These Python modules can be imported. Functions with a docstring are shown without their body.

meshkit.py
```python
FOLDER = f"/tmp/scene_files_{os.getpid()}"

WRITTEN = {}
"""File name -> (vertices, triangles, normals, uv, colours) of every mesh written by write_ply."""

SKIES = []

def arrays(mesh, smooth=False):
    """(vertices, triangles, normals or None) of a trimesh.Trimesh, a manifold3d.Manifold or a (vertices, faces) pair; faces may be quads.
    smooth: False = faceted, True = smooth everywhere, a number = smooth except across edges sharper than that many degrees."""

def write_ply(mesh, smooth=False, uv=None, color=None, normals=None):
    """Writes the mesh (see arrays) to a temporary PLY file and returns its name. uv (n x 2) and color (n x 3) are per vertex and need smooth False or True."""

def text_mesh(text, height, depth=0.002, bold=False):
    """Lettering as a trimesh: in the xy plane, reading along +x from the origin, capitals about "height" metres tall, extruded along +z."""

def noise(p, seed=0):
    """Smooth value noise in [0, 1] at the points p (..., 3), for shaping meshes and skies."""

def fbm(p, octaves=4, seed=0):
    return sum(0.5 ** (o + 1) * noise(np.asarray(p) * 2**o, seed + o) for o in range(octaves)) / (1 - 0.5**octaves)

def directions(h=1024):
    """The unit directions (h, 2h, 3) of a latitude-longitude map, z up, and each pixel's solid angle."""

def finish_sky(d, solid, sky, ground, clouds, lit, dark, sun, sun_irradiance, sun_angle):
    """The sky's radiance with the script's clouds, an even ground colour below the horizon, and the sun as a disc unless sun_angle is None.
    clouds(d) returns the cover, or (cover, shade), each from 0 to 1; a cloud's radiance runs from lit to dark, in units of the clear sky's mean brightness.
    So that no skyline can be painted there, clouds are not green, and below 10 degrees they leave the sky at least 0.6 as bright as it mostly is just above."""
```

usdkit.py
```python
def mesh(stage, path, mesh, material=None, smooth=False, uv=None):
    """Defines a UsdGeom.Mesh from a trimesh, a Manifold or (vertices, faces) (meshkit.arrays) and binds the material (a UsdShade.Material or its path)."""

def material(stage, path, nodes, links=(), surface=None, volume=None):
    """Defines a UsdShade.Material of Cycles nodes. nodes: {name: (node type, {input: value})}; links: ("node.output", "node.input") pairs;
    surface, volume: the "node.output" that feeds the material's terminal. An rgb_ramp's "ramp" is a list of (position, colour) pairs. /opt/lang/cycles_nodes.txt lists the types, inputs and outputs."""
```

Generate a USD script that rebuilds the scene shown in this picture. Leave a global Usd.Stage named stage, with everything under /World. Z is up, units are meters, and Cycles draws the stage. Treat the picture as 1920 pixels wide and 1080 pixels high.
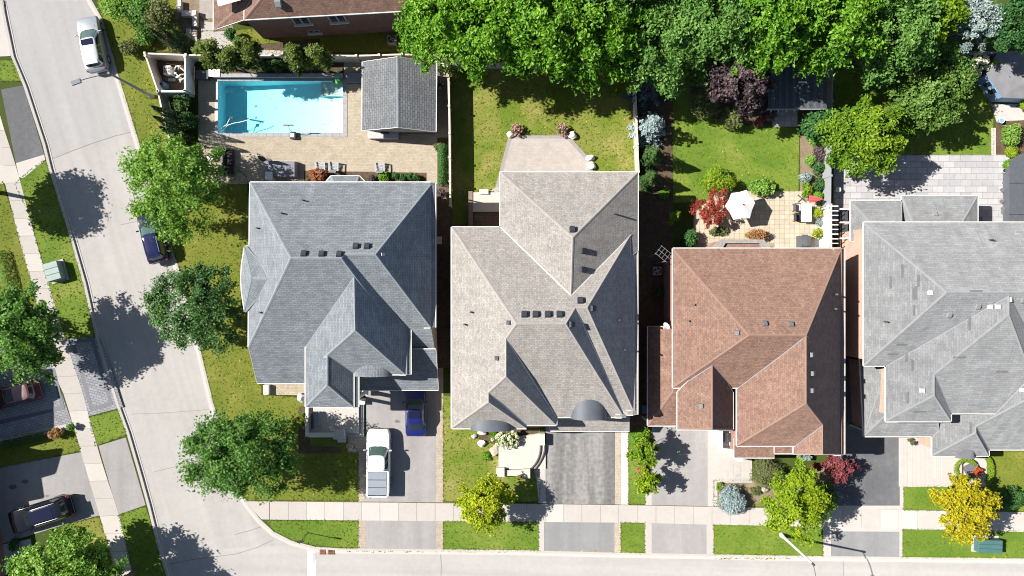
import math, random, numpy as np, trimesh, usdkit, meshkit
import manifold3d as m3
from shapely.geometry import Polygon, LineString, Point, MultiPolygon, box as sbox
from shapely.ops import unary_union
from shapely import affinity
from pxr import Usd, UsdGeom, UsdLux, UsdShade, Sdf, Gf, Vt

stage = Usd.Stage.CreateInMemory()
UsdGeom.SetStageUpAxis(stage, UsdGeom.Tokens.z)
UsdGeom.SetStageMetersPerUnit(stage, 1.0)
world = UsdGeom.Xform.Define(stage, '/World')
stage.SetDefaultPrim(world.GetPrim())
UsdGeom.Scope.Define(stage, '/World/Looks')

# ---------------------------------------------------------------- camera, sky, sun
H, F = 64.0, 1408.0                 # drone height (m); focal length in photo pixels (1920 wide)
EXPOSURE = 1.02
SUN_EL, SUN_AZ = math.radians(43.6), math.radians(168.5)   # azimuth counter-clockwise from +x
SUN_I, SKY_S = 1.25, 0.05
cam = UsdGeom.Camera.Define(stage, '/World/camera')
cam.AddTranslateOp().Set((0, 0, H))
cam.CreateHorizontalApertureAttr(36.0); cam.CreateVerticalApertureAttr(20.25)
cam.CreateFocalLengthAttr(36.0 * F / 1920.0)
cam.CreateClippingRangeAttr((0.5, 2000)); cam.CreateExposureAttr(EXPOSURE)
sun_dir = np.array([math.cos(SUN_AZ) * math.cos(SUN_EL), math.sin(SUN_AZ) * math.cos(SUN_EL), math.sin(SUN_EL)])
sun = UsdLux.DistantLight.Define(stage, '/World/sun')
sun.CreateIntensityAttr(SUN_I); sun.CreateAngleAttr(0.53); sun.CreateNormalizeAttr(True)
sun.CreateColorAttr((1.0, 0.955, 0.885))
z_ = Gf.Vec3d(*sun_dir.tolist())
q = Gf.Rotation(Gf.Vec3d(0, 0, 1), z_)
sun.AddOrientOp().Set(Gf.Quatf(q.GetQuat()))
sky = UsdLux.DomeLight.Define(stage, '/World/sky')
skm = usdkit.material(stage, '/World/Looks/sky_air', {
    's': ('sky_texture', {'sky_type': 'single_scattering', 'sun_disc': False, 'sun_elevation': SUN_EL,
                          'sun_rotation': math.atan2(sun_dir[0], sun_dir[1]), 'air_density': 1.0, 'aerosol_density': 1.0}),
    'b': ('background_shader', {'strength': SKY_S})}, [('s.color', 'b.color')], surface='b.background')
UsdShade.MaterialBindingAPI.Apply(sky.GetPrim()).Bind(skm)
sky.GetPrim().SetCustomDataByKey('kind', 'structure')

# ---------------------------------------------------------------- helpers
def P(u, v, z=0.0):
    "photo pixel seen at height z -> world point"
    k = (H - z) / F
    return np.array([(u - 960) * k, (540 - v) * k, z])
def PX(pts, z=0.0): return [tuple(P(u, v, z)[:2]) for u, v in pts]
def zslope(u_edge, z_edge, u_ridge, s):
    "height of a ridge seen at column/row offset u_ridge (pixels from centre) rising with slope s from an eave"
    xe = u_edge * (H - z_edge) / F
    lo, hi = z_edge, z_edge + 9
    for _ in range(50):
        m = (lo + hi) / 2
        if m - z_edge < s * abs(u_ridge * (H - m) / F - xe): lo = m
        else: hi = m
    return lo
used = {}
def unique(path):
    n = used.get(path, 0); used[path] = n + 1
    return path if n == 0 else f'{path}_{n:03d}'
def setd(prim, **kw):
    for k, v in kw.items():
        if v is not None: prim.SetCustomDataByKey(k, v)
def put(path, mesh, mat, smooth=False, uv=None, tone=None):
    g = usdkit.mesh(stage, path, mesh, mat, smooth=smooth, uv=uv)
    g.CreateDoubleSidedAttr(True)
    if tone is not None:
        UsdGeom.PrimvarsAPI(g).CreatePrimvar('tone', Sdf.ValueTypeNames.FloatArray, 'vertex').Set(Vt.FloatArray.FromNumpy(np.asarray(tone, np.float32)))
    return g
def planar(v, f):
    "unweld a mesh and give every face metric coordinates along its horizontal and its slope"
    v, f = np.asarray(v, float), np.asarray(f)
    t = v[f]; n = np.cross(t[:, 1] - t[:, 0], t[:, 2] - t[:, 0]); n /= np.maximum(np.linalg.norm(n, axis=1, keepdims=True), 1e-12)
    h = np.cross([0, 0, 1.0], n); l = np.linalg.norm(h, axis=1, keepdims=True)
    h = np.where(l > 1e-3, h / np.maximum(l, 1e-9), [1.0, 0, 0]); b = np.cross(n, h)
    uv = np.stack([np.einsum('ijk,ik->ij', t, h), np.einsum('ijk,ik->ij', t, b)], -1).reshape(-1, 2)
    return t.reshape(-1, 3), np.arange(len(f) * 3).reshape(-1, 3), uv
def arr(mesh):
    if isinstance(mesh, MB): return mesh.get()
    if hasattr(mesh, 'to_mesh'):
        m = mesh.to_mesh(); return np.array(m.vert_properties[:, :3], float), np.array(m.tri_verts)
    if isinstance(mesh, trimesh.Trimesh): return np.array(mesh.vertices), np.array(mesh.faces)
    return np.asarray(mesh[0], float), np.asarray(mesh[1])
class Thing:
    "an Xform at the thing's base whose children are its parts; meshes are given in world coordinates unless local=True"
    def __init__(s, name, label, cat, loc=(0, 0, 0), rotz=0.0, group=None, local=False, scale=1.0, kind=None):
        s.path = unique('/World/' + name); s.loc = np.array([float(loc[0]), float(loc[1]), float(loc[2]) if len(loc) > 2 else 0.0]); s.local = local; s.name = name
        x = UsdGeom.Xform.Define(stage, s.path)
        x.AddTranslateOp().Set(tuple(s.loc)); x.AddRotateZOp().Set(math.degrees(rotz)); x.AddScaleOp().Set((scale,) * 3)
        s.prim = x.GetPrim(); setd(s.prim, label=label, category=cat, group=group, kind=kind); s.group = group
    def part(s, name, mesh, mat, parent=None, label=None, smooth=False, uv=False, tone=None, kind=None):
        v, f = arr(mesh)
        if not s.local: v = v - s.loc
        path = unique((parent or s.path) + '/' + name)
        uvs = None
        if uv: v, f, uvs = planar(v, f); smooth = False
        g = put(path, (v, f), mat, smooth, uvs, tone)
        setd(g.GetPrim(), label=label, kind=kind)
        return path
    def copy(s, loc, rotz=0.0, label=None, scale=1.0, group=None):
        path = unique('/World/' + s.name)
        x = UsdGeom.Xform.Define(stage, path)
        x.AddTranslateOp().Set((float(loc[0]), float(loc[1]), float(loc[2]) if len(loc) > 2 else 0.0)); x.AddRotateZOp().Set(math.degrees(rotz)); x.AddScaleOp().Set((scale,) * 3)
        p = x.GetPrim(); p.GetReferences().AddInternalReference(s.path); p.SetInstanceable(True)
        setd(p, label=label, group=group or s.group)
        return p
def struct(name, mesh, mat, parent=None, smooth=False, uv=False, kind='structure', label=None):
    v, f = arr(mesh); uvs = None
    if uv: v, f, uvs = planar(v, f)
    path = unique((parent or '/World') + '/' + name)
    g = put(path, (v, f), mat, smooth, uvs)
    if parent is None: setd(g.GetPrim(), kind=kind, label=label)
    return path
def group_struct(name):
    path = unique('/World/' + name); x = UsdGeom.Xform.Define(stage, path); setd(x.GetPrim(), kind='structure'); return path

class MB:
    "collects simple solids into one mesh"
    def __init__(s): s.v, s.f, s.n = [], [], 0
    def add(s, v, f):
        v = np.asarray(v, float); f = np.asarray(f, int)
        s.v.append(v); s.f.append(f + s.n); s.n += len(v); return s
    def mesh(s, m):
        return s.add(*arr(m))
    def box(s, c, size, rot=0.0, tilt=None):
        x, y, z = np.array(size) / 2.0
        v = np.array([[sx * x, sy * y, sz * z] for sz in (-1, 1) for sy in (-1, 1) for sx in (-1, 1)])
        f = [[0, 2, 1], [1, 2, 3], [4, 5, 6], [5, 7, 6], [0, 1, 4], [1, 5, 4], [2, 6, 3], [3, 6, 7], [0, 4, 2], [2, 4, 6], [1, 3, 5], [3, 7, 5]]
        if tilt is not None:
            a = tilt; R = np.array([[1, 0, 0], [0, math.cos(a), -math.sin(a)], [0, math.sin(a), math.cos(a)]]); v = v @ R.T
        if rot: c_, s_ = math.cos(rot), math.sin(rot); v = v @ np.array([[c_, -s_, 0], [s_, c_, 0], [0, 0, 1]]).T
        return s.add(v + np.asarray(c, float), f)
    def rbox(s, c, size, r, rot=0.0):
        "box with rounded edges"
        x, y, z = [max(a / 2.0 - r, 1e-3) for a in size]
        sph = trimesh.creation.icosphere(subdivisions=1, radius=r).vertices
        pts = np.concatenate([sph + np.array([sx * x, sy * y, sz * z]) for sx in (-1, 1) for sy in (-1, 1) for sz in (-1, 1)])
        if rot: c_, s_ = math.cos(rot), math.sin(rot); pts = pts @ np.array([[c_, -s_, 0], [s_, c_, 0], [0, 0, 1]]).T
        return s.mesh(m3.Manifold.hull_points(pts + np.asarray(c, float)))
    def tube(s, pts, r, n=8, cap=True):
        pts = np.asarray(pts, float); r = np.broadcast_to(np.asarray(r, float), (len(pts),))
        v, f = [], []
        for i, p in enumerate(pts):
            d = pts[min(i + 1, len(pts) - 1)] - pts[max(i - 1, 0)]; d = d / max(np.linalg.norm(d), 1e-9)
            a = np.cross(d, [0, 0, 1.0]) if abs(d[2]) < 0.95 else np.cross(d, [1.0, 0, 0]); a /= np.linalg.norm(a); b = np.cross(d, a)
            for k in range(n):
                t = 2 * math.pi * k / n; v.append(p + r[i] * (math.cos(t) * a + math.sin(t) * b))
        for i in range(len(pts) - 1):
            for k in range(n):
                a0, a1 = i * n + k, i * n + (k + 1) % n; b0, b1 = a0 + n, a1 + n
                f += [[a0, a1, b1], [a0, b1, b0]]
        if cap:
            for base, sg in ((0, -1), ((len(pts) - 1) * n, 1)):
                for k in range(1, n - 1): f.append([base, base + k, base + k + 1] if sg > 0 else [base, base + k + 1, base + k])
        return s.add(v, f)
    def prism(s, poly, z0, z1):
        for g in getattr(poly, 'geoms', [poly]):
            if g.is_empty or g.area < 1e-6: continue
            m = trimesh.creation.extrude_polygon(g, z1 - z0, engine='earcut'); m.apply_translation([0, 0, z0]); s.mesh(m)
        return s
    def sheet(s, poly, z):
        for g in getattr(poly, 'geoms', [poly]):
            if g.is_empty or g.area < 1e-6: continue
            v, f = trimesh.creation.triangulate_polygon(g, engine='earcut')
            v3 = np.column_stack([v, np.full(len(v), z)]); t = v3[f]
            up = np.cross(t[:, 1] - t[:, 0], t[:, 2] - t[:, 0])[:, 2] > 0
            f = np.where(up[:, None], f, f[:, ::-1]); s.add(v3, f)
        return s
    def get(s): return np.concatenate(s.v), np.concatenate(s.f)
def poly(px, z=0.0): return Polygon(PX(px, z)).buffer(0)
def rect(u0, v0, u1, v1, z=0.0): return poly([(u0, v0), (u1, v0), (u1, v1), (u0, v1)], z)
def hull(pts): return m3.Manifold.hull_points(np.asarray(pts, float))
def strip(px, w, z=0.0): return LineString(PX(px, z)).buffer(w / 2.0, cap_style=2)

# ---------------------------------------------------------------- materials
def L(n): return '/World/Looks/' + n
def mat(name, c, rough=0.7, var=0.15, scale=3.0, bump=0.0, bscale=40.0, metal=0.0, spec=0.4, c2=None, worldpos=False, detail=5, coat=0.0):
    c = np.array(c, float); lo, hi = (c * (1 - var), c * (1 + var)) if c2 is None else (c, np.array(c2, float))
    nodes = {'t': ('geometry', {}) if worldpos else ('texture_coordinate', {}), 'n': ('noise_texture', {'scale': scale, 'detail': float(detail), 'roughness': 0.6}),
             'r': ('rgb_ramp', {'ramp': [(0.3, lo), (0.7, hi)]}), 'p': ('principled_bsdf', {'roughness': rough, 'metallic': metal, 'specular_ior_level': spec, 'coat_weight': coat, 'diffuse_roughness': 0.5 if rough > 0.84 else 0.0})}
    src = 't.position' if worldpos else 't.object'
    links = [(src, 'n.vector'), ('n.fac', 'r.fac'), ('r.color', 'p.base_color')]
    if bump:
        nodes['bn'] = ('noise_texture', {'scale': bscale, 'detail': 4.0}); nodes['b'] = ('bump', {'strength': bump, 'distance': 0.03})
        links += [(src, 'bn.vector'), ('bn.fac', 'b.height'), ('b.normal', 'p.normal')]
    return usdkit.material(stage, L(name), nodes, links, surface='p.BSDF')
def ground_mat(name, stops, s1=0.5, s2=9.0, fine=60.0, bump=0.5, rough=0.9, mixw=0.5, speck=None, spec=0.2, dist=0.04, tread=None, tamp=0.07):
    "two noises mixed -> ramp, with fine speckle multiplied in"
    nodes = {'g': ('geometry', {}), 'a': ('noise_texture', {'scale': s1, 'detail': 6.0, 'roughness': 0.6, 'distortion': 0.6}), 'b': ('noise_texture', {'scale': s2, 'detail': 5.0, 'roughness': 0.7}),
             'm': ('mix_float', {'fac': mixw}), 'r': ('rgb_ramp', {'ramp': stops}), 'f': ('noise_texture', {'scale': fine, 'detail': 3.0}),
             'fr': ('rgb_ramp', {'ramp': speck or [(0.3, (0.72,) * 3), (0.7, (1.22,) * 3)]}), 'x': ('mix_color', {'blend_type': 'multiply', 'fac': 1.0, 'use_clamp': False}),
             'bp': ('bump', {'strength': bump, 'distance': dist}), 'p': ('principled_bsdf', {'roughness': rough, 'specular_ior_level': spec, 'diffuse_roughness': 0.25})}
    links = [('g.position', 'a.vector'), ('g.position', 'b.vector'), ('g.position', 'f.vector'), ('a.fac', 'm.a'), ('b.fac', 'm.b'), ('m.result', 'r.fac'),
             ('r.color', 'x.a'), ('f.fac', 'fr.fac'), ('fr.color', 'x.b'), ('x.result', 'p.base_color'), ('f.fac', 'bp.height'), ('bp.normal', 'p.normal')]
    if tread is not None:      # long faint wheel marks along the direction of travel (radians)
        nodes.update({'rm': ('mapping', {'mapping_type': 'point', 'rotation': (0, 0, tread)}), 'tm': ('mapping', {'scale': (0.95, 0.035, 1.0)}), 'tn': ('noise_texture', {'scale': 1.0, 'detail': 3.0, 'roughness': 0.6}), 'tr': ('rgb_ramp', {'ramp': [(0.3, (1 - tamp,) * 3), (0.7, (1 + tamp,) * 3)]}), 'ty': ('mix_color', {'blend_type': 'multiply', 'fac': 1.0, 'use_clamp': False})})
        links = [l for l in links if l != ('x.result', 'p.base_color')] + [('g.position', 'rm.vector'), ('rm.vector', 'tm.vector'), ('tm.vector', 'tn.vector'), ('tn.fac', 'tr.fac'), ('x.result', 'ty.a'), ('tr.color', 'ty.b'), ('ty.result', 'p.base_color')]
    return usdkit.material(stage, L(name), nodes, links, surface='p.BSDF')
def bricky(name, c1, c2, mortar, w, h, ms=0.01, rough=0.85, bump=0.4, offset=0.5, uv=True, nvar=0.2, nscale=1.2, fine=25.0, rot=0.0, smooth=0.3, dist=0.02, bias=0.0, streak=0.0):
    "rows of shingles, bricks or pavers in metric face coordinates"
    nodes = {'t': ('texture_coordinate', {}), 'g': ('geometry', {}), 'mp': ('mapping', {'rotation': (0, 0, rot)}),
             'k': ('brick_texture', {'offset': offset, 'color1': c1, 'color2': c2, 'mortar': mortar, 'scale': 1.0, 'mortar_size': ms, 'mortar_smooth': smooth, 'brick_width': w, 'row_height': h, 'bias': bias}),
             'n': ('noise_texture', {'scale': nscale, 'detail': 5.0, 'roughness': 0.65}), 'nr': ('rgb_ramp', {'ramp': [(0.3, (1 - nvar,) * 3), (0.7, (1 + nvar,) * 3)]}),
             'f': ('noise_texture', {'scale': fine, 'detail': 3.0}), 'fr': ('rgb_ramp', {'ramp': [(0.3, (0.8,) * 3), (0.7, (1.2,) * 3)]}),
             'x': ('mix_color', {'blend_type': 'multiply', 'fac': 1.0, 'use_clamp': False}), 'y': ('mix_color', {'blend_type': 'multiply', 'fac': 1.0, 'use_clamp': False}),
             'b': ('bump', {'strength': bump, 'distance': dist, 'invert': True}), 'p': ('principled_bsdf', {'roughness': rough, 'specular_ior_level': 0.2, 'diffuse_roughness': 0.7}), 'sm': ('mapping', {'scale': (1.6, 0.14, 1.0)}), 'sn': ('noise_texture', {'scale': 1.0, 'detail': 4.0, 'roughness': 0.65}), 'sr': ('rgb_ramp', {'ramp': [(0.3, (1 - streak,) * 3), (0.7, (1 + streak,) * 3)]}), 'z': ('mix_color', {'blend_type': 'multiply', 'fac': 1.0, 'use_clamp': False})}
    links = [('t.UV' if uv else 'g.position', 'mp.vector'), ('mp.vector', 'k.vector'), ('g.position', 'n.vector'), ('g.position', 'f.vector'), ('n.fac', 'nr.fac'), ('f.fac', 'fr.fac'),
             ('k.color', 'x.a'), ('nr.color', 'x.b'), ('x.result', 'y.a'), ('fr.color', 'y.b'), ('mp.vector', 'sm.vector'), ('sm.vector', 'sn.vector'), ('sn.fac', 'sr.fac'), ('y.result', 'z.a'), ('sr.color', 'z.b'), ('z.result', 'p.base_color'), ('k.fac', 'b.height'), ('b.normal', 'p.normal')]
    return usdkit.material(stage, L(name), nodes, links, surface='p.BSDF')
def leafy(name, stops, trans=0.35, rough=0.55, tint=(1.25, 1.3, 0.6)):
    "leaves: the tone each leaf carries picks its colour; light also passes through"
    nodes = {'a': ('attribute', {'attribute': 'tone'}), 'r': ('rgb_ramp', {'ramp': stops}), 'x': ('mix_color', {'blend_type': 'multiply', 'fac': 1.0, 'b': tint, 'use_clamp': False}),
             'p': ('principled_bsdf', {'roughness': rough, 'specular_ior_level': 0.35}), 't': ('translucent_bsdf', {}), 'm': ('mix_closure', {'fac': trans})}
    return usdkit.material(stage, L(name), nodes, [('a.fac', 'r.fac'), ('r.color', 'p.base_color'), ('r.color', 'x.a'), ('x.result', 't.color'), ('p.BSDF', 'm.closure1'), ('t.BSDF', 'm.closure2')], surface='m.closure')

GR = lambda *s: list(s)
M_ground = ground_mat('soil_grass', [(0.3, (0.030, 0.050, 0.010)), (0.6, (0.062, 0.085, 0.014)), (0.75, (0.10, 0.105, 0.03))])
M_lawn = ground_mat('lawn_olive', [(0.26, (0.066, 0.105, 0.010)), (0.42, (0.112, 0.148, 0.017)), (0.55, (0.160, 0.172, 0.026)), (0.68, (0.26, 0.235, 0.075))], s1=0.3, s2=5.0, fine=22.0, mixw=.4)
M_lawn_green = ground_mat('lawn_green', [(0.28, (0.052, 0.108, 0.010)), (0.42, (0.088, 0.158, 0.016)), (0.54, (0.135, 0.195, 0.024)), (0.66, (0.215, 0.225, 0.055))], s1=0.25, s2=5.0, fine=22.0, mixw=.4)
M_lawn_dry = ground_mat('lawn_dry', [(0.30, (0.075, 0.130, 0.010)), (0.45, (0.125, 0.175, 0.018)), (0.56, (0.205, 0.205, 0.048)), (0.67, (0.34, 0.285, 0.125))], s1=0.38, s2=6.5, fine=22.0, mixw=.4)
M_road = ground_mat('road_pale_asphalt', [(0.25, (0.315, 0.298, 0.286)), (0.5, (0.365, 0.348, 0.334)), (0.75, (0.405, 0.388, 0.370))], s1=0.18, s2=2.5, fine=45.0, bump=0.12, speck=[(0.3, (0.93,) * 3), (0.7, (1.06,) * 3)], dist=0.01, tread=math.radians(-16.5))
M_road_s = ground_mat('road_pale_asphalt_cross', [(0.25, (0.315, 0.298, 0.286)), (0.5, (0.365, 0.348, 0.334)), (0.75, (0.405, 0.388, 0.370))], s1=0.18, s2=2.5, fine=45.0, bump=0.12, speck=[(0.3, (0.93,) * 3), (0.7, (1.06,) * 3)], dist=0.01, tread=math.radians(91.5))
M_road_old = ground_mat('road_patch_grey', [(0.25, (0.30, 0.295, 0.295)), (0.75, (0.37, 0.36, 0.355))], s1=0.2, s2=2.5, fine=45.0, bump=0.12, speck=[(0.3, (0.93,) * 3), (0.7, (1.06,) * 3)], dist=0.01, tread=math.radians(-16.5))
M_conc = ground_mat('concrete_light', [(0.25, (0.36, 0.332, 0.308)), (0.75, (0.45, 0.418, 0.392))], s1=0.5, s2=4.0, fine=50.0, bump=0.12, speck=[(0.3, (0.94,) * 3), (0.7, (1.05,) * 3)], dist=0.01)
M_conc2 = ground_mat('concrete_pale', [(0.25, (0.41, 0.382, 0.355)), (0.75, (0.50, 0.468, 0.437))], s1=0.5, s2=4.0, fine=50.0, bump=0.12, speck=[(0.3, (0.94,) * 3), (0.7, (1.05,) * 3)], dist=0.01)
M_conc3 = ground_mat('concrete_grey', [(0.25, (0.36, 0.335, 0.315)), (0.75, (0.46, 0.43, 0.40))], s1=0.5, s2=4.0, fine=50.0, bump=0.12, speck=[(0.3, (0.94,) * 3), (0.7, (1.05,) * 3)], dist=0.01)
M_drive = ground_mat('driveway_asphalt', [(0.25, (0.245, 0.235, 0.235)), (0.5, (0.285, 0.272, 0.268)), (0.75, (0.34, 0.325, 0.315))], s1=0.35, s2=2.2, fine=40.0, bump=0.2, speck=[(0.3, (0.88,) * 3), (0.7, (1.1,) * 3)], dist=0.01, tread=0.0, tamp=0.09)
M_drive_dark = ground_mat('driveway_sealed', [(0.25, (0.085, 0.087, 0.095)), (0.5, (0.115, 0.117, 0.125)), (0.75, (0.16, 0.16, 0.165))], s1=0.4, s2=2.5, fine=40.0, bump=0.2, speck=[(0.3, (0.85,) * 3), (0.7, (1.12,) * 3)], dist=0.01, tread=0.0, tamp=0.09)
M_apron = ground_mat('apron_asphalt', [(0.25, (0.19, 0.19, 0.195)), (0.75, (0.25, 0.25, 0.25))], s1=0.4, s2=2.5, fine=40.0, bump=0.2, speck=[(0.3, (0.88,) * 3), (0.7, (1.1,) * 3)], dist=0.01, tread=0.0, tamp=0.09)
M_mulch = ground_mat('mulch', [(0.3, (0.05, 0.035, 0.022)), (0.5, (0.10, 0.07, 0.045)), (0.7, (0.17, 0.12, 0.08))], s1=2.0, s2=12.0, fine=30.0, bump=0.8)
M_dirt = ground_mat('dry_soil', [(0.3, (0.13, 0.10, 0.065)), (0.5, (0.22, 0.17, 0.115)), (0.7, (0.33, 0.26, 0.18))], s1=1.0, s2=9.0, fine=30.0, bump=0.6)
M_gravel = ground_mat('white_gravel', [(0.3, (0.45, 0.43, 0.40)), (0.7, (0.68, 0.65, 0.60))], s1=2.0, s2=14.0, fine=22.0, bump=0.8)
M_paint = ground_mat('road_paint', [(0.3, (0.60, 0.60, 0.58)), (0.7, (0.74, 0.74, 0.72))], s1=1.0, s2=7.0, fine=40.0, bump=0.1, speck=[(0.3, (0.9,) * 3), (0.7, (1.04,) * 3)])
M_crack = mat('tar_crack', (0.15, 0.14, 0.135), worldpos=True)
M_paver_tan = bricky('paver_tan', (0.475, 0.415, 0.325), (0.41, 0.352, 0.272), (0.33, 0.28, 0.215), 0.22, 0.13, 0.008, nvar=0.12, uv=False, bump=0.3)
M_paver_border = bricky('paver_border', (0.44, 0.375, 0.30), (0.385, 0.325, 0.26), (0.29, 0.24, 0.195), 0.15, 0.24, 0.008, nvar=0.12, uv=False, bump=0.3)
M_paver_brown = bricky('paver_brown', (0.17, 0.125, 0.09), (0.13, 0.095, 0.07), (0.07, 0.055, 0.04), 0.22, 0.12, 0.008, nvar=0.25, uv=False, bump=0.3)
M_paver_grey = bricky('paver_grey', (0.36, 0.365, 0.39), (0.30, 0.305, 0.325), (0.12, 0.12, 0.13), 0.42, 0.22, 0.016, nvar=0.12, uv=False, rot=math.radians(16))
M_paver_dark = mat('paver_edge_dark', (0.12, 0.125, 0.14), worldpos=True, scale=6)
M_terrace = bricky('terrace_stone', (0.43, 0.39, 0.36), (0.39, 0.35, 0.325), (0.35, 0.31, 0.285), 0.4, 0.22, 0.006, nvar=0.07, uv=False, bump=0.15)
M_terrace_edge = mat('terrace_edge', (0.25, 0.235, 0.225), worldpos=True, scale=8, var=0.12)
M_coping = mat('pool_coping', (0.27, 0.27, 0.28), worldpos=True, scale=4, var=0.12)
M_tile = [mat(f'patio_tile_{k}', c, worldpos=True, scale=3, var=0.07, bump=0.1) for k, c in (('grey', (0.36, 0.355, 0.36)), ('pale', (0.40, 0.39, 0.39)), ('dull', (0.33, 0.325, 0.335)))]
M_tile_joint = mat('patio_joint', (0.20, 0.20, 0.205), worldpos=True)
M_tan = [mat(f'tan_tile_{k}', c, worldpos=True, scale=3, var=0.07, bump=0.1) for k, c in (('sand', (0.43, 0.365, 0.275)), ('pale', (0.46, 0.395, 0.305)), ('dull', (0.40, 0.34, 0.26)))]
M_tan_joint = mat('tan_joint', (0.28, 0.23, 0.165), worldpos=True)

def shingle(name, a, b, gap, nvar=0.1, w=0.42, h=0.17, ms=0.012, bump=0.5, fine=16.0):
    return bricky(name, a, b, gap, w, h, ms, rough=0.9, bump=bump, nvar=nvar, nscale=0.8, fine=fine, dist=0.015, streak=0.10)
M_sh_blue = shingle('shingle_slate', (0.225, 0.249, 0.268), (0.168, 0.187, 0.203), (0.092, 0.104, 0.118), nvar=0.12)
M_sh_beige = shingle('shingle_beige', (0.318, 0.297, 0.277), (0.255, 0.238, 0.222), (0.19, 0.176, 0.165), nvar=0.10, w=0.24, ms=0.008, fine=9.0)
M_sh_brown = shingle('shingle_brown', (0.245, 0.152, 0.115), (0.178, 0.110, 0.087), (0.125, 0.078, 0.064), nvar=0.12, w=0.24, ms=0.008, fine=9.0)
M_sh_grey = shingle('shingle_grey', (0.215, 0.220, 0.226), (0.172, 0.177, 0.184), (0.13, 0.134, 0.142), nvar=0.12, w=0.5, ms=0.008)
M_sh_shed = shingle('shingle_shed', (0.215, 0.225, 0.235), (0.165, 0.172, 0.182), (0.085, 0.09, 0.10), nvar=0.1, h=0.2, ms=0.02)
M_cap_blue = mat('cap_slate', (0.21, 0.23, 0.247), var=0.12, scale=2.5, rough=0.9)
M_cap_beige = mat('cap_beige', (0.295, 0.275, 0.257), var=0.1, scale=2.5, rough=0.9)
M_cap_brown = mat('cap_brown', (0.222, 0.138, 0.106), var=0.12, scale=2.5, rough=0.9)
M_cap_grey = mat('cap_grey', (0.212, 0.217, 0.224), var=0.1, scale=2.5, rough=0.9)
M_brick_red = bricky('brick_red', (0.20, 0.095, 0.068), (0.145, 0.068, 0.050), (0.22, 0.17, 0.14), 0.25, 0.085, 0.01, nvar=0.15, bump=0.3)
M_brick_pink = bricky('brick_pink', (0.38, 0.235, 0.18), (0.33, 0.20, 0.155), (0.36, 0.28, 0.235), 0.25, 0.085, 0.01, nvar=0.1, bump=0.3)
M_brick_tan = bricky('brick_tan', (0.33, 0.26, 0.19), (0.28, 0.22, 0.165), (0.34, 0.30, 0.25), 0.25, 0.085, 0.01, nvar=0.12, bump=0.3)
M_brick_maroon = bricky('brick_maroon', (0.24, 0.13, 0.105), (0.19, 0.10, 0.082), (0.24, 0.19, 0.16), 0.25, 0.085, 0.01, nvar=0.15, bump=0.3)
M_vent_dark = mat('vent_dark', (0.03, 0.034, 0.045), rough=0.7, var=0.15)
M_vent = mat('vent_grey', (0.125, 0.13, 0.138), rough=0.6, var=0.15)
M_gutter = mat('gutter_white', (0.52, 0.51, 0.49), rough=0.5, var=0.10, scale=1.5)
M_white = mat('white_trim', (0.70, 0.69, 0.67), rough=0.45, var=0.04)
M_offwhite = mat('offwhite_stone', (0.56, 0.53, 0.48), rough=0.8, var=0.1, scale=5, bump=0.2)
M_cream = mat('cream_wood', (0.52, 0.46, 0.385), rough=0.75, var=0.12, scale=6)
M_grey_wood = mat('weathered_wood', (0.26, 0.245, 0.23), rough=0.85, var=0.2, scale=6)
M_soffit = mat('soffit', (0.42, 0.40, 0.37), rough=0.7, var=0.05)
M_black = mat('black_plastic', (0.018, 0.018, 0.02), rough=0.45, var=0.2)
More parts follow.
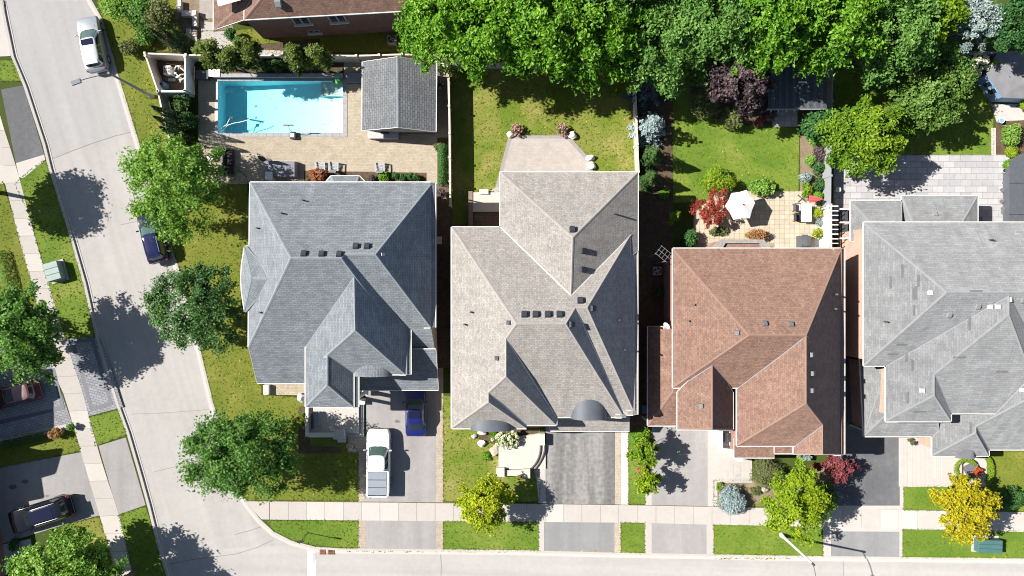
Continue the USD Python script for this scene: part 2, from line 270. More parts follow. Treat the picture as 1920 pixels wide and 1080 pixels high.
M_darkgrey = mat('dark_grey_metal', (0.06, 0.064, 0.075), rough=0.5, var=0.15)
M_slate_metal = mat('slate_metal', (0.085, 0.095, 0.112), rough=0.55, var=0.1, scale=2)
M_greymetal = mat('grey_metal', (0.30, 0.31, 0.33), rough=0.45, metal=0.3, var=0.1)
M_steel = mat('steel', (0.50, 0.50, 0.50), rough=0.35, metal=0.8, var=0.1)
M_valley = mat('valley_flashing', (0.20, 0.21, 0.23), rough=0.6, var=0.1)
M_valley_white = mat('valley_pale', (0.52, 0.51, 0.49), rough=0.6, var=0.1)
M_concpole = mat('concrete_pole', (0.47, 0.46, 0.435), rough=0.85, var=0.1, scale=8)
M_bark = mat('bark', (0.10, 0.075, 0.055), rough=0.95, var=0.35, scale=9, bump=0.8, bscale=25)
M_rock = mat('boulder_white', (0.60, 0.57, 0.53), rough=0.9, var=0.15, scale=4, bump=0.6, bscale=12)
M_rock_tan = mat('boulder_tan', (0.40, 0.34, 0.28), rough=0.9, var=0.2, scale=4, bump=0.6, bscale=12)
M_rock_dark = mat('boulder_dark', (0.12, 0.12, 0.125), rough=0.9, var=0.35, scale=8, bump=0.6, bscale=14)
M_stone = mat('cut_stone', (0.50, 0.465, 0.415), rough=0.85, var=0.08, scale=5, bump=0.2)
M_stone_edge = mat('stone_nosing', (0.13, 0.11, 0.095), rough=0.85)
M_glass = mat('window_glass', (0.02, 0.026, 0.03), rough=0.06, var=0.1, spec=0.8)
M_rubber = mat('rubber', (0.02, 0.02, 0.021), rough=0.85)
M_fabric_grey = mat('grey_cover', (0.235, 0.235, 0.275), rough=0.9, var=0.08, scale=4)
M_fabric_dark = mat('charcoal_fabric', (0.035, 0.03, 0.035), rough=0.95, var=0.2)
M_fabric_white = mat('white_fabric', (0.66, 0.645, 0.64), rough=0.9, var=0.04)
M_fabric_red = mat('red_fabric', (0.62, 0.075, 0.085), rough=0.85, var=0.12, scale=6)
M_fabric_bbq = mat('cover_charcoal', (0.085, 0.09, 0.10), rough=0.8, var=0.12)
M_slats = mat('grey_resin', (0.31, 0.32, 0.345), rough=0.6, var=0.06)
M_util_green = mat('utility_green', (0.155, 0.215, 0.205), rough=0.5, var=0.08)
M_util_dark = mat('utility_dark_green', (0.06, 0.135, 0.13), rough=0.5, var=0.08)
M_rust = mat('rusty_iron', (0.20, 0.085, 0.05), rough=0.85, c2=(0.30, 0.15, 0.09), scale=14)
M_blue_siding = mat('blue_siding', (0.21, 0.33, 0.50), rough=0.6, var=0.06)
M_green_toy = mat('green_float', (0.10, 0.42, 0.14), rough=0.5, var=0.06)
M_red_flower = mat('red_petals', (0.60, 0.03, 0.015), rough=0.7, var=0.2, scale=20)
M_pink_flower = mat('pink_petals', (0.62, 0.27, 0.30), rough=0.7, var=0.3, scale=20)
M_white_flower = mat('white_petals', (0.74, 0.72, 0.58), rough=0.7, var=0.1, scale=20)
M_hot_tub = mat('spa_cover', (0.085, 0.092, 0.105), rough=0.6, var=0.1)
M_flat_roof = mat('felt_roof', (0.17, 0.17, 0.18), rough=0.9, var=0.15, scale=1.5, bump=0.2)
# ---------------------------------------------------------------- ground, road, kerbs
rng = np.random.default_rng(7); random.seed(7)
KL_in = [(-86, -320), (9, 0), (31, 105), (54, 160), (90, 270), (101, 315), (122, 382), (145, 457), (166, 530), (187, 622), (207, 690), (226, 752), (247, 810), (271, 892), (287, 950), (303, 1015), (316, 1060), (345, 1150), (420, 1420)]
KL_out = [(u - 10, v + 1) for u, v in KL_in]
KR_out = [(80, -320), (172, 0), (192, 35), (222, 140), (238, 192), (262, 270), (285, 345), (303, 405), (335, 502), (374, 647), (400, 755), (412, 795), (424, 838), (437, 882), (452, 922), (468, 948), (488, 973), (514, 997), (548, 1014), (592, 1025), (640, 1028), (960, 1031), (1160, 1036), (1440, 1041), (1920, 1047), (2350, 1051)]
def offset_px(pts, d):
    out = []
    for i in range(len(pts)):
        a, b = np.array(pts[max(i - 1, 0)], float), np.array(pts[min(i + 1, len(pts) - 1)], float); t = (b - a) / np.linalg.norm(b - a)
        out.append((pts[i][0] - t[1] * d, pts[i][1] + t[0] * d))
    return out
KR_in = offset_px(KR_out, 10.5)
road_px = KL_out + [(2350, 1420)] + KR_out[::-1]
road_poly = Polygon(PX(road_px)).buffer(0)
pool_rect = rect(409, 152, 643, 249)
big = sbox(-220, -220, 220, 220)
struct('ground', MB().sheet(big.difference(road_poly).difference(pool_rect.buffer(0.02)), 0.0), M_ground)
south_half = poly([(330, 1090), (420, 1030), (560, 1022), (2400, 1000), (2400, 1450), (330, 1450)])
struct('road', MB().sheet(road_poly.buffer(0.02).difference(south_half), -0.13), M_road)
struct('road', MB().sheet(road_poly.buffer(0.02).intersection(south_half), -0.13), M_road_s)
struct('road_patch', MB().sheet(poly([(12, 0), (33, 105), (56, 160), (92, 270), (97, 296), (170, 268), (249, 246), (226, 192), (212, 142), (184, 40), (166, 0)]), -0.126), M_road_old)
def kerb(a_px, b_px, zt, z0=-0.3):
    "solid band between two lines of pixels"
    return MB().prism(Polygon(PX(a_px) + PX(b_px[::-1])).buffer(0), z0, zt)
KL_mid = offset_px(KL_in, 5); KR_mid = offset_px(KR_out, 4.2)
KL_mid = [((a[0] + b[0]) / 2, (a[1] + b[1]) / 2) for a, b in zip(KL_in, KL_out)]
struct('kerb', kerb(KL_out, KL_mid, 0.03), M_conc)
struct('gutter_strip', kerb(KL_mid, KL_in, -0.105), M_conc2)
struct('kerb', kerb(KR_out, KR_mid, 0.03), M_conc)
struct('gutter_strip', kerb(KR_mid, KR_in, -0.105), M_conc2)
def crack(px, w=0.035): struct('road_crack', MB().sheet(strip(px, w), -0.121), M_crack)
crack([(97, 297), (130, 284), (170, 269), (215, 254), (250, 246)], 0.05)
crack([(225, 421), (245, 417), (262, 413)], 0.03)
crack([(243, 777), (300, 775), (345, 772), (391, 768)], 0.03)
crack([(286, 886), (330, 875), (380, 868), (420, 858)], 0.03)
crack([(440, 1003), (470, 995), (487, 989)], 0.04)
crack([(300, 1062), (360, 1050), (440, 1040), (480, 1028), (512, 1013)], 0.04)
crack([(826, 1040), (827, 1060), (826, 1100)], 0.03); crack([(1582, 1053), (1583, 1100)], 0.03)
struct('stop_line', MB().sheet(rect(575.5, 1033, 591, 1240), -0.119), M_paint)
struct('faded_line', MB().sheet(poly([(585, 1038), (591, 1037), (592, 1046), (585, 1062)]), -0.116), M_conc3)

# ---------------------------------------------------------------- pavements made of single slabs
def slabs(parent, tl, tr, bl, br, n, mats, z0=-0.06, z1=0.022, gap=0.024, skip=()):
    "a strip of n slabs between the top line tl-tr and the bottom line bl-br (pixels)"
    tl, tr, bl, br = [np.array(x, float) for x in (tl, tr, bl, br)]
    r = random.Random(len(skip) + n)
    for i in range(n):
        if i in skip: continue
        a, b = i / n, (i + 1) / n
        pg = Polygon(PX([tl + (tr - tl) * a, tl + (tr - tl) * b, bl + (br - bl) * b, bl + (br - bl) * a])).buffer(-gap / 2, join_style=2)
        struct('paving_slab', MB().prism(pg, z0, z1 + r.uniform(-0.004, 0.004)), r.choice(mats), parent)
sw = group_struct('sidewalk')
struct('joint_bed', MB().sheet(poly([(458, 939), (960, 943.5), (1160, 947), (1440, 952.5), (1930, 961), (2300, 966), (2300, 1005), (1930, 998), (1440, 986), (1160, 980.5), (960, 976.5), (497, 974)]), 0.006), M_dirt, sw)
for (a, b, c, d, n) in (((506, 940), (1160, 946.5), (506, 974.5), (1160, 980), 19), ((1160, 946.5), (1440, 952), (1160, 980), (1440, 986), 8), ((1440, 952), (1930, 960), (1440, 986), (1930, 998), 14), ((1930, 960), (2140, 964), (1930, 998), (2140, 1001), 6)):
    slabs(sw, a, b, c, d, n, [M_conc, M_conc, M_conc2, M_conc])
struct('paving_slab', MB().prism(poly([(459, 939.5), (505, 940), (505, 974.5), (490, 974)]).buffer(-0.02), -0.06, 0.022), M_conc, sw)
sw2 = group_struct('sidewalk')
Lw = [(-44, 110), (-20, 217), (-2, 300), (11, 350), (25, 405), (40, 465), (62, 540), (80, 622), (102, 702), (120, 740), (141, 810), (160, 877), (185, 960), (207, 1040), (222, 1100)]
Rw = [(-12, 110), (0, 217), (27, 300), (40, 345), (54, 400), (70, 458), (93, 537), (118, 622), (142, 695), (155, 733), (175, 810), (197, 885), (221, 955), (240, 1035), (254, 1100)]
def along(pts, d):
    p = np.array(pts, float); s = np.r_[0, np.cumsum(np.linalg.norm(np.diff(p, axis=0), axis=1))]; d = d * s[-1]
    return np.array([np.interp(d, s, p[:, 0]), np.interp(d, s, p[:, 1])])
struct('joint_bed', MB().sheet(poly(Lw + Rw[::-1]), 0.006), M_dirt, sw2)
nn = 30
for i in range(nn):
    a, b = i / nn, (i + 1) / nn
    pg = Polygon(PX([along(Lw, a), along(Rw, a), along(Rw, b), along(Lw, b)])).buffer(-0.012, join_style=2)
    struct('paving_slab', MB().prism(pg, -0.06, 0.022), random.choice([M_conc, M_conc, M_conc2]), sw2)

# ---------------------------------------------------------------- lawns
LAWNS = []
def lawn(px, m, z=0.006):
    LAWNS.append(px); return struct('lawn', MB().sheet(poly(px).difference(road_poly), z), m)
lawn([(168, -40), (192, 35), (222, 140), (238, 192), (262, 270), (285, 345), (303, 405), (335, 502), (374, 647), (400, 755), (424, 838), (452, 922), (466, 938), (672, 939), (672, 845), (566, 745), (490, 740), (480, 560), (462, 330), (330, 235), (293, 160), (272, 100), (340, 96), (340, -40)], M_lawn)
lawn([(500, 976), (672, 976), (672, 1028), (592, 1024), (548, 1013), (514, 996)], M_lawn_green)
lawn([(831, 742), (1012, 742), (1012, 940), (831, 940)], M_lawn_dry)
lawn([(831, 977), (1010, 978), (1010, 1033), (831, 1031)], M_lawn_green)
lawn([(1164, 979), (1209, 980), (1209, 1038), (1164, 1037)], M_lawn_green)
lawn([(1178, 812), (1210, 812), (1210, 946), (1178, 945)], M_lawn_green)
lawn([(1338, 984), (1543, 988), (1543, 1044), (1338, 1040)], M_lawn_green)
lawn([(1338, 900), (1560, 900), (1560, 952), (1338, 949)], M_lawn)
lawn([(1694, 912), (1930, 912), (1930, 959), (1694, 956)], M_lawn_green)
lawn([(1692, 992), (2200, 1000), (2200, 1050), (1692, 1045)], M_lawn_green)
lawn([(1850, 846), (2100, 846), (2100, 912), (1850, 912)], M_lawn, z=0.01)
lawn([(846, 118), (1192, 118), (1192, 420), (846, 420)], M_lawn_dry)
lawn([(1200, 118), (1500, 118), (1497, 380), (1200, 380)], M_lawn_green)
lawn([(1560, 110), (1862, 110), (1862, 291), (1560, 291)], M_lawn_green)
lawn([(-120, 112), (27, 113), (42, 152), (-120, 152)], M_lawn_green)
lawn([(28, 345), (62, 314), (84, 300), (104, 318), (186, 632), (118, 634), (92, 540), (54, 400)], M_lawn_green)
lawn([(-160, 330), (6, 342), (25, 405), (62, 540), (86, 640), (-160, 640)], M_lawn)
lawn([(167, 782), (222, 768), (240, 815), (178, 836)], M_lawn_green)
lawn([(222, 966), (273, 949), (330, 1130), (262, 1130)], M_lawn_green)
lawn([(-160, 846), (137, 800), (151, 845), (-160, 912)], M_lawn)
lawn([(118, 985), (186, 968), (215, 1060), (225, 1110), (60, 1110)], M_lawn)
lawn([(345, 60), (780, 40), (780, 102), (345, 102)], M_lawn)

# ---------------------------------------------------------------- driveways and paths
def flat(name, px, m, z): return struct(name, MB().sheet(poly(px) if not hasattr(px, 'geoms') and not isinstance(px, Polygon) else px, z), m)
flat('driveway', [(686, 690), (818, 690), (818, 941.5), (686, 940.5)], M_drive, 0.012)
flat('driveway_border', [(672, 845), (686, 845), (686, 940.5), (672, 940.5)], M_paver_border, 0.016)
flat('driveway_border', [(818, 690), (831, 690), (831, 941.5), (818, 941.5)], M_paver_border, 0.016)
flat('apron', [(686, 975.5), (818, 976), (818, 1030.5), (686, 1029)], M_drive, 0.012)
flat('driveway_border', [(672, 975.5), (686, 975.5), (686, 1029), (672, 1028.5)], M_paver_border, 0.016)
flat('driveway_border', [(818, 976), (831, 976), (831, 1030.5), (818, 1030.5)], M_paver_border, 0.016)
# driveway with streaked seal coat
M_streak = usdkit.material(stage, L('driveway_streaked'), {
    'g': ('geometry', {}), 'mp': ('mapping', {'scale': (1.0, 0.07, 1.0)}), 'a': ('noise_texture', {'scale': 0.9, 'detail': 4.0, 'roughness': 0.55, 'distortion': 0.25}), 'b': ('noise_texture', {'scale': 3.0, 'detail': 5.0}), 'm': ('mix_float', {'fac': 0.35}),
    'r': ('rgb_ramp', {'ramp': [(0.36, (0.115, 0.112, 0.114)), (0.48, (0.165, 0.161, 0.160)), (0.6, (0.25, 0.241, 0.234))]}), 'f': ('noise_texture', {'scale': 40.0}), 'bp': ('bump', {'strength': 0.2, 'distance': 0.01}), 'p': ('principled_bsdf', {'roughness': 0.9, 'specular_ior_level': 0.2})},
    [('g.position', 'mp.vector'), ('mp.vector', 'a.vector'), ('g.position', 'b.vector'), ('a.fac', 'm.a'), ('b.fac', 'm.b'), ('m.result', 'r.fac'), ('r.color', 'p.base_color'), ('g.position', 'f.vector'), ('f.fac', 'bp.height'), ('bp.normal', 'p.normal')], surface='p.BSDF')
flat('driveway', [(1023, 780), (1153, 780), (1153, 945.5), (1023, 944.5)], M_streak, 0.012)
flat('driveway_border', [(1153, 780), (1164.5, 780), (1164.5, 946), (1153, 945.5)], M_paver_border, 0.016)
flat('gravel_strip', [(1164.5, 805), (1178, 805), (1178, 946), (1164.5, 946)], M_gravel, 0.014)
flat('apron', [(1020, 978), (1152, 979.5), (1152, 1035.5), (1020, 1033)], M_apron, 0.012)
flat('driveway_border', [(1010, 978), (1020, 978), (1020, 1033), (1010, 1032.5)], M_conc3, 0.016)
flat('driveway_border', [(1152, 979.5), (1164, 979.5), (1164, 1036), (1152, 1035.5)], M_paver_border, 0.016)
flat('driveway', [(1222, 780), (1327, 780), (1327, 949), (1222, 947)], M_drive, 0.012)
flat('driveway_border', [(1210, 920), (1222, 920), (1222, 947), (1210, 947)], M_conc, 0.016)
flat('side_path', [(1327, 780), (1345, 780), (1345, 950), (1327, 949)], M_conc3, 0.016)
flat('apron', [(1222, 981.5), (1325, 983), (1325, 1039.5), (1222, 1037.5)], M_drive, 0.012)
flat('driveway_border', [(1209, 981), (1222, 981.5), (1222, 1037.5), (1209, 1037.5)], M_conc, 0.016)
flat('driveway_border', [(1325, 983), (1338, 983.5), (1338, 1040), (1325, 1039.5)], M_conc, 0.016)
flat('driveway', [(1560, 790), (1687, 790), (1687, 948), (1560, 948)], M_drive_dark, 0.012)
flat('driveway_border', [(1687, 912), (1694, 912), (1694, 957), (1687, 957)], M_conc, 0.016)
flat('driveway_border', [(1560, 948), (1687, 948), (1687, 956), (1560, 954.5)], M_conc3, 0.016)
flat('apron', [(1558, 996), (1686, 997), (1686, 1045), (1558, 1043.5)], M_apron, 0.012)
flat('driveway_border', [(1543, 988), (1558, 988), (1558, 1043.5), (1543, 1043)], M_conc, 0.016)
flat('driveway_border', [(1558, 988), (1692, 992), (1692, 997), (1558, 996)], M_conc3, 0.016)
flat('driveway_border', [(1686, 997), (1692, 997), (1692, 1045), (1686, 1045)], M_conc, 0.016)
# west side of the street
flat('apron', [(2, 168), (44, 160), (83, 290), (30, 306)], M_drive_dark, 0.012)
flat('driveway', [(-160, 190), (-20, 175), (-2, 225), (12, 345), (-160, 330)], M_conc2, 0.012)
flat('driveway_border', [(30, 306), (83, 290), (85, 300), (44, 334), (36, 332)], M_conc2, 0.016)
flat('driveway', [(-160, 0), (6, 0), (20, 105), (-160, 112)], M_conc2, 0.012)
flat('driveway', [(-160, 640), (82, 640), (104, 702), (118, 745), (138, 800), (-160, 848)], M_paver_grey, 0.012)
flat('apron', [(118, 634), (186, 632), (208, 690), (228, 755), (231, 763), (168, 780)], M_paver_grey, 0.012)
for i_, px in enumerate(([(133, 640), (140, 638), (176, 768), (169, 770)], [(169, 634), (176, 632), (212, 758), (206, 760)], [(128, 638), (172, 634), (173, 640), (130, 645)], [(170, 764), (210, 752), (212, 759), (172, 771)],
           [(-60, 800), (100, 766), (118, 760), (118, 768), (-60, 810)], [(96, 690), (103, 690), (122, 766), (115, 768)])):
    flat('paver_band', px, M_paver_dark, 0.016 + 0.003 * i_)
flat('driveway_border', [(-160, 848), (-10, 824), (138, 792), (141, 803), (-10, 834), (-160, 858)], M_conc3, 0.016)
flat('driveway', [(-160, 905), (152, 848), (160, 877), (188, 966), (120, 984), (-160, 1070)], M_drive, 0.012)
flat('apron', [(185, 836), (236, 820), (273, 947), (222, 965)], M_drive, 0.012)
flat('front_path', [(-40, 1030), (58, 1010), (62, 1045), (-40, 1110)], M_conc3, 0.012)
# between the houses
flat('side_path', [(818, 330), (845, 330), (845, 690), (818, 690)], M_paver_brown, 0.012)
flat('side_path', [(846, 420), (1000, 420), (1000, 500), (846, 500)], M_paver_brown, 0.010)
flat('side_bed', [(1192, 118), (1262, 118), (1262, 470), (1250, 820), (1178, 810), (1192, 420)], M_mulch, 0.010)
flat('side_path', [(1545, 470), (1640, 470), (1640, 820), (1545, 820)], M_drive_dark, 0.009)
flat('side_bed', [(1500, 255), (1546, 255), (1546, 380), (1546, 468), (1525, 468), (1525, 362), (1500, 358)], M_dirt, 0.014)
flat('rear_bed', [(1290, 118), (1550, 118), (1550, 215), (1500, 240), (1400, 235), (1300, 215)], M_mulch, 0.012)
flat('rear_bed', [(270, 96), (830, 98), (830, 145), (648, 145), (400, 146), (400, 125), (272, 105)], M_mulch, 0.012)
flat('front_bed', [(1345, 905), (1480, 895), (1560, 870), (1560, 905), (1500, 930), (1400, 947), (1345, 945)], M_dirt, 0.012)
flat('front_bed', [(895, 803), (1010, 803), (1010, 835), (950, 842), (895, 822)], M_mulch, 0.012)
flat('front_bed', [(560, 762), (582, 762), (582, 835), (640, 838), (640, 850), (560, 850)], M_mulch, 0.012)
flat('yard_ground', [(330, -60), (400, -60), (440, 60), (480, 98), (345, 98), (330, 60)], M_dirt, 0.014)
flat('rear_path', [(399, 60), (425, 58), (470, 92), (560, 96), (560, 102), (400, 102)], M_conc, 0.018)
flat('gravel_bed', [(470, 84), (600, 72), (600, 90), (560, 97), (475, 92)], M_mulch, 0.022)
# house-3 front paving and flagstones
flat('front_path', [(1345, 838), (1410, 838), (1410, 905), (1345, 905)], M_conc, 0.016)
fl = group_struct('flagstone_path')
for (u0, v0, u1, v1) in ((1356, 884, 1365, 895), (1367, 884, 1376, 895), (1378, 888, 1389, 895), (1391, 884, 1405, 895), (1378, 874, 1389, 886), (1391, 874, 1405, 882), (1356, 870, 1376, 882), (1356, 897, 1372, 903), (1374, 897, 1389, 903), (1391, 897, 1405, 903)):
    struct('flagstone', MB().prism(rect(u0, v0, u1, v1).buffer(-0.02), 0.0, 0.035), random.choice([M_conc3, M_tile[2], M_conc3]), fl)
flat('front_path', [(1685, 805), (1850, 805), (1850, 913), (1694, 913), (1685, 912)], M_conc3, 0.016)
fp = group_struct('plank_path')
for k in range(8):
    u0 = 1686 + k * 8.2
    struct('paving_plank', MB().prism(rect(u0, 818, u0 + 7.6, 912.5), 0.0, 0.03 + 0.002 * (k % 3)), M_conc if k % 2 else M_conc3, fp)
struct('step', MB().prism(rect(1752, 855, 1762, 896), 0.0, 0.16), M_conc, fp); struct('step', MB().prism(rect(1762.5, 855, 1800, 896), 0.0, 0.30), M_conc3, fp)

# ---------------------------------------------------------------- rear patio of grey slabs (house 4), tan patio (house 3), terrace (house 2)
pt = group_struct('patio')
struct('joint_bed', MB().sheet(rect(1562, 290, 1895, 440), 0.016), M_tile_joint, pt)
for j, v0 in enumerate(np.arange(291, 436, 11.6)):
    off = (j % 2) * 10 - 10
    for u0 in np.arange(1564 + off, 1892, 20.5):
        if v0 > 400 and 1600 < u0 < 1830: continue
        a, b = max(u0, 1563), min(u0 + 20.5, 1893)
        if b - a < 5: continue
        struct('patio_slab', MB().prism(rect(a, v0, b, v0 + 11.6).buffer(-0.014, join_style=2), 0.0, 0.045 + random.uniform(-0.003, 0.003)), random.choice(M_tile), pt)
pt3 = group_struct('patio')
tan_poly = poly([(1300, 400), (1350, 358), (1440, 358), (1527, 358), (1527, 470), (1300, 470)])
struct('joint_bed', MB().sheet(tan_poly, 0.016), M_tan_joint, pt3)
for v0 in np.arange(359, 468, 8.8):
    for u0 in np.arange(1302, 1526, 9.4):
        c = Point(P(u0 + 4.7, v0 + 4.4)[:2])
        if not tan_poly.contains(c): continue
        if v0 > 455 and u0 < 1450: continue
        struct('patio_tile', MB().prism(rect(u0, v0, u0 + 9.4, v0 + 8.8).buffer(-0.012, join_style=2), 0.0, 0.04 + random.uniform(-0.003, 0.003)), random.choice(M_tan), pt3)
flat('gravel_strip', [(1527, 385), (1560, 385), (1560, 470), (1527, 470)], M_gravel, 0.02)
tr = group_struct('terrace')
tpx = [(938, 345), (958, 258), (1064, 258), (1108, 306), (1108, 345)]
struct('terrace_edge', MB().prism(poly([(929, 350), (954, 254), (1066, 254), (1112, 304), (1112, 350)]), -0.05, 0.045), M_terrace_edge, tr)
struct('terrace_top', MB().prism(poly([(936, 350), (959.5, 260), (1062, 260), (1106, 308), (1106, 350)]), 0.0, 0.049), M_terrace, tr)
flat('side_path', [(905, 425), (915, 362), (930, 350), (940, 345), (960, 345), (960, 430)], M_terrace, 0.02)
struct('landing', MB().prism(rect(887, 362, 945, 398), 0.0, 0.55), M_stone)
struct('landing', MB().prism(rect(887, 398.3, 945, 428), 0.0, 0.3), M_paver_brown)
struct('landing_wall', MB().prism(rect(879, 360, 886.7, 428), 0.0, 0.62), M_brick_maroon)
# pool deck
deck = poly([(372, 147), (372, 340), (842, 340), (842, 110), (645, 110), (645, 147)]).union(poly([(372, 300), (842, 300), (842, 345), (372, 345)]))
struct('pool_deck', MB().sheet(deck.difference(pool_rect.buffer(0.02)), 0.02), M_paver_tan)
flat('garden_bed', [(820, 258), (843, 258), (843, 345), (820, 345)], M_mulch, 0.026)
flat('garden_bed', [(570, 320), (800, 324), (800, 345), (570, 345)], M_mulch, 0.026)
flat('enclosure_ground', [(276, 104), (370, 104), (370, 172), (298, 170)], M_mulch, 0.018)

M_stain = mat('oil_stain', (0.12, 0.115, 0.115), worldpos=True, scale=6, var=0.3)
for (u, v, r, sd) in ((47, 903, 7, 1), (24, 913, 8, 2), (88, 930, 4, 3), (745, 790, 5, 4), (1270, 880, 5, 5)):
    rs = np.random.default_rng(sd); ang = np.linspace(0, 2 * math.pi, 25)[:-1]
    struct('oil_stain', MB().sheet(poly([(u + r * (0.75 + .4 * rs.uniform()) * math.cos(t_), v + .6 * r * (0.75 + .4 * rs.uniform()) * math.sin(t_)) for t_ in ang]), 0.017), M_stain)
# ---------------------------------------------------------------- houses
def Y_(v, z): return (540 - v) * (H - z) / F
def X_(u, z): return (u - 960) * (H - z) / F
def zdown(v_e, z_e, v_low, s):
    "height of a lower eave seen at row v_low when the plane falls with slope s from row v_e at z_e"
    lo, hi = 0.0, z_e
    for _ in range(50):
        m = (lo + hi) / 2
        if z_e - m > s * abs(Y_(v_low, m) - Y_(v_e, z_e)): lo = m
        else: hi = m
    return lo
def W(*p): return [P(*a) if len(a) == 3 and not isinstance(a, np.ndarray) else np.asarray(a, float) for a in p]
def blk(eaves, ridges, fascia=0.2):
    e = [np.asarray(a, float) if isinstance(a, np.ndarray) else P(*a) for a in eaves]; r = [np.asarray(a, float) if isinstance(a, np.ndarray) else P(*a) for a in ridges]
    return hull(e + [a - [0, 0, fascia] for a in e] + r)
def skirt(u, v0, v1, ze, inset=0.36, rise=0.17):
    "the flatter strip of roof along an east eave"
    a, b = P(u, v0, ze), P(u, v1, ze); i = np.array([-inset, 0, rise]); i2 = np.array([-inset - 0.5, 0, rise])
    return hull([a, b, a + i, b + i, a + i2, b + i2, a - [0, 0, .2], b - [0, 0, .2], a + i2 - [0, 0, .5], b + i2 - [0, 0, .5]])
def co(u, v, slope, sgn, ze=5.7, dz=0.17):
    "an inset east corner: its eave point and the point 17 cm higher on the plane that falls to that eave (sgn -1: north eave, +1: south eave)"
    p = P(u, v, ze); return [p, p + np.array([0, sgn * dz / slope, dz])]
class House(Thing):
    def roof(s, blocks, rm, cm, vm, wall_m, extra_fascia=None):
        u = m3.Manifold.batch_boolean(blocks, m3.OpType.Add)
        v, f = arr(u); t = v[f]
        n = np.cross(t[:, 1] - t[:, 0], t[:, 2] - t[:, 0]); ar = np.linalg.norm(n, axis=1); n /= np.maximum(ar, 1e-12)[:, None]
        up = n[:, 2] > 0.12
        s.tri = t[up]; s.nrm = n[up]
        s.roof_path = s.part('roof', (v, f[up]), rm, uv=True)
        vert = (np.abs(n[:, 2]) <= 0.12) & ((t[:, :, 2].max(1) - t[:, :, 2].min(1)) > 0.5)
        rest = ~up & ~vert
        if vert.any():
            g = trimesh.Trimesh(v, f[vert], process=False); g.remove_unreferenced_vertices()
            for cc in trimesh.graph.connected_components(g.face_adjacency, nodes=np.arange(len(g.faces))): s.part('gable', (g.vertices, g.faces[cc]), wall_m, uv=True)
        s.part('fascia', (v, f[rest]), M_soffit)
        # ridge caps, valleys, gutters along the edges of the solid
        tm = trimesh.Trimesh(v, f, process=False); tm.merge_vertices()
        fn = tm.face_normals; adj, ed, cvx = tm.face_adjacency, tm.face_adjacency_edges, tm.face_adjacency_convex
        caps, vals, gut = {}, {}, {}
        for (a, b), e, c in zip(adj, ed, cvx):
            p0, p1 = tm.vertices[e[0]], tm.vertices[e[1]]; d = p1 - p0; l = np.linalg.norm(d)
            if l < 0.05: continue
            d = d / l
            if d[np.argmax(np.abs(d))] < 0: d = -d
            na, nb = fn[a], fn[b]
            key0 = tuple(np.round(np.r_[d, p0 - d * np.dot(p0, d)], 1))
            if na[2] > 0.15 and nb[2] > 0.15:
                if np.dot(na, nb) > 0.985: continue
                D = caps if c else vals
            elif c and ((na[2] > 0.15 and abs(nb[2]) < 0.08) or (nb[2] > 0.15 and abs(na[2]) < 0.08)):
                D = gut; 
                if na[2] < 0.15: na, nb = nb, na
            else: continue
            q = D.setdefault(key0, [d, na, nb, [], p0])
            q[3] += [np.dot(p0, d), np.dot(p1, d)]
        for D, nm in ((caps, 'ridge_cap'), (vals, 'valley'), (gut, 'gutter')):
            for d, na, nb, ts, p in D.values():
                base = p - d * np.dot(p, d); a, b = base + d * min(ts), base + d * max(ts)
                if np.linalg.norm(b - a) < 0.35: continue
                if nm == 'gutter':
                    flat_ = abs(d[2]) < 0.03; w, h = (0.075, 0.11) if flat_ else (0.03, 0.14)
                    o = nb * np.array([1, 1, 0]); o /= np.linalg.norm(o); upv = np.array([0, 0, 1.0])
                    c0 = [a + o * 0.003, b + o * 0.003]
                    pts = [x + o * i + upv * j for x in c0 for i in (0, w) for j in (0.012, -h)]
                    s.part('gutter' if flat_ else 'rake_trim', hull(pts), M_gutter)
                else:
                    fa, fb = np.cross(d, na), np.cross(d, nb)
                    if nm == 'ridge_cap':
                        if fa[2] > 0: fa = -fa
                        if fb[2] > 0: fb = -fb
                        if np.dot(na + nb, fa) > 0 and False: pass
                        w, lift = 0.11, 0.014
                        pts = [x + (na + nb) * 0.012 for x in (a, b)] + [x + fa * w + na * lift for x in (a, b)] + [x + fb * w + nb * lift for x in (a, b)] + [x - (na + nb) * 0.03 for x in (a, b)]
                        s.part('ridge_cap', hull(pts), cm, s.roof_path)
                    else:
                        if fa[2] < 0: fa = -fa
                        if fb[2] < 0: fb = -fb
                        w = 0.05
                        vv = np.array([a, b, a + fa * w, b + fa * w, a + fb * w, b + fb * w]) + (na + nb) / 2 * 0.012
                        s.part('valley', (vv, [[0, 1, 2], [1, 3, 2], [0, 4, 1], [1, 4, 5]]), vm, s.roof_path)
    def walls(s, specs, m, z0=0.0):
        "specs: (world polygon, top); lower parts stop where higher ones stand"
        tops = {}
        for pg, zt in specs: tops.setdefault(round(zt, 2), []).append(pg)
        done = None; s.wp = {}
        for zt in sorted(tops, reverse=True):
            g = unary_union(tops[zt])
            if done is not None: g = g.difference(done.buffer(0.004, join_style=2))
            s.wp[zt] = g
            for gg in getattr(g, 'geoms', [g]):
                if gg.area > 0.05: s.part('wall', MB().prism(gg, z0, zt), m, uv=True)
            done = g if done is None else unary_union([done, g])
        s.foot = done
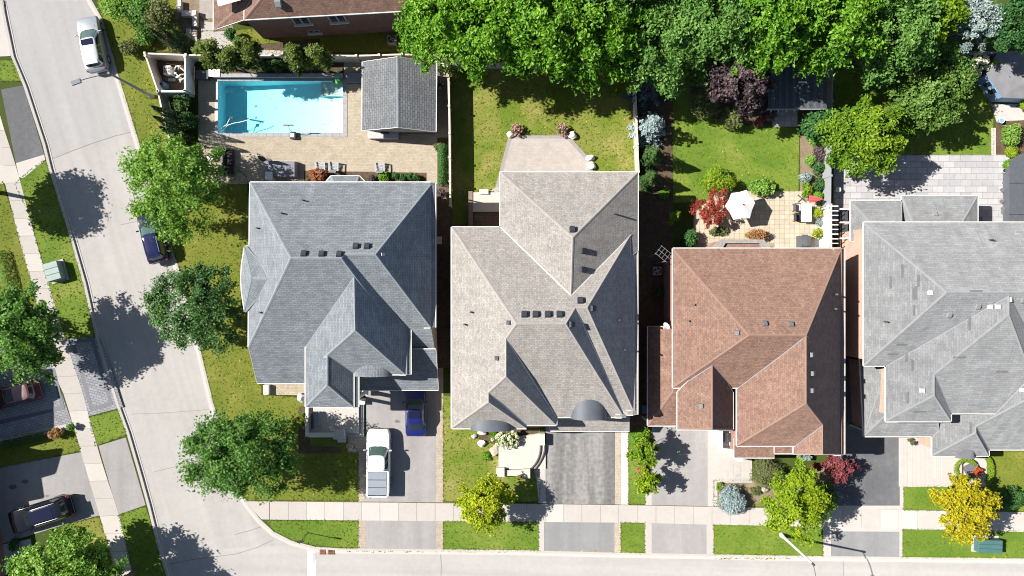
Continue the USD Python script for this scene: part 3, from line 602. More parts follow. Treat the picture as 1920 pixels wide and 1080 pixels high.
    def hit(s, u, v):
        "first roof point under a photo pixel"
        o = np.array([0, 0, H]); d = P(u, v, 0) - o
        a, b, c = s.tri[:, 0], s.tri[:, 1], s.tri[:, 2]; e1, e2 = b - a, c - a; h = np.cross(d, e2); det = np.einsum('ij,ij->i', e1, h)
        det = np.where(np.abs(det) < 1e-12, 1e-12, det); sv = o - a; uu = np.einsum('ij,ij->i', sv, h) / det; qv = np.cross(sv, e1)
        vv = np.einsum('j,ij->i', d, qv) / det; tt = np.einsum('ij,ij->i', e2, qv) / det
        ok = (uu >= -1e-6) & (vv >= -1e-6) & (uu + vv <= 1 + 1e-6) & (tt > 0)
        if not ok.any(): return None, None
        i = np.where(ok)[0][np.argmin(tt[ok])]; return o + d * tt[i], s.nrm[i]
    def vent(s, u, v, w=0.42, h=0.2, m=None):
        p, n = s.hit(u, v)
        if p is None: return
        x = np.cross([0, 0, 1.0], n); x = x / max(np.linalg.norm(x), 1e-6) if np.linalg.norm(x) > 1e-3 else np.array([1.0, 0, 0]); y = np.cross(n, x)
        b = [p + x * i * w / 2 + y * j * w / 2 + n * -0.03 for i in (-1, 1) for j in (-1, 1)] + [p + x * i * w * 0.42 + y * j * w * 0.42 + n * h for i in (-1, 1) for j in (-1, 1)]
        b += [p + x * i * w * 0.42 + y * -w * 0.62 + n * h * 0.85 for i in (-1, 1)]
        s.part('roof_vent', hull(b), m or M_vent_dark, s.roof_path)
    def pipe(s, u, v, h=0.45, r=0.06, m=None):
        p, n = s.hit(u, v)
        if p is None: return
        s.part('vent_pipe', MB().tube([p - [0, 0, .1], p + [0, 0, h]], r, 8), m or M_darkgrey, s.roof_path, smooth=40)
    def opening(s, side, c, z0, w, h, kind='window', which=0, m=None):
        "a window or door set in the outermost wall that faces side at coordinate c"
        zt = sorted(s.wp, reverse=True)[which]; g = s.wp[zt]
        ln = LineString([(c, -300), (c, 300)]) if side in 'NS' else LineString([(-300, c), (300, c)])
        it = g.boundary.intersection(ln)
        pts = [q for q in getattr(it, 'geoms', [it]) if not q.is_empty]
        if not pts: return
        k = {'N': lambda q: -q.coords[0][1], 'S': lambda q: q.coords[0][1], 'E': lambda q: -q.coords[0][0], 'W': lambda q: q.coords[0][0]}[side]
        q = np.array(sorted(pts, key=k)[0].coords[0]); o = np.array({'N': (0, 1), 'S': (0, -1), 'E': (1, 0), 'W': (-1, 0)}[side], float)
        along_ = side in 'NS'
        def bx(mb, off, zc, ww, hh, d, dd):   # off along the wall, d depth out, dd thickness
            cc = q + o * d + (np.array([off, 0]) if along_ else np.array([0, off]))
            mb.box((cc[0], cc[1], zc), (ww, dd, hh) if along_ else (dd, ww, hh))
        if kind == 'window':
            f = MB(); t = 0.09
            bx(f, 0, z0 + t / 2, w, t, 0.03, 0.12); bx(f, 0, z0 + h - t / 2, w, t, 0.03, 0.12)
            for sx in (-1, 1): bx(f, sx * (w / 2 - t / 2), z0 + h / 2, t, h - 2 * t, 0.03, 0.12)
            bx(f, 0, z0 + h / 2, t * 0.8, h - 2 * t, 0.03, 0.10)
            p = s.part('window', f, m or M_white)
            g1 = MB(); bx(g1, 0, z0 + h / 2, w - t, h - t, 0.006, 0.02); s.part('pane', g1, M_glass, p)
            sl = MB(); bx(sl, 0, z0 - 0.06, w + 0.2, 0.10, 0.06, 0.18); s.part('sill', sl, M_offwhite, p)
        else:
            f = MB(); bx(f, 0, z0 + h / 2, w, h, 0.02, 0.08); p = s.part(kind, f, m or M_white)
            if kind == 'garage_door':
                for r in range(4):
                    for cidx in range(4):
                        pn = MB(); bx(pn, -w / 2 + (cidx + .5) * w / 4, z0 + (r + .5) * h / 4, w / 4 - 0.12, h / 4 - 0.12, 0.068, 0.02); s.part('door_panel', pn, m or M_white, p)
            else:
                hd = MB(); bx(hd, w * 0.38, z0 + 1.0, 0.05, 0.12, 0.09, 0.06); s.part('handle', hd, M_steel, p)
def inset_poly(pts, d=0.42): return Polygon([tuple(np.asarray(P(*a) if not isinstance(a, np.ndarray) else a)[:2]) for a in pts]).convex_hull.buffer(-d, join_style=2)
def downspout(h, u, v, z, m=None):
    p = P(u, v, z); h.part('downspout', MB().box((p[0], p[1], z / 2), (0.09, 0.09, z)), m or M_white)
def barrel(h, u0, u1, v_front, z, rise, m, depth=2.6, front=None):
    "arched dormer roof: half an elliptic cylinder running back into the slope"
    a, b = P(u0, v_front, z), P(u1, v_front, z); cx, r = (a[0] + b[0]) / 2, (b[0] - a[0]) / 2; y0 = a[1]; n = 20
    ring = [(cx - r * math.cos(math.pi * k / n), z + rise * math.sin(math.pi * k / n)) for k in range(n + 1)]
    mb = MB(); v = [(x, y0 - 0.08, zz) for x, zz in ring] + [(x, y0 + depth, zz) for x, zz in ring]
    mb.add(v, [[k, k + 1, n + 2 + k] for k in range(n)] + [[k, n + 2 + k, n + 1 + k] for k in range(n)])
    p = h.part('arched_dormer', mb, m, smooth=40, uv=(m in (M_sh_blue,)))
    v2 = [(x, y0, zz - 0.03) for x, zz in ring] + [(cx, y0, z - 0.02)]
    h.part('dormer_front', MB().add(v2, [[k + 1, k, n + 1] for k in range(n)]), front or M_white, p)

ZE = 5.7
# ---- house with the slate-grey roof (corner lot)
h1 = House('house', 'brick house with slate grey shingle hip roof on the corner lot beside the swimming pool', 'house', P(640, 520, 0), group=None)
zA1 = zslope(760 - 960, 5.87, 640 - 960, 1.04); sn = (zA1 - ZE) / (Y_(342, ZE) - Y_(484, zA1)); zA2 = zslope(540 - 342, ZE, 540 - 477, sn)
zB = zslope(760 - 960, 5.87, 666 - 960, 1.04); sW = (zB - ZE) / (X_(666, zB) - X_(573, ZE)); zC = zslope(573 - 960, ZE, 614 - 960, sW)
sS = (zA1 - ZE) / (Y_(484, zA1) - Y_(650, ZE)); zl = zdown(650, ZE, 718, sS)
x_w = X_(466, ZE); lowW = np.array([x_w, Y_(718, zl), zl]); lowE = np.array([X_(610, 4.5), Y_(718, zl), zl])
s2 = (zA2 - ZE) / (Y_(477, zA2) - Y_(616, ZE)); zl2 = zdown(616, ZE, 683, s2)
A1a = blk([(469, 342, ZE), (466, 650, ZE), lowW, lowE, (640, 342, ZE)], [(545, 484, zA1), (640, 484, zA1)])
A1b = blk([(560, 343, ZE)] + co(760, 343, sn, -1) + co(760, 650, sS, 1) + [(560, 650, ZE)], [(600, 484, zA1), (640, 484, zA1)])
A2 = blk([(560, 342, ZE)] + co(808, 342, sn, -1) + [(808, 614, 5.87), np.array([X_(815, ZE), Y_(683, zl2), zl2]), np.array([X_(640, ZE), Y_(683, zl2), zl2])], [(600, 477, zA2), (704, 477, zA2)])
B = blk([(573, 645, ZE), (573, 702, ZE), (760, 702, 5.87), (760, 600, 5.87)], [(664, 514, zB), (666, 619, zB)])
C = blk([(573, 690, ZE), (573, 763, ZE), (663, 763, 5.87), (663, 690, 5.87)], [(614, 668, zC), (614, 722, zC)])
G1 = blk([(655, 731, 2.9), (822, 731, 2.9)], [(817, 655, 4.9), (655, 655, 4.9), P(817, 655, 4.9) - [0, 0, .4], P(655, 655, 4.9) - [0, 0, .4]])
WB = blk([(459, 462, ZE), (453.5, 497, ZE), (452, 522, ZE), (453.5, 547, ZE), (459, 584, ZE), (500, 584, ZE), (500, 462, ZE)], [(514, 522, 8.0), (473, 522, 7.4)])
NB = blk([(612, 340, 3.1), (621, 330, 3.1), (673, 330, 3.1), (683, 340, 3.1), (683, 350, 3.1), (612, 350, 3.1)], [(628, 350, 3.9), (666, 350, 3.9)])
h1.roof([A1a, A1b, A2, B, C, G1, WB, NB, skirt(816, 343, 614, ZE), skirt(770, 612, 702, ZE), skirt(672, 702, 763, ZE)], M_sh_blue, M_cap_blue, M_valley, M_brick_tan)
w_main = inset_poly([(469, 342, ZE), (816, 343, ZE), (816, 612, ZE), (466, 650, ZE)]).union(inset_poly([(573, 600, ZE), (573, 702, ZE), (770, 702, ZE), (770, 600, ZE)]))
h1.walls([(w_main, 5.55), (inset_poly([(459, 462, ZE), (453, 522, ZE), (459, 584, ZE), (500, 584, ZE), (500, 462, ZE)], 0.3), 5.55), (inset_poly([lowW, lowE, P(466, 600, ZE), P(640, 600, ZE)]), zl - 0.1),
          (inset_poly([(655, 731, 2.9), (822, 731, 2.9), (817, 620, 2.9), (655, 620, 2.9)]), 2.75), (inset_poly([(615, 340, 3.1), (621, 331, 3.1), (673, 331, 3.1), (680, 340, 3.1), (680, 352, 3.1), (615, 352, 3.1)], 0.15), 2.95)], M_brick_tan)
barrel(h1, 664, 736, 702.5, ZE - 0.1, 0.95, M_sh_blue, 2.4)
for u, v in ((569.5, 477), (603, 477.5), (636, 478), (667, 463), (688, 463)): h1.vent(u, v)
h1.vent(716, 477, 0.25, 0.15, M_greymetal)
for u, v in ((569, 376), (529, 400), (484, 428), (490, 586), (484, 822)): h1.pipe(u, v)
for x in (-17, -12.5, -8): h1.opening('N', x, 3.4, 1.6, 1.4); 
for x in (-18.5, -8.5): h1.opening('N', x, 0.7, 1.5, 1.5)
h1.opening('N', -11.5, 0.15, 1.8, 2.2, 'patio_door')
for y in (6, 2, -2): h1.opening('W', y, 3.4, 1.3, 1.4)
h1.opening('S', -12.0, 3.4, 1.6, 1.5); h1.opening('S', -9.6, 0.1, 4.2, 2.2, 'garage_door', 2)
h1.opening('S', -14.2, 0.6, 1.1, 2.2, 'front_door', 0, M_darkgrey)
for x, y in ((573, 763), (672, 763)):      # portico columns
    p = P(x, y, ZE); sx = 0.45 if x < 600 else -0.45
    c_ = h1.part('column', MB().tube([(p[0] + sx, p[1] + 0.45, 0.75), (p[0] + sx, p[1] + 0.45, 3.0), (p[0] + sx, p[1] + 0.45, ZE - 0.2)], [0.19, 0.17, 0.15], 14), M_white, smooth=40)
    h1.part('column_base', MB().box((p[0] + sx, p[1] + 0.45, 0.67), (0.5, 0.5, 0.18)), M_white, c_)
p0, p1 = P(573, 763, ZE), P(672, 763, ZE)
downspout(h1, 816, 350, ZE - .2); downspout(h1, 469, 346, ZE - .2)

# ---- house with the beige roof (middle)
h2 = House('house', 'large house with pale beige shingle roof and two dark arched dormers over its front', 'house', P(1020, 570, 0))
zM1 = zslope(1166 - 960, 5.87, 1061 - 960, 1.03); nM = (zM1 - ZE) / (Y_(426, ZE) - Y_(607, zM1)); zM2 = zslope(540 - 426, ZE, 540 - 577, nM)
wM = (zM1 - ZE) / (X_(968, zM1) - X_(847, ZE))
zD = ZE + nM * 0
for _ in range(40): zD = ZE + nM * (Y_(426, ZE) - Y_(554, zD))
zF1 = zslope(847 - 960, ZE, 949 - 960, wM); zF2 = zslope(847 - 960, ZE, 916 - 960, wM)
M1 = blk([(847, 426, ZE), (847, 782, ZE)] + co(1166, 782, 0.65, 1) + co(1166, 426, nM, -1), [(968, 607, zM1), (1061, 607, zM1)])
M2 = blk([(1000, 426, ZE)] + co(1187, 426, nM, -1) + co(1187, 777, 0.5, 1) + [(1000, 777, ZE)], [(1040, 577, zM2), (1101, 577, zM2)])
D = blk([(938, 323, ZE), (1196, 323, ZE), (1196, 470, ZE), (938, 470, ZE)], [(1074, 445, zD), (1070, 568, zD)])
F1 = blk([(847, 660, ZE), (847, 797, ZE), (1043, 797, ZE), (1043, 720, ZE)], [(949, 628, zF1), (949, 706, zF1)])
F2 = blk([(847, 740, ZE), (847, 803, ZE), (987, 803, ZE), (987, 745, ZE)], [(916, 722, zF2), (916, 754, zF2)])
G2 = blk([(1031, 808, 3.0), (1180, 808, 3.0)], [(1180, 762, 4.5), (1031, 762, 4.5), P(1180, 762, 4.1), P(1031, 762, 4.1)])
h2.roof([M1, M2, D, F1, F2, G2, skirt(1195, 440, 777, ZE), skirt(1174, 700, 782, ZE)], M_sh_beige, M_cap_beige, M_valley_white, M_brick_tan)
h2.walls([(inset_poly([(938, 323, ZE), (1196, 323, ZE), (1196, 600, ZE), (938, 600, ZE)]).union(inset_poly([(847, 426, ZE), (1195, 426, ZE), (1195, 777, ZE), (847, 777, ZE)])).union(inset_poly([(847, 700, ZE), (847, 803, ZE), (987, 803, ZE), (987, 700, ZE)])), 5.55),
          (inset_poly([(1031, 808, 3.0), (1180, 808, 3.0), (1180, 700, 3.0), (1031, 700, 3.0)]), 2.85)], M_brick_tan)
barrel(h2, 1070, 1138, 782.5, ZE - 0.05, 1.05, M_slate_metal, 3.2); barrel(h2, 882, 963, 803.5, ZE - 0.05, 1.0, M_slate_metal, 3.0)
for u, v in ((983, 591), (1004, 591), (1027, 591), (1049, 591), (1088, 565), (1073, 432), (1092, 470), (1091, 505), (1110, 578), (1070, 608)): h2.vent(u, v, 0.44, 0.22)
for u, v in ((955, 605), (933, 672)): h2.vent(u, v, 0.34, 0.12, M_darkgrey)
for u, v in ((883, 585), (871, 608), (1152, 401), (1160, 600), (1170, 655)): h2.pipe(u, v, 0.5, 0.07)
for x in (1, 5, 8.5): h2.opening('N', x, 3.4, 1.6, 1.4)
h2.opening('N', 4.5, 0.15, 2.4, 2.2, 'patio_door'); h2.opening('N', 8.3, 0.8, 1.4, 1.4)
h2.opening('S', -1.6, 3.3, 1.8, 1.7); h2.opening('S', -1.6, 0.8, 1.8, 1.7); h2.opening('S', 6.2, 3.4, 1.8, 1.5); h2.opening('S', 6.0, 0.05, 4.8, 2.25, 'garage_door', 1)
h2.opening('S', 2.0, 0.5, 1.2, 2.2, 'front_door', 0, M_darkgrey)
for y in (3, -2, -7): h2.opening('W', y, 3.4, 1.1, 1.3)

# ---- house with the brown roof
h3 = House('house', 'house with reddish brown shingle roof behind the umbrella patio', 'house', P(1420, 640, 0))
zK = zslope(1574 - 960, 5.87, 1512 - 960, 1.03); zL = zslope(1270 - 960, ZE, 1336 - 960, 0.96); zJ = zslope(1574 - 960, 5.87, 1543 - 960, 1.03)
M3b = blk([(1262, 466, ZE)] + co(1574, 466, 0.66, -1) + [(1574, 727, 5.87), (1262, 727, ZE)], [(1405, 629, zK), (1512, 629, zK)])
K = blk([(1382, 712, ZE), (1382, 836, ZE), (1574, 836, 5.87), (1574, 712, 5.87)], [(1512, 630, zK), (1512, 757, zK)])
Lb = blk([(1270, 735, ZE), (1270, 805, ZE), (1374, 805, ZE), (1374, 735, ZE)], [(1336, 668, zL), (1336, 805, zL)])
J = blk([(1488, 815, ZE), (1488, 852, ZE), (1574, 852, 5.87), (1574, 800, 5.87)], [(1543, 785, zJ), (1543, 852, zJ)])
G3 = blk([(1215, 612, 2.8), (1215, 798, 2.8), (1285, 798, 2.8), (1285, 612, 2.8)], [(1262, 612, 4.5), (1285, 612, 4.5), (1285, 735, 4.5), (1262, 735, 4.5)])
PO3 = blk([(1377, 858, 3.0), (1452, 858, 3.0)], [(1452, 822, 3.5), (1377, 822, 3.5), P(1452, 822, 3.1), P(1377, 822, 3.1)])
PO3b = blk([(1452.5, 850, 3.6), (1490, 850, 3.6)], [(1490, 822, 4.1), (1452.5, 822, 4.1), P(1490, 822, 3.7), P(1452.5, 822, 3.7)])
h3.roof([M3b, K, Lb, J, G3, PO3, PO3b, skirt(1583, 466, 852, ZE)], M_sh_brown, M_cap_brown, M_valley, M_brick_maroon)
h3.walls([(inset_poly([(1262, 466, ZE), (1583, 466, ZE), (1583, 727, ZE), (1262, 727, ZE)]).union(inset_poly([(1382, 600, ZE), (1382, 836, ZE), (1583, 836, ZE), (1583, 600, ZE)])).union(inset_poly([(1270, 600, ZE), (1270, 805, ZE), (1374, 805, ZE), (1374, 600, ZE)])).union(inset_poly([(1488, 700, ZE), (1488, 852, ZE), (1583, 852, ZE), (1583, 700, ZE)])), 5.55),
          (inset_poly([(1215, 612, 2.8), (1215, 798, 2.8), (1275, 798, 2.8), (1275, 612, 2.8)], 0.3), 2.65), (inset_poly([(1377, 858, 3.0), (1452, 858, 3.0), (1452, 780, 3.0), (1377, 780, 3.0)], 0.3), 2.85)], M_brick_maroon)
for u, v in ((1434, 608), (1483, 609), (1384, 624), (1316.5, 761)): h3.vent(u, v, 0.36, 0.16, M_vent)
for u, v in ((1520, 665), (1521.5, 700), (1521, 732)): h3.vent(u, v, 0.36, 0.22, M_vent)
for u, v in ((1566, 552), (1564, 579), (1299, 571), (1289, 601)): h3.pipe(u, v, 0.4, 0.07, M_vent)
h3.opening('N', 14.5, 3.4, 1.4, 1.3); h3.opening('N', 20.5, 3.4, 1.6, 1.3); h3.opening('N', 23, 0.15, 1.9, 2.2, 'patio_door')
h3.opening('S', 14.8, 3.4, 1.4, 1.4); h3.opening('S', 20.5, 3.4, 1.6, 1.4); h3.opening('S', 12.2, 0.05, 2.3, 2.2, 'garage_door', 2)
for y in (0, -5): h3.opening('E', y, 3.4, 1.0, 1.2)
# projecting bay on its garden side
bay = [(1334, 466, 2.9), (1352, 448.5, 2.9), (1432, 449, 2.9), (1446, 466, 2.9)]
h3.part('bay_frame', MB().prism(Polygon([tuple(P(*a)[:2]) for a in bay]).difference(Polygon([tuple(P(*a)[:2]) for a in ((1352, 470, 2.9), (1360, 456, 2.9), (1424, 456, 2.9), (1434, 470, 2.9))])), 2.7, 2.95), M_grey_wood)
h3.part('bay_wall', MB().prism(Polygon([tuple(P(*a)[:2]) for a in bay]).buffer(-0.1), 0, 2.72), M_brick_maroon, uv=True)

# ---- house with the grey roof (right)
h4 = House('house', 'house with mottled grey shingle roof and pink brick side wall running off the right edge', 'house', P(1780, 600, 0))
zM4 = zslope(1620 - 960, ZE, 1776 - 960, 0.9); zN4 = zM4 - 0.15; wN = (zN4 - ZE) / (X_(1892, zN4) - X_(1661, ZE)); zO = zslope(1661 - 960, ZE, 1752 - 960, wN)
wP = 0.8; zP = zslope(1748 - 960, 3.0, 1830 - 960, wP); zPb = zslope(1748 - 960, 3.0, 1935 - 960, wP)
M4 = blk([(1620, 417, ZE), (1620, 686, ZE), (2100, 686, ZE), (2100, 417, ZE)], [(1776, 548, zM4), (2040, 548, zM4)])
N4 = blk([(1661, 640, ZE), (1661, 775, ZE), (1960, 775, ZE), (1960, 620, ZE)], [(1892, 551, zN4), (1892, 590, zN4)])
O4 = blk([(1661, 720, ZE), (1661, 790, ZE), (1783, 790, ZE), (1783, 745, ZE)], [(1752, 680, zO), (1752, 742, zO)])
Pb = blk([(1748, 740, 3.0), (1748, 843, 3.0), (2090, 843, 3.0), (2090, 740, 3.0)], [(1935, 690, zPb), (1935, 745, zPb)])
P4 = blk([(1748, 815, 3.0), (1748, 855, 3.0), (1854, 855, 3.0), (1854, 825, 3.0)], [(1830, 780, zP), (1830, 812, zP)])
G4 = blk([(1612, 668, 3.0), (1620, 818, 3.0), (1760, 818, 3.0)], [(1672, 668, 4.7), (1690, 752, 4.7), (1760, 752, 4.7), P(1760, 752, 4.0), P(1672, 668, 4.0)])
R4 = blk([(1595, 376.5, 2.9), (1691, 376.5, 2.9), (1691, 440, 2.9), (1595, 452, 2.9)], [(1640, 425, 3.9), (1691, 425, 3.9), (1691, 452, 3.9), (1640, 452, 3.9)])
R4b = blk([(1691, 367.5, 2.9), (1833, 367.5, 2.9), (1833, 440, 2.9), (1691, 440, 2.9)], [(1715, 425, 3.92), (1800, 425, 3.92), (1800, 440, 3.92), (1715, 440, 3.92)])
h4.roof([M4, N4, O4, Pb, P4, G4, R4, R4b], M_sh_grey, M_cap_grey, M_valley, M_brick_pink)
h4.walls([(inset_poly([(1620, 417, ZE), (1620, 686, ZE), (2100, 686, ZE), (2100, 417, ZE)]).union(inset_poly([(1661, 600, ZE), (1661, 790, ZE), (1783, 790, ZE), (1783, 600, ZE)])).union(inset_poly([(1783, 600, ZE), (1783, 775, ZE), (2090, 775, ZE), (2090, 600, ZE)])), 5.55), (inset_poly([(1748, 800, 3.0), (1748, 855, 3.0), (1854, 855, 3.0), (1854, 800, 3.0)]).union(inset_poly([(1748, 760, 3.0), (1748, 843, 3.0), (2090, 843, 3.0), (2090, 760, 3.0)])), 2.85),
          (inset_poly([(1612, 668, 3), (1620, 818, 3), (1760, 818, 3), (1760, 668, 3)]), 2.85), (inset_poly([(1600, 376.5, 2.9), (1833, 367.5, 2.9), (1833, 470, 2.9), (1600, 470, 2.9)], 0.3), 2.75)], M_brick_pink)
barrel(h4, 1790, 1826, 856, 2.95, 0.6, M_sh_grey, 1.6)
for u, v in ((1745, 549), (1834, 574), (1857, 575), (1872, 575), (1895, 562), (1919, 562), (1730, 732), (1780, 690 - 100), (1918, 731), (1753, 402)): h4.vent(u, v, 0.36, 0.12, M_greymetal)
for u, v in ((1658, 603), (1855, 450)): h4.pipe(u, v, 0.5, 0.06)
M_tab = mat('dark_shingle', (0.115, 0.117, 0.122), rough=0.95)
for (u, v, vert) in ((1713, 551, 1), (1718, 549, 1), (1692, 508, 1), (1670, 529, 1), (1722, 527, 1), (1714, 583, 1), (1700, 667, 1), (1711, 685, 1), (1690, 646, 0), (1672, 664, 0), (1799, 670, 0), (1879, 697, 0), (1818, 608, 1), (1724, 772, 0), (1702, 745, 1), (1820, 802, 1), (1830, 546, 0)):
    p, n = h4.hit(u, v)
    if p is None: continue
    x = np.cross([0, 0, 1.0], n); x /= max(np.linalg.norm(x), 1e-6); y = np.cross(n, x); w, hh = 0.42, 0.085
    c4 = [p + x * i * w * random.uniform(0.7, 1.3) + y * j * hh + n * k for i, j in ((-1, -1), (1, -1), (1, 1), (-1, 1)) for k in (0.002, 0.016)]
    h4.part('replaced_shingle', hull(c4), M_tab, h4.roof_path)
h4.opening('S', 31, 0.05, 4.6, 2.2, 'garage_door', 1); h4.opening('S', 34, 3.5, 1.6, 1.4); h4.opening('N', 32, 0.2, 2.2, 2.1, 'patio_door', 1); h4.opening('N', 30, 3.5, 1.4, 1.3); h4.opening('N', 36, 3.5, 1.4, 1.3)

# ---- house at the top edge (brick wall faces the pool)
h0 = House('house', 'red brick house with brown roof along the top edge above the pool hedge', 'house', P(600, -60, 0))
S0, S1 = P(458, 36.5, 5.5), P(772, 19.5, 5.5)
h0.roof([blk([S0, S1, (790, -330, 5.5), (470, -330, 5.5)], [(585, -120, 9.9), (680, -128, 9.9)]),
         blk([(397, -330, 4.4), (401, 56, 4.3), (460, 36, 5.3), (480, -10, 5.5), (480, -330, 5.5)], [(530, -60, 7.4), (530, -250, 7.4)])], M_sh_brown, M_cap_brown, M_valley, M_brick_red)
dirx = (S1 - S0) / np.linalg.norm(S1 - S0); inw = np.array([-dirx[1], dirx[0], 0])
q0, q1 = S0 + inw * 0.35 - dirx * 0.3, S1 + inw * 0.35 - dirx * 0.5
h0.walls([(Polygon([tuple(q0[:2]), tuple(q1[:2]), tuple((q1 + inw * 14)[:2]), tuple((q0 + inw * 14)[:2])]), 5.35), (inset_poly([(397, -330, 4.3), (401, 20, 4.3), (440, 20, 4.3), (440, -330, 4.3)]), 4.1)], M_brick_red)
def south_window(h, dd, z0, w, hh):
    b = q0 + dirx * dd; ang = math.atan2(dirx[1], dirx[0])
    def bx(off, zc, ww, h_, d, th): 
        c = b + dirx * off - inw * d; return MB().box((c[0], c[1], zc), (ww, th, h_), ang)
    f = MB(); t = 0.09
    for off, zc, ww, h_ in ((0, z0 + t / 2, w, t), (0, z0 + hh - t / 2, w, t), (-w / 2 + t / 2, z0 + hh / 2, t, hh - 2 * t), (w / 2 - t / 2, z0 + hh / 2, t, hh - 2 * t), (0, z0 + hh / 2, t, hh - 2 * t)): f.mesh(bx(off, zc, ww, h_, 0.03, 0.12))
    p = h.part('window', f, M_greymetal)
    for sx in (-1, 1): h.part('pane', bx(sx * w / 4, z0 + hh / 2, w / 2 - t, hh - t, 0.006, 0.02), M_glass, p)
    h.part('sill', bx(0, z0 - 0.06, w + 0.24, 0.1, 0.09, 0.26), M_offwhite, p)
xw = lambda u: (X_(u, 3.9) - q0[0]) / dirx[0]
south_window(h0, xw(564), 3.1, 1.35, 1.5); south_window(h0, xw(632), 3.1, 1.35, 1.5); south_window(h0, xw(572), 0.9, 1.0, 0.7)
for u, v in ((522, 4),): h0.vent(u, v, 0.5, 0.35, M_greymetal)
h0.part('dormer_roof', hull([P(402, -20, 6.4), P(409, 12, 6.2), P(452, 0, 6.6), P(458, -40, 6.8), P(402, -20, 6.1), P(409, 12, 5.9), P(452, 0, 6.2), P(458, -40, 6.2)]), M_offwhite)
# ---- houses beyond the left edge (they only reach in with a brick edge and their shadows)
h5 = House('house', 'brick house beyond the left edge behind the interlocking paver driveway', 'house', (-44, -9, 0))
def G0(u, v, z): return np.array([(u - 960) / 22.0, (540 - v) / 22.0, z])
h5.roof([blk([G0(-26, 668, 5.5), G0(-24, 800, 5.5), G0(-250, 860, 5.5), G0(-260, 700, 5.5)], [G0(-120, 735, 8.2), G0(-170, 760, 8.2)])], M_sh_brown, M_cap_brown, M_valley, M_brick_red)
h5.walls([(Polygon([tuple(G0(*a)[:2]) for a in ((-26, 668, 0), (-24, 800, 0), (-250, 860, 0), (-260, 700, 0))]).buffer(-0.4, join_style=2), 5.3)], M_brick_red)
h6 = House('house', 'brick house whose corner shows at the left edge behind the black SUV', 'house', (-44, -20, 0))
h6.roof([blk([G0(-3, 818, 5.3), G0(-16, 862, 5.3), G0(-280, 930, 5.3), G0(-280, 850, 5.3)], [G0(-90, 860, 7.4), G0(-170, 885, 7.4)]),
         blk([G0(-45, 862, 5.3), G0(-38, 908, 5.3), G0(-280, 960, 5.3), G0(-280, 880, 5.3)], [G0(-120, 900, 7.0), G0(-190, 912, 7.0)]),
         blk([G0(2, 1016, 3.0), G0(12, 1180, 3.0), G0(-250, 1200, 3.0), G0(-250, 1016, 3.0)], [G0(-90, 1080, 5.0), G0(-150, 1120, 5.0)])], M_sh_brown, M_cap_brown, M_valley, M_brick_red)
h6.walls([(Polygon([tuple(G0(*a)[:2]) for a in ((-45, 862, 0), (-38, 908, 0), (-280, 960, 0), (-280, 870, 0))]).buffer(-0.3, join_style=2).union(Polygon([tuple(G0(*a)[:2]) for a in ((-3, 818, 0), (-16, 862, 0), (-280, 930, 0), (-280, 850, 0))]).buffer(-0.3, join_style=2)), 5.1),
          (Polygon([tuple(G0(*a)[:2]) for a in ((8, 1016, 0), (16, 1180, 0), (-250, 1200, 0), (-250, 905, 0), (-12, 905, 0))]).buffer(-0.1, join_style=2), 2.85)], M_brick_red)
# ---------------------------------------------------------------- fences
def fence(name, label, px, h, m, cap=0.13, spacing=2.3, group=None, zpx=None, post_top=0.1, cat='fence', rails=True):
    "posts, one top rail and one ribbed board panel to each bay; px are pixels of the fence top"
    zz = h if zpx is None else zpx
    pts = [P(u, v, zz)[:2] for u, v in px]
    t = Thing(name, label, cat, (*pts[0], 0), group=group)
    first = True
    for a, b in zip(pts[:-1], pts[1:]):
        l = np.linalg.norm(b - a); n = max(1, round(l / spacing)); d = (b - a) / l; nn_ = np.array([-d[1], d[0]]); ang = math.atan2(d[1], d[0])
        for i in range(n + 1):
            if i == 0 and not first: continue
            c = a + d * l * i / n
            t.part('post', MB().box((*c, (h + post_top) / 2), (0.13, 0.13, h + post_top), ang), m)
            t.part('post_cap', MB().box((*c, h + post_top + 0.02), (0.19, 0.19, 0.04), ang), m)
        for i in range(n):
            c0, c1 = a + d * (l * i / n + 0.067), a + d * (l * (i + 1) / n - 0.067); lb = np.linalg.norm(c1 - c0); c = (c0 + c1) / 2
            if rails: t.part('rail', MB().box((*c, h - 0.02), (lb, cap, 0.05), ang), m)
            k = max(2, int(lb / 0.15)); ring = []
            for j in range(k):
                x0, x1 = lb * j / k, lb * (j + 1) / k - 0.008; w = 0.022 if j % 2 else 0.014
                ring += [(x0, w), (x1, w), (x1 + 0.004, 0.008)]
            pg = Polygon([tuple(c0 + d * x + nn_ * w) for x, w in ring] + [tuple(c1 - nn_ * 0.012), tuple(c0 - nn_ * 0.012)]).buffer(0)
            t.part('board_panel', MB().prism(pg, 0.06, h - 0.047), m)
        first = False
    return t
fence('fence', 'long cream board fence along the top side of the pool yard', [(272, 100), (349, 103), (668, 104.5), (754, 102), (842, 104)], 1.85, M_cream)
fence('fence', 'cream fence slanting beside the road verge left of the pool yard', [(273, 105), (296, 172), (310, 236), (330, 300)], 1.8, M_cream)
fence('fence', 'white topped partition fence on the right of the pump enclosure', [(347, 106), (347, 170)], 1.8, M_white, cap=0.16, spacing=3.4)
fence('fence', 'white topped partition fence on the lower side of the pump enclosure', [(297, 171), (347, 171)], 1.8, M_white, cap=0.16, spacing=3.0)
fence('fence', 'pale narrow fence between the pool yard and the striped shadow lawn', [(841, 148), (843, 250), (844, 385)], 1.8, M_cream, cap=0.16)
fence('fence', 'pale wooden fence between the terrace lawn and the blue spruce', [(1190, 122), (1193, 220), (1197, 322)], 1.7, M_cream, cap=0.18)
fence('fence', 'dark shaded board fence behind the terrace lawn under the maples', [(848, 117), (1190, 119)], 1.8, M_grey_wood)
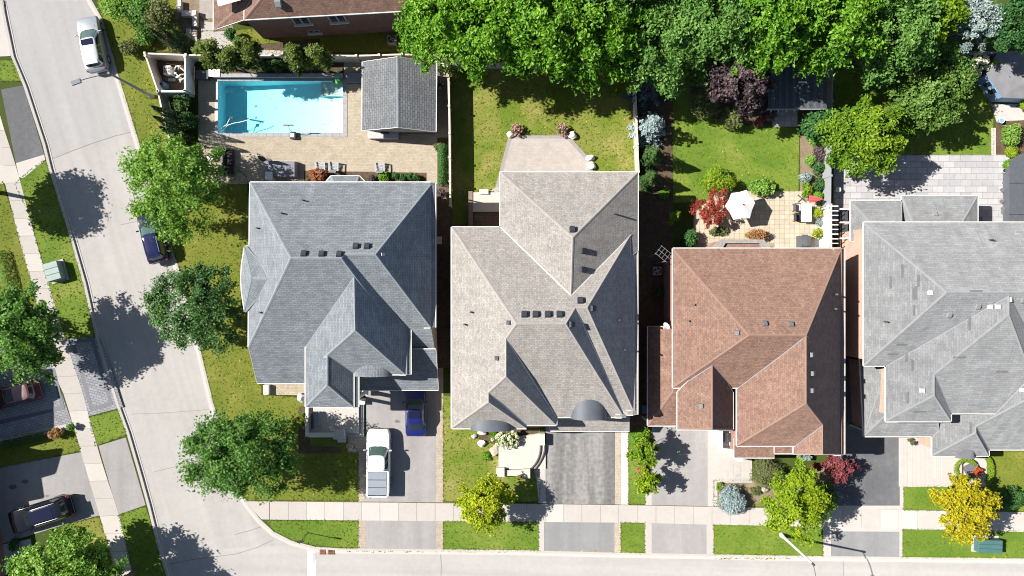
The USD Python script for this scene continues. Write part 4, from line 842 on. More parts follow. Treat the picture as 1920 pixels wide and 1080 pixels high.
fence('fence', 'pale grey fence with lit side between the tan patio and the grey patio', [(1562, 108), (1560, 190), (1558, 275), (1557, 384)], 1.8, mat('grey_painted_wood', (0.27, 0.285, 0.30), rough=0.7, var=0.06), cap=0.1, spacing=2.0)
fence('fence', 'short white fence panel below the white pergola slats', [(1556, 388), (1556, 466)], 1.8, M_white, cap=0.1, spacing=3.6)
fence('fence', 'weathered grey fence behind the blue playhouse', [(1640, 100), (1790, 99.5), (1960, 97)], 1.8, M_grey_wood, cap=0.16)
# white pergola over that fence
pg = Thing('pergola', 'white pergola of slats across the gap beside the tan patio', 'pergola', P(1556, 430, 0))
for u in (1552.5, 1558.5):
    a, b = P(u, 384, 2.2), P(u, 466, 2.2); pg.part('beam', MB().box(((a[0] + b[0]) / 2, (a[1] + b[1]) / 2, 2.2), (0.09, abs(a[1] - b[1]), 0.12)), M_white)
for k in range(10):
    a = P(1560.5, 386.5 + k * 8.75, 2.31); pg.part('slat', MB().box((a[0], a[1], 2.31), (0.95, 0.085, 0.09)), M_white)
for v in (388, 462):
    a = P(1556, v, 2.2); pg.part('post', MB().box((a[0], a[1], 1.07), (0.1, 0.1, 2.13)), M_white)
gt = Thing('gate', 'white framed dark gate beside the low rear roof', 'gate', P(1583, 410, 0))
for v in (392, 417, 447):
    a = P(1583, v, 2.0); gt.part('top_bar', MB().box((a[0], a[1], 2.0), (0.72, 0.12, 0.1)), M_white)
for v in (404, 432):
    a = P(1583, v, 1.2); gt.part('gate_leaf', MB().box((a[0], a[1], 0.95), (0.06, 0.95, 1.7)), M_darkgrey)
tl = Thing('trellis', 'small pale metal bar rack sticking out beside the brown roof corner', 'trellis', P(1243, 480, 0))
A, B_, z = P(1228, 474, 4.6), P(1250, 492, 4.6), 4.6
for off in (0.0, 0.38, 0.76):
    o = np.array([0.62, 0.78, 0]) * off; tl.part('rail', MB().tube([A + o, B_ + o], 0.014, 6), M_greymetal)
for k in range(4):
    c = A + (B_ - A) * (k + 0.3) / 4; tl.part('bar', MB().tube([c, c + np.array([0.62, 0.78, 0]) * 0.8], 0.011, 6), M_greymetal)
for k in (0.1, 0.9):
    c = A + (B_ - A) * k; tl.part('post', MB().tube([(c[0], c[1], 0), c], 0.03, 6), M_greymetal)

# ---------------------------------------------------------------- swimming pool
pl = Thing('swimming_pool', 'turquoise swimming pool with grey coping in the tan paved yard', 'pool', P(526, 200, 0))
px0, px1 = P(409, 152)[0], P(643, 152)[0]; py1, py0 = P(409, 152)[1], P(409, 249)[1]
xh = P(455, 0)[0]
outer = MB().prism(pool_rect.buffer(0.25, join_style=2), -3.2, -0.02); ov = m3.Manifold(m3.Mesh(*[np.asarray(a, t) for a, t in zip(outer.get(), (np.float32, np.uint32))]))
def pr(pg, z0, z1):
    v, f = MB().prism(pg, z0, z1).get(); return m3.Manifold(m3.Mesh(v.astype(np.float32), f.astype(np.uint32)))
void = hull([(x, y, z) for y in (py0, py1) for x, z in ((px0, 0.1), (px1, 0.1), (px0, -1.75), (xh, -1.75), (px1, -0.75))])
basin = ov - void
M_liner = mat('pool_liner', (0.62, 0.80, 0.82), rough=0.6, var=0.05, worldpos=True, scale=1.5)
pl.part('basin', basin, M_liner)
sx = P(600, 0)[0]
pl.part('pool_step', MB().box(((sx + px1) / 2, py1 - 0.6, -0.62), (px1 - sx, 1.15, 0.5)), mat('pool_step_grey', (0.40, 0.47, 0.44), worldpos=True))
cop = pool_rect.buffer(0.36, join_style=2).difference(pool_rect)
M_copw = mat('coping_pale', (0.50, 0.50, 0.50), worldpos=True, scale=4, var=0.08)
k = 0
for (x0, x1, y0, y1, hor) in ((px0 - 0.25, px1 + 0.36, py0 - 0.36, py0, 1), (px0 - 0.25, px1 + 0.36, py1, py1 + 0.36, 1), (px1, px1 + 0.36, py0, py1, 0), (px0 - 0.25, px0, py0, py1, 0)):
    L_ = (x1 - x0) if hor else (y1 - y0); n = max(2, round(L_ / 0.62))
    for i in range(n):
        a, b = i / n, (i + 1) / n
        g = sbox(x0 + (x1 - x0) * a + 0.006, y0, x0 + (x1 - x0) * b - 0.006, y1) if hor else sbox(x0, y0 + L_ * a + 0.006, x1, y0 + L_ * b - 0.006)
        pl.part('coping_stone', MB().prism(g.buffer(-0.002), -0.02, 0.055), M_copw if (not hor and x1 <= px0 + 0.01) else M_coping)
M_water = usdkit.material(stage, L('pool_water'), {
    'tr': ('transparent_bsdf', {'color': (0.97, 0.995, 1.0)}), 'gl': ('glossy_bsdf', {'roughness': 0.03, 'color': (1, 1, 1)}), 'fr': ('fresnel', {'IOR': 1.33}), 'm': ('mix_closure', {}),
    'g': ('geometry', {}), 'bk': ('math', {'math_type': 'subtract', 'value1': 1.0}), 'mu': ('math', {'math_type': 'multiply'}), 'n': ('noise_texture', {'scale': 2.5, 'detail': 4.0}), 'b': ('bump', {'strength': 0.25, 'distance': 0.03}), 'v': ('absorption_volume', {'color': (0.10, 0.90, 0.98), 'density': 0.30})},
    [('g.position', 'n.vector'), ('n.fac', 'b.height'), ('b.normal', 'gl.normal'), ('fr.fac', 'mu.value1'), ('g.backfacing', 'bk.value2'), ('bk.value', 'mu.value2'), ('mu.value', 'm.fac'), ('tr.BSDF', 'm.closure1'), ('gl.BSDF', 'm.closure2')], surface='m.closure', volume='v.volume')
pl.part('water', void ^ m3.Manifold.cube((60, 60, 5), True).translate((-20, 10, -2.575)), M_water)
for dx in (-.5, .5): pl.part('floor_drain', MB().tube([((px0 + xh) / 2 + 1.5, (py0 + py1) / 2 + dx, -1.70), ((px0 + xh) / 2 + 1.5, (py0 + py1) / 2 + dx, -1.60)], .11, 12), M_offwhite)
ww = Thing('planter_wall', 'dark raised planter wall along the top of the pool', 'wall', P(520, 145, 0))
for i in range(14):
    u0 = 400 + i * 17.4; ww.part('wall_block', MB().prism(rect(u0, 139, u0 + 17, 144.5, 0.45), 0, 0.42), M_paver_dark); ww.part('cap_stone', MB().prism(rect(u0, 138, u0 + 17.2, 145, 0.45), 0.423, 0.5), M_coping)
hs = Thing('pool_hose', 'white vacuum hose floating in the deep end of the pool', 'hose', P(430, 235, 0))
cv = [(471, 222), (462, 226), (450, 229), (438, 231), (427, 235), (422, 240), (419, 245), (415, 246), (414, 241), (420, 237), (425, 234), (428, 228), (431, 222)]
hs.part('hose', MB().tube([P(u, v, -0.06) for u, v in cv], 0.035, 6), M_white, smooth=40)
hs.part('cleaner_head', MB().rbox(P(434, 220, -0.05), (0.3, 0.25, 0.12), 0.04), M_darkgrey)
fl_ = Thing('pool_float', 'green animal shaped float on the pool corner', 'pool float', P(633, 148, 0))
c = P(633, 148, 0.12)
def blob(c, r, sub=2):
    m = trimesh.creation.icosphere(subdivisions=sub, radius=1.0); m.vertices *= np.array(r); m.vertices += np.array(c); return m
fl_.part('body', blob(c, (0.30, 0.46, 0.14)), M_green_toy, smooth=True); fl_.part('head', blob(c + [0.02, 0.5, 0.05], (0.16, 0.17, 0.12)), M_green_toy, smooth=True)
for sx_, sy_ in ((-1, 1), (1, 1), (-1, -1), (1, -1)): fl_.part('flipper', blob(c + [sx_ * 0.33, sy_ * 0.28, -0.02], (0.16, 0.12, 0.07)), M_green_toy, smooth=True)
hp = Thing('basketball_hoop', 'poolside basketball hoop on a dark weighted base', 'hoop', P(551, 255, 0))
b0 = P(551, 255, 0)
hp.part('base', MB().rbox(b0 + [0, 0, .22], (0.52, 0.6, 0.42), 0.06), M_darkgrey); hp.part('base_lid', MB().rbox(b0 + [0.0, -0.02, .45], (0.34, 0.34, 0.06), 0.02), M_white)
hp.part('pole', MB().tube([b0 + [0, .2, .4], b0 + [0, .3, 1.2], b0 + [0, .55, 1.6]], 0.03, 8), M_greymetal, smooth=40)
hp.part('backboard', MB().box(b0 + [0, .58, 1.65], (0.85, 0.03, 0.55)), M_offwhite)
th = np.linspace(0, 2 * math.pi, 17); hp.part('rim', MB().tube([b0 + [0.2 * math.cos(a), .82 + 0.2 * math.sin(a), 1.52] for a in th], 0.012, 5), M_rust)

# ---------------------------------------------------------------- pool house
sh = House('pool_house', 'small pool house with ridged slate shingle gable roof', 'shed', P(748, 180, 0))
sh.roof([blk([(680, 116, 2.5), (818, 117.5, 2.5), (817, 247, 2.5), (679, 244.5, 2.5)], [np.array([X_(745, 3.9), Y_(116.5, 2.5), 3.9]), np.array([X_(746, 3.9), Y_(245.5, 2.5), 3.9])], 0.16)], M_sh_shed, M_cap_blue, M_valley, M_grey_wood)
sh.walls([(inset_poly([(680, 116, 2.5), (818, 117.5, 2.5), (817, 247, 2.5), (679, 244.5, 2.5)], 0.3), 2.4)], mat('shed_siding', (0.10, 0.102, 0.115), rough=0.7))
sh.opening('S', -9.6, 0.1, 1.6, 2.0, 'shed_door', 0, M_darkgrey); sh.opening('W', 15.5, 1.0, 1.0, 0.9)
bc = Thing('bar_counter', 'pale grey counter in front of the pool house', 'counter', P(718, 253, 0))
bc.part('counter_base', MB().prism(rect(691, 246, 745, 258, 0.9), 0, 0.84), M_fabric_grey); bc.part('counter_top', MB().prism(rect(689, 245.5, 747, 259.5, 0.9), 0.843, 0.9), M_tile[1])
bc.part('tray', MB().box(P(722, 249, 0.93), (0.7, 0.2, 0.05)), M_darkgrey)

# ---------------------------------------------------------------- pool yard furniture
ct = Thing('covered_table', 'patio table under a grey fitted cover beside the slate roof', 'table', P(523, 316, 0))
ct.part('cover', hull([p for z, g in ((0.74, 0.0), (0.70, -0.03)) for p in ([P(u, v, 0.75) * [1, 1, 0] + [0, 0, z] for u, v in ((497, 301), (552, 303), (552, 331), (494, 330))])] + [P(u, v, 0.75) * [1, 1, 0] + [0, 0, 0.12] for u, v in ((495, 299), (554, 301), (554, 333), (492, 332))]), M_fabric_grey)
for u, v in ((500, 304), (549, 306), (549, 328), (498, 327)): ct.part('leg', MB().box(P(u, v, 0.75) * [1, 1, 0] + [0, 0, 0.06], (0.07, 0.07, 0.12)), M_darkgrey)
def closed_umbrella(t, base, top_z, low_z, r, m, tilt=(0, 0), base_r=0.28):
    d = np.array([tilt[0], tilt[1], 0.0]); n = 10; v, f = [], []
    prof = [(low_z, r * 0.9), (low_z + (top_z - low_z) * 0.25, r), (low_z + (top_z - low_z) * 0.7, r * 0.6), (top_z - 0.12, r * 0.25), (top_z, 0.02)]
    for z, rr in prof:
        for k in range(2 * n):
            a = math.pi * k / n; q = rr * (1.0 if k % 2 else 0.78); v.append(base + d * z + [q * math.cos(a), q * math.sin(a), z])
    for i in range(len(prof) - 1):
        for k in range(2 * n): a0, a1 = i * 2 * n + k, i * 2 * n + (k + 1) % (2 * n); f += [[a0, a1, a1 + 2 * n], [a0, a1 + 2 * n, a0 + 2 * n]]
    t.part('canopy', MB().add(v, f), m, smooth=50)
    t.part('pole', MB().tube([base, base + d * (top_z + 0.06) + [0, 0, top_z + 0.06]], 0.025, 8), M_darkgrey, smooth=40)
    if base_r: t.part('base', MB().tube([base, base + [0, 0, 0.09]], base_r, 16), M_darkgrey, smooth=40)
um = Thing('umbrella', 'closed dark patio umbrella standing next to the covered table', 'umbrella', P(500, 303, 0))
closed_umbrella(um, P(503.5, 303.5, 0), 2.75, 1.1, 0.2, M_fabric_dark)
def slat_chair(name, label, cat, loc, rotz, group=None, m=None):
    t = Thing(name, label, cat, loc, rotz, group, local=True); m = m or M_slats
    for k in range(5): t.part('seat_slat', MB().box((0, -0.24 + k * 0.125, 0.36 + 0.02 * k), (0.6, 0.1, 0.022), tilt=0.16), m)
    for k in range(5): t.part('back_slat', MB().box((-0.24 + k * 0.12, -0.5, 0.68), (0.1, 0.025, 0.85), tilt=0.42), m)
    for s_ in (-1, 1):
        t.part('armrest', MB().box((s_ * 0.37, -0.08, 0.56), (0.13, 0.78, 0.025)), m)
        t.part('front_leg', MB().box((s_ * 0.34, 0.26, 0.274), (0.05, 0.09, 0.545)), m); t.part('rear_leg', MB().box((s_ * 0.305, -0.2, 0.2), (0.04, 0.75, 0.09), tilt=0.3), m)
    t.part('back_rail', MB().box((0, -0.545, 0.62), (0.62, 0.03, 0.07)), m)
    return t
ch = slat_chair('slat_chair', 'grey slatted lounge chair nearest the orange shrub', 'chair', P(603, 312, 0), 0.02)
ch.copy(P(628, 312, 0), -0.04, 'grey slatted lounge chair right of its twin near the orange shrub')
ch.copy(P(714, 313, 0), 0.03, 'single grey slatted lounge chair near the dark green shrub row')
sf = Thing('outdoor_sofa', 'dark outdoor sofa half hidden under the bright green tree', 'sofa', P(433, 306, 0))
c = P(433, 306, 0); sf.part('seat', MB().rbox(c + [0, 0, .3], (0.75, 2.0, 0.3), 0.06), M_fabric_dark); sf.part('backrest', MB().rbox(c + [-.42, 0, .5], (0.18, 2.1, 0.7), 0.06), M_darkgrey)
for s_ in (-1, 1): sf.part('armrest', MB().rbox(c + [0, s_ * 1.08, .38], (0.8, 0.16, 0.5), 0.05), M_darkgrey)
for k in (-1, 0, 1): sf.part('cushion', MB().rbox(c + [.02, k * 0.62, .5], (0.6, 0.58, 0.14), 0.05), M_fabric_dark)
sd = Thing('side_table', 'small white side table at the edge of the bright green tree', 'table', P(398, 297, 0))
c = P(398, 297, 0); sd.part('tabletop', MB().rbox(c + [0, 0, .46], (0.5, 0.5, 0.05), 0.015), M_white)
for i, j in ((-1, -1), (1, -1), (1, 1), (-1, 1)): sd.part('leg', MB().box(c + [i * .2, j * .2, .22], (0.04, 0.04, 0.44)), M_white)
wc = Thing('cabinet', 'white weatherproof cabinet against the slate roofed house', 'cabinet', P(510, 334, 0))
c = P(511, 333, 0); wc.part('body', MB().rbox(c + [0, 0, .5], (0.55, 0.6, 1.0), 0.03), M_white); wc.part('lid', MB().rbox(c + [0, 0, 1.03], (0.6, 0.66, 0.05), 0.02), M_white); wc.part('handle', MB().box(c + [.285, 0, .7], (0.03, 0.2, 0.04)), M_greymetal)
def deck_box(label, u, v, w, d, h, m, lid):
    t = Thing('deck_box', label, 'box', P(u, v, 0)); c = P(u, v, h); c[2] = 0
    t.part('body', MB().rbox(c + [0, 0, h / 2], (w, d, h), 0.03), m); t.part('lid', MB().rbox(c + [0, 0, h + 0.03], (w + 0.08, d + 0.08, 0.07), 0.025), lid); t.part('latch', MB().box(c + [0, -d / 2 - 0.02, h - 0.06], (0.1, 0.03, 0.08)), M_steel)
deck_box('dark deck box at the top left corner of the pool', 379, 140, 0.95, 0.7, 0.55, M_darkgrey, M_slate_metal)
deck_box('white lidded deck box among the pool hedge', 402, 137, 0.9, 0.55, 0.5, M_greymetal, M_white)
deck_box('long grey deck box between pool and pool house', 664, 146, 1.3, 0.75, 0.5, M_darkgrey, M_fabric_grey)

# ---------------------------------------------------------------- pump enclosure
ph = Thing('pool_heater', 'white square pool heater in the pump enclosure', 'heater', P(312, 131, 0)); c = P(313, 131, 0.8); c[2] = 0
ph.part('cabinet', MB().rbox(c + [0, 0, .4], (0.62, 0.75, 0.8), 0.04), M_white); ph.part('top_panel', MB().rbox(c + [0, 0, .82], (0.5, 0.55, 0.04), 0.015), M_offwhite)
for i in range(3):
    for j in range(2): ph.part('vent_grille', MB().box(c + [-.16 + .16 * i, -.14 + .26 * j, .845], (0.1, 0.18, 0.012)), M_darkgrey)
pm = Thing('pool_pump', 'grey pool pump lying below the white heater', 'pump', P(317, 149, 0)); c = P(318, 149, 0.3); c[2] = 0
pm.part('motor', MB().tube([c + [-.1, 0, .25], c + [.42, 0, .25]], 0.15, 14), M_greymetal, smooth=40); pm.part('strainer', MB().tube([c + [-.25, 0, .05], c + [-.25, 0, .5]], 0.17, 14), M_darkgrey, smooth=40); pm.part('base', MB().box(c + [.08, 0, .05], (0.95, 0.4, 0.08)), M_darkgrey)
bt = Thing('filter_tank', 'round blue filter tank at the bottom of the pump enclosure', 'tank', P(303, 158, 0)); c = P(303, 158, 0.8); c[2] = 0
M_blue = mat('blue_tank', (0.07, 0.15, 0.25), rough=0.4)
bt.part('tank', MB().tube([c + [0, 0, 0], c + [0, 0, .6], c + [0, 0, .75], c + [0, 0, .82]], [0.3, 0.3, 0.22, 0.1], 20), M_blue, smooth=40); bt.part('valve', MB().tube([c + [0, 0, .8], c + [0, 0, .95]], 0.09, 10), M_black)
pp = Thing('pipework', 'tangle of white pool pipes beside the enclosure partition', 'pipes', P(335, 140, 0))
for k, (u, v) in enumerate(((326, 130), (330, 138), (334, 146), (338, 126), (342, 152))):
    c = P(u, v, 0.5); c[2] = 0
    pp.part('pipe', MB().tube([c + [-.35, .1 * (k % 3 - 1), .12], c + [0, 0, .45 + .1 * k], c + [.25, .25 * (-1) ** k, .6], c + [.45, .4 * (-1) ** k, .2]], 0.055, 8), M_white, smooth=40)
    pp.part('valve', MB().rbox(c + [0, 0, .5 + .1 * k], (0.2, 0.16, 0.16), 0.04), M_offwhite)
lp = Thing('folded_chairs', 'pale folded chairs leaning on the slanted enclosure fence', 'folded chairs', P(284, 122, 0))
for u, v, a in ((281, 114, .3), (284, 124, .35), (287, 132, .25)): lp.part('folded_chair', MB().box(P(u, v, .6) * [1, 1, 0] + [0, 0, .5], (0.5, 0.06, 1.0), 1.87, tilt=a), M_offwhite)

# ---------------------------------------------------------------- rocks, planters, machines
def rock(label, u, v, w, d, h, m, seed, group=None):
    ms = trimesh.creation.icosphere(subdivisions=3, radius=1.0); p = ms.vertices
    q = meshkit.fbm(p * 1.3 + seed * 7.1, 3, seed); p = p * (0.72 + 0.55 * q)[:, None]
    for k in range(7):     # flat chipped faces
        n = np.random.default_rng(seed * 31 + k).normal(size=3); n /= np.linalg.norm(n); dd = p @ n; lim = 0.72; p = p - np.outer(np.maximum(dd - lim, 0), n)
    p = p * np.array([w / 2, d / 2, h * 0.72]); c = P(u, v, h / 2); p = p + [c[0], c[1], h * 0.38]
    t = Thing('boulder', label, 'boulder', (c[0], c[1], 0), group=group); t.part('stone', (p, ms.faces), m, smooth=35)
rock('white boulder left of the left pink flower bush', 957, 252, 0.75, 0.55, 0.5, M_rock, 1); rock('white boulder below the right pink flower bush', 1073, 254, 0.85, 0.7, 0.5, M_rock, 2)
rock('white boulder at the terrace right side, the higher of a pair', 1107, 296, 0.8, 0.55, 0.5, M_rock, 3); rock('white boulder touching the beige roof beside the terrace', 1109, 311, 0.75, 0.7, 0.5, M_rock, 4)
rock('white flat boulder under the left dark arched dormer', 904, 811, 0.8, 0.5, 0.4, M_rock, 5); rock('small white boulder on the dry front lawn', 889, 818, 0.45, 0.4, 0.3, M_rock, 6)
rock('white wedge boulder left of the white hydrangea', 903, 832, 0.75, 0.6, 0.4, M_rock, 7); rock('large tan boulder touching the stone front porch', 927, 845, 0.8, 1.0, 0.5, M_rock_tan, 8)
rock('white boulder at the lower left corner of the slate roof', 566, 746, 0.75, 0.85, 0.5, M_rock, 9); rock('small grey boulder beside the globe bush', 1433, 918, 0.7, 0.5, 0.4, M_rock_tan, 10)
for k, (u, v) in enumerate(((1886, 362), (1884, 374), (1886, 384), (1892, 397))): rock(('upper', 'second', 'third', 'lowest')[k] + ' round white stone in the dark bed by the spa', u, v, 0.32, 0.32, 0.25, M_rock, 20 + k)
for k in range(9): rock(('uppermost','second from the top','third from the top','fourth from the top','middle','fourth from the bottom','third from the bottom','second from the bottom','lowest')[k] + ' dark lava rock in the narrow bed beside the spa', 1885 + 5 * math.sin(k * 2.3), 342 + k * 7, 0.5, 0.42, 0.3, M_rock_dark, 40 + k, 'lava rocks beside the spa')
def planter(label, u, v, w, d, h, m):
    t = Thing('planter_box', label, 'planter', P(u, v, 0)); c = P(u, v, h); c[2] = 0
    for sx_, sy_ in ((1, 0), (-1, 0), (0, 1), (0, -1)): t.part('side', MB().box(c + [sx_ * (w / 2 - .03), sy_ * (d / 2 - .03), h / 2], (0.06 if sx_ else w - .12, 0.06 if sy_ else d, h)), m)
    t.part('fill', MB().box(c + [0, 0, h - .06], (w - .13, d - .13, 0.08)), M_offwhite)
planter('white box on the landing at the beige house', 907, 359.5, 0.75, 0.38, 0.75, M_white); planter('white planter box on the tan landing below the slate roof', 498.5, 731, 0.42, 0.8, 0.5, M_white)
flat('side_landing', [(496, 715), (574, 715), (574, 741), (496, 740)], M_paver_tan, 0.02)
def ac_unit(label, u, v):
    t = Thing('air_conditioner', label, 'air conditioner', P(u, v, 0)); c = P(u, v, 0.8); c[2] = 0
    t.part('cabinet', MB().rbox(c + [0, 0, .39], (0.72, 0.72, 0.76), 0.05), M_greymetal); t.part('fan_ring', MB().tube([c + [0.29 * math.cos(a), 0.29 * math.sin(a), .78] for a in np.linspace(0, 2 * math.pi, 25)], 0.018, 6), M_darkgrey)
    t.part('fan_well', MB().tube([c + [0, 0, .765], c + [0, 0, .775]], 0.28, 24), M_black)
    for k in range(4): t.part('fan_blade', MB().box(c + [.13 * math.cos(k * math.pi / 2 + .4), .13 * math.sin(k * math.pi / 2 + .4), .785], (0.22, 0.11, 0.008), k * math.pi / 2 + .4), M_greymetal)
ac_unit('air conditioner with round fan beside the brown roof', 1233, 508); ac_unit('air conditioner in the shade below the red brick wall', 734, 73)
sdh = Thing('satellite_dish', 'white satellite dish on the left eave of the brown roof', 'satellite dish', P(1252, 611, 0)); c = P(1251, 610, 5.1)
dn = np.array([-0.75, -0.45, 0.5]); dn /= np.linalg.norm(dn); ax = np.cross(dn, [0, 0, 1]); ax /= np.linalg.norm(ax); ay = np.cross(dn, ax); vv, ff = [c], []
for i in range(1, 5):
    for k in range(20): a = 2 * math.pi * k / 20; r = 0.3 * i / 4; vv.append(c + ax * r * math.cos(a) + ay * r * math.sin(a) + dn * 0.08 * (i / 4) ** 2)
for k in range(20): ff.append([0, 1 + k, 1 + (k + 1) % 20])
for i in range(3):
    for k in range(20): a0, a1 = 1 + i * 20 + k, 1 + i * 20 + (k + 1) % 20; ff += [[a0, a0 + 20, a1 + 20], [a0, a1 + 20, a1]]
sdh.part('dish', (np.array(vv), np.array(ff)), M_white, smooth=True); sdh.part('arm', MB().tube([c - ay * .28, c + dn * .4], 0.015, 6), M_greymetal); sdh.part('receiver', MB().rbox(c + dn * .42, (0.09, 0.09, 0.12), 0.02), M_white); sdh.part('mast', MB().tube([c, c + [.35, .0, -.1]], 0.025, 6), M_greymetal)

# ---------------------------------------------------------------- umbrella patio
pu = Thing('patio_umbrella', 'open white six sided patio umbrella beside the red maple', 'umbrella', P(1375, 390, 0)); rim = [(1360, 386), (1372, 362), (1400, 356), (1416, 380), (1406, 409), (1376, 412)]
pr_ = [P(u, v, 2.15) for u, v in rim]; ctr = np.mean(pr_, axis=0); apex = ctr + [0, 0, 0.5]
for k in range(6):
    a, b = pr_[k], pr_[(k + 1) % 6]; m_ = (a + b) / 2 + (ctr - (a + b) / 2) * 0.05
    pu.part('canopy_panel', (np.array([apex, a, m_, b, a - [0, 0, .12], m_ - [0, 0, .12], b - [0, 0, .12]]), [[0, 1, 2], [0, 2, 3], [1, 4, 5], [1, 5, 2], [2, 5, 6], [2, 6, 3]]), M_fabric_white)
    pu.part('rib', MB().tube([apex - [0, 0, .03], a - [0, 0, .03]], 0.012, 5), M_greymetal)
pu.part('pole', MB().tube([ctr * [1, 1, 0], apex + [0, 0, .06]], 0.025, 8), M_greymetal); pu.part('finial', blob(apex + [0, 0, .08], (.05, .05, .06), 1), M_white); pu.part('base', MB().tube([ctr * [1, 1, 0] + [0, 0, .04], ctr * [1, 1, 0] + [0, 0, .12]], 0.3, 18), M_darkgrey)
ot = Thing('outdoor_table', 'long white table on the tan patio by the fence bed', 'table', P(1512, 399, 0)); c = P(1512, 399, 0.74); c[2] = 0
ot.part('tabletop', MB().rbox(c + [0, 0, .73], (0.88, 1.52, 0.06), 0.025), M_fabric_white)
for i, j in ((-1, -1), (1, -1), (1, 1), (-1, 1)): ot.part('leg', MB().box(c + [i * .36, j * .68, .35], (0.06, 0.06, 0.7)), M_darkgrey)
def chair2(label, u, v, m, seatm, rot):
    t = Thing('patio_chair', label, 'chair', P(u, v, 0), rot, local=True)
    t.part('seat', MB().rbox((0, 0, .42), (0.58, 0.58, 0.1), 0.03), seatm); t.part('backrest', MB().rbox((-.3, 0, .66), (0.07, 0.56, 0.5), 0.025), m)
    for s_ in (-1, 1): t.part('armrest', MB().rbox((0, s_ * .31, .6), (0.56, 0.06, 0.05), 0.02), m)
    for i, j in ((-1, -1), (1, -1), (1, 1), (-1, 1)): t.part('leg', MB().box((i * .26, j * .3, .19), (0.04, 0.04, 0.38)), m)
chair2('white cushioned chair left of the long white table', 1491, 390, M_darkgrey, M_fabric_white, 0.0); chair2('black chair below the white cushioned chair', 1492, 408, M_black, M_darkgrey, 0.03)
ru = Thing('umbrella', 'closed red umbrella with dark crossed stand on the tan patio', 'umbrella', P(1512, 373, 0)); b0 = P(1506, 375, 0)
for k in range(1):
    n = 9; v, f = [], []; ax0, ax1 = b0 + [0.05, -0.05, 1.15], b0 + [1.0, -0.12, 1.6]; d = (ax1 - ax0) / np.linalg.norm(ax1 - ax0); s1 = np.cross(d, [0, 0, 1]); s1 /= np.linalg.norm(s1); s2_ = np.cross(d, s1)
    for t_, r in ((0, .30), (.3, .27), (.7, .14), (1, .03)):
        for q_ in range(2 * n): a = math.pi * q_ / n; rr = r * (1 if q_ % 2 else .7); v.append(ax0 + (ax1 - ax0) * t_ + s1 * rr * math.cos(a) + s2_ * rr * math.sin(a))
    for i in range(3):
        for q_ in range(2 * n): a0, a1 = i * 2 * n + q_, i * 2 * n + (q_ + 1) % (2 * n); f += [[a0, a1, a1 + 2 * n], [a0, a1 + 2 * n, a0 + 2 * n]]
    ru.part('canopy', MB().add(v, f), M_fabric_red, smooth=30)
ru.part('pole', MB().tube([b0 + [-.1, .05, 0.05], b0 + [-.05, .1, 1.0], ax0], 0.03, 8), M_darkgrey)
for a in (0.75, -0.7): ru.part('foot', MB().box(b0 + [-.12, .12, .06], (0.95, 0.07, 0.05), a), M_darkgrey)
bq = Thing('barbecue', 'barbecue under a charcoal cover at the brown eave', 'barbecue', P(1511, 453, 0)); c = P(1511, 453, 1.0); c[2] = 0
bq.part('cover', hull([c + [i * x, j * y, z] for x, y, z in ((.48, .52, .1), (.46, .5, .85), (.38, .42, 1.12), (.2, .3, 1.2)) for i in (-1, 1) for j in (-1, 1)]), M_fabric_bbq, smooth=45)
for i in (-1, 1): bq.part('side_shelf', MB().rbox(c + [0, i * .5, .8], (0.55, 0.2, 0.1), 0.04), M_fabric_bbq); 
for i, j in ((-1, -1), (1, 1), (-1, 1), (1, -1)): bq.part('caster', MB().tube([c + [i * .38, j * .42 - .02, .05], c + [i * .38, j * .42 + .02, .05]], 0.05, 10), M_rubber)
ur = Thing('urn', 'small white urn in the shade behind the grey fence', 'urn', P(1571, 356, 0)); c = P(1570, 356, 0.4); c[2] = 0
ur.part('bowl', MB().tube([c + [0, 0, .25], c + [0, 0, .45], c + [0, 0, .6], c + [0, 0, .62]], [.08, .2, .24, .18], 16), M_white, smooth=40); ur.part('pedestal', MB().tube([c, c + [0, 0, .05], c + [0, 0, .25]], [.17, .12, .07], 14), M_white, smooth=40)
# dark garden shelter behind the purple tree
gs = Thing('garden_shelter', 'dark slatted roof garden shelter behind the purple leaved tree', 'shelter', P(1495, 160, 0))
for k in range(17):
    u = 1440 + k * 6.5; a, b = P(u, 118, 2.9), P(u, 203, 2.45); gs.part('roof_panel', hull([a, b, a + [.27, 0, 0], b + [.27, 0, 0], a + [0, 0, .04], b + [0, 0, .04], a + [.27, 0, .04], b + [.27, 0, .04]]), M_slate_metal if k % 2 else M_darkgrey)
a, b = P(1438, 205, 2.35), P(1550, 205, 2.35); gs.part('front_beam', MB().box(((a[0] + b[0]) / 2, a[1], 2.35), (b[0] - a[0], 0.1, 0.14)), M_greymetal)
for u in (1446, 1460, 1475, 1490): a = P(u, 204, 2.2); gs.part('bracket', MB().box((a[0], a[1] - .1, 2.2), (0.05, 0.4, 0.05), 0.0, tilt=.7), M_offwhite)
for u, v in ((1442, 122), (1546, 122), (1442, 203), (1546, 203)): a = P(u, v, 2.3); gs.part('post', MB().box((a[0], a[1], 1.12), (0.12, 0.12, 2.24)), M_darkgrey)
gs.part('skylight', MB().box(P(1505, 154, 2.78), (0.66, 0.14, 0.06)), M_white)
pad = group_struct('paving_pad')
for i in range(4):
    for j in range(3): struct('paving_stone', MB().prism(rect(1448 + i * 11.8, 207 + j * 10.3, 1459.4 + i * 11.8, 217 + j * 10.3), 0, 0.05), M_tile[(i + j) % 3], pad)

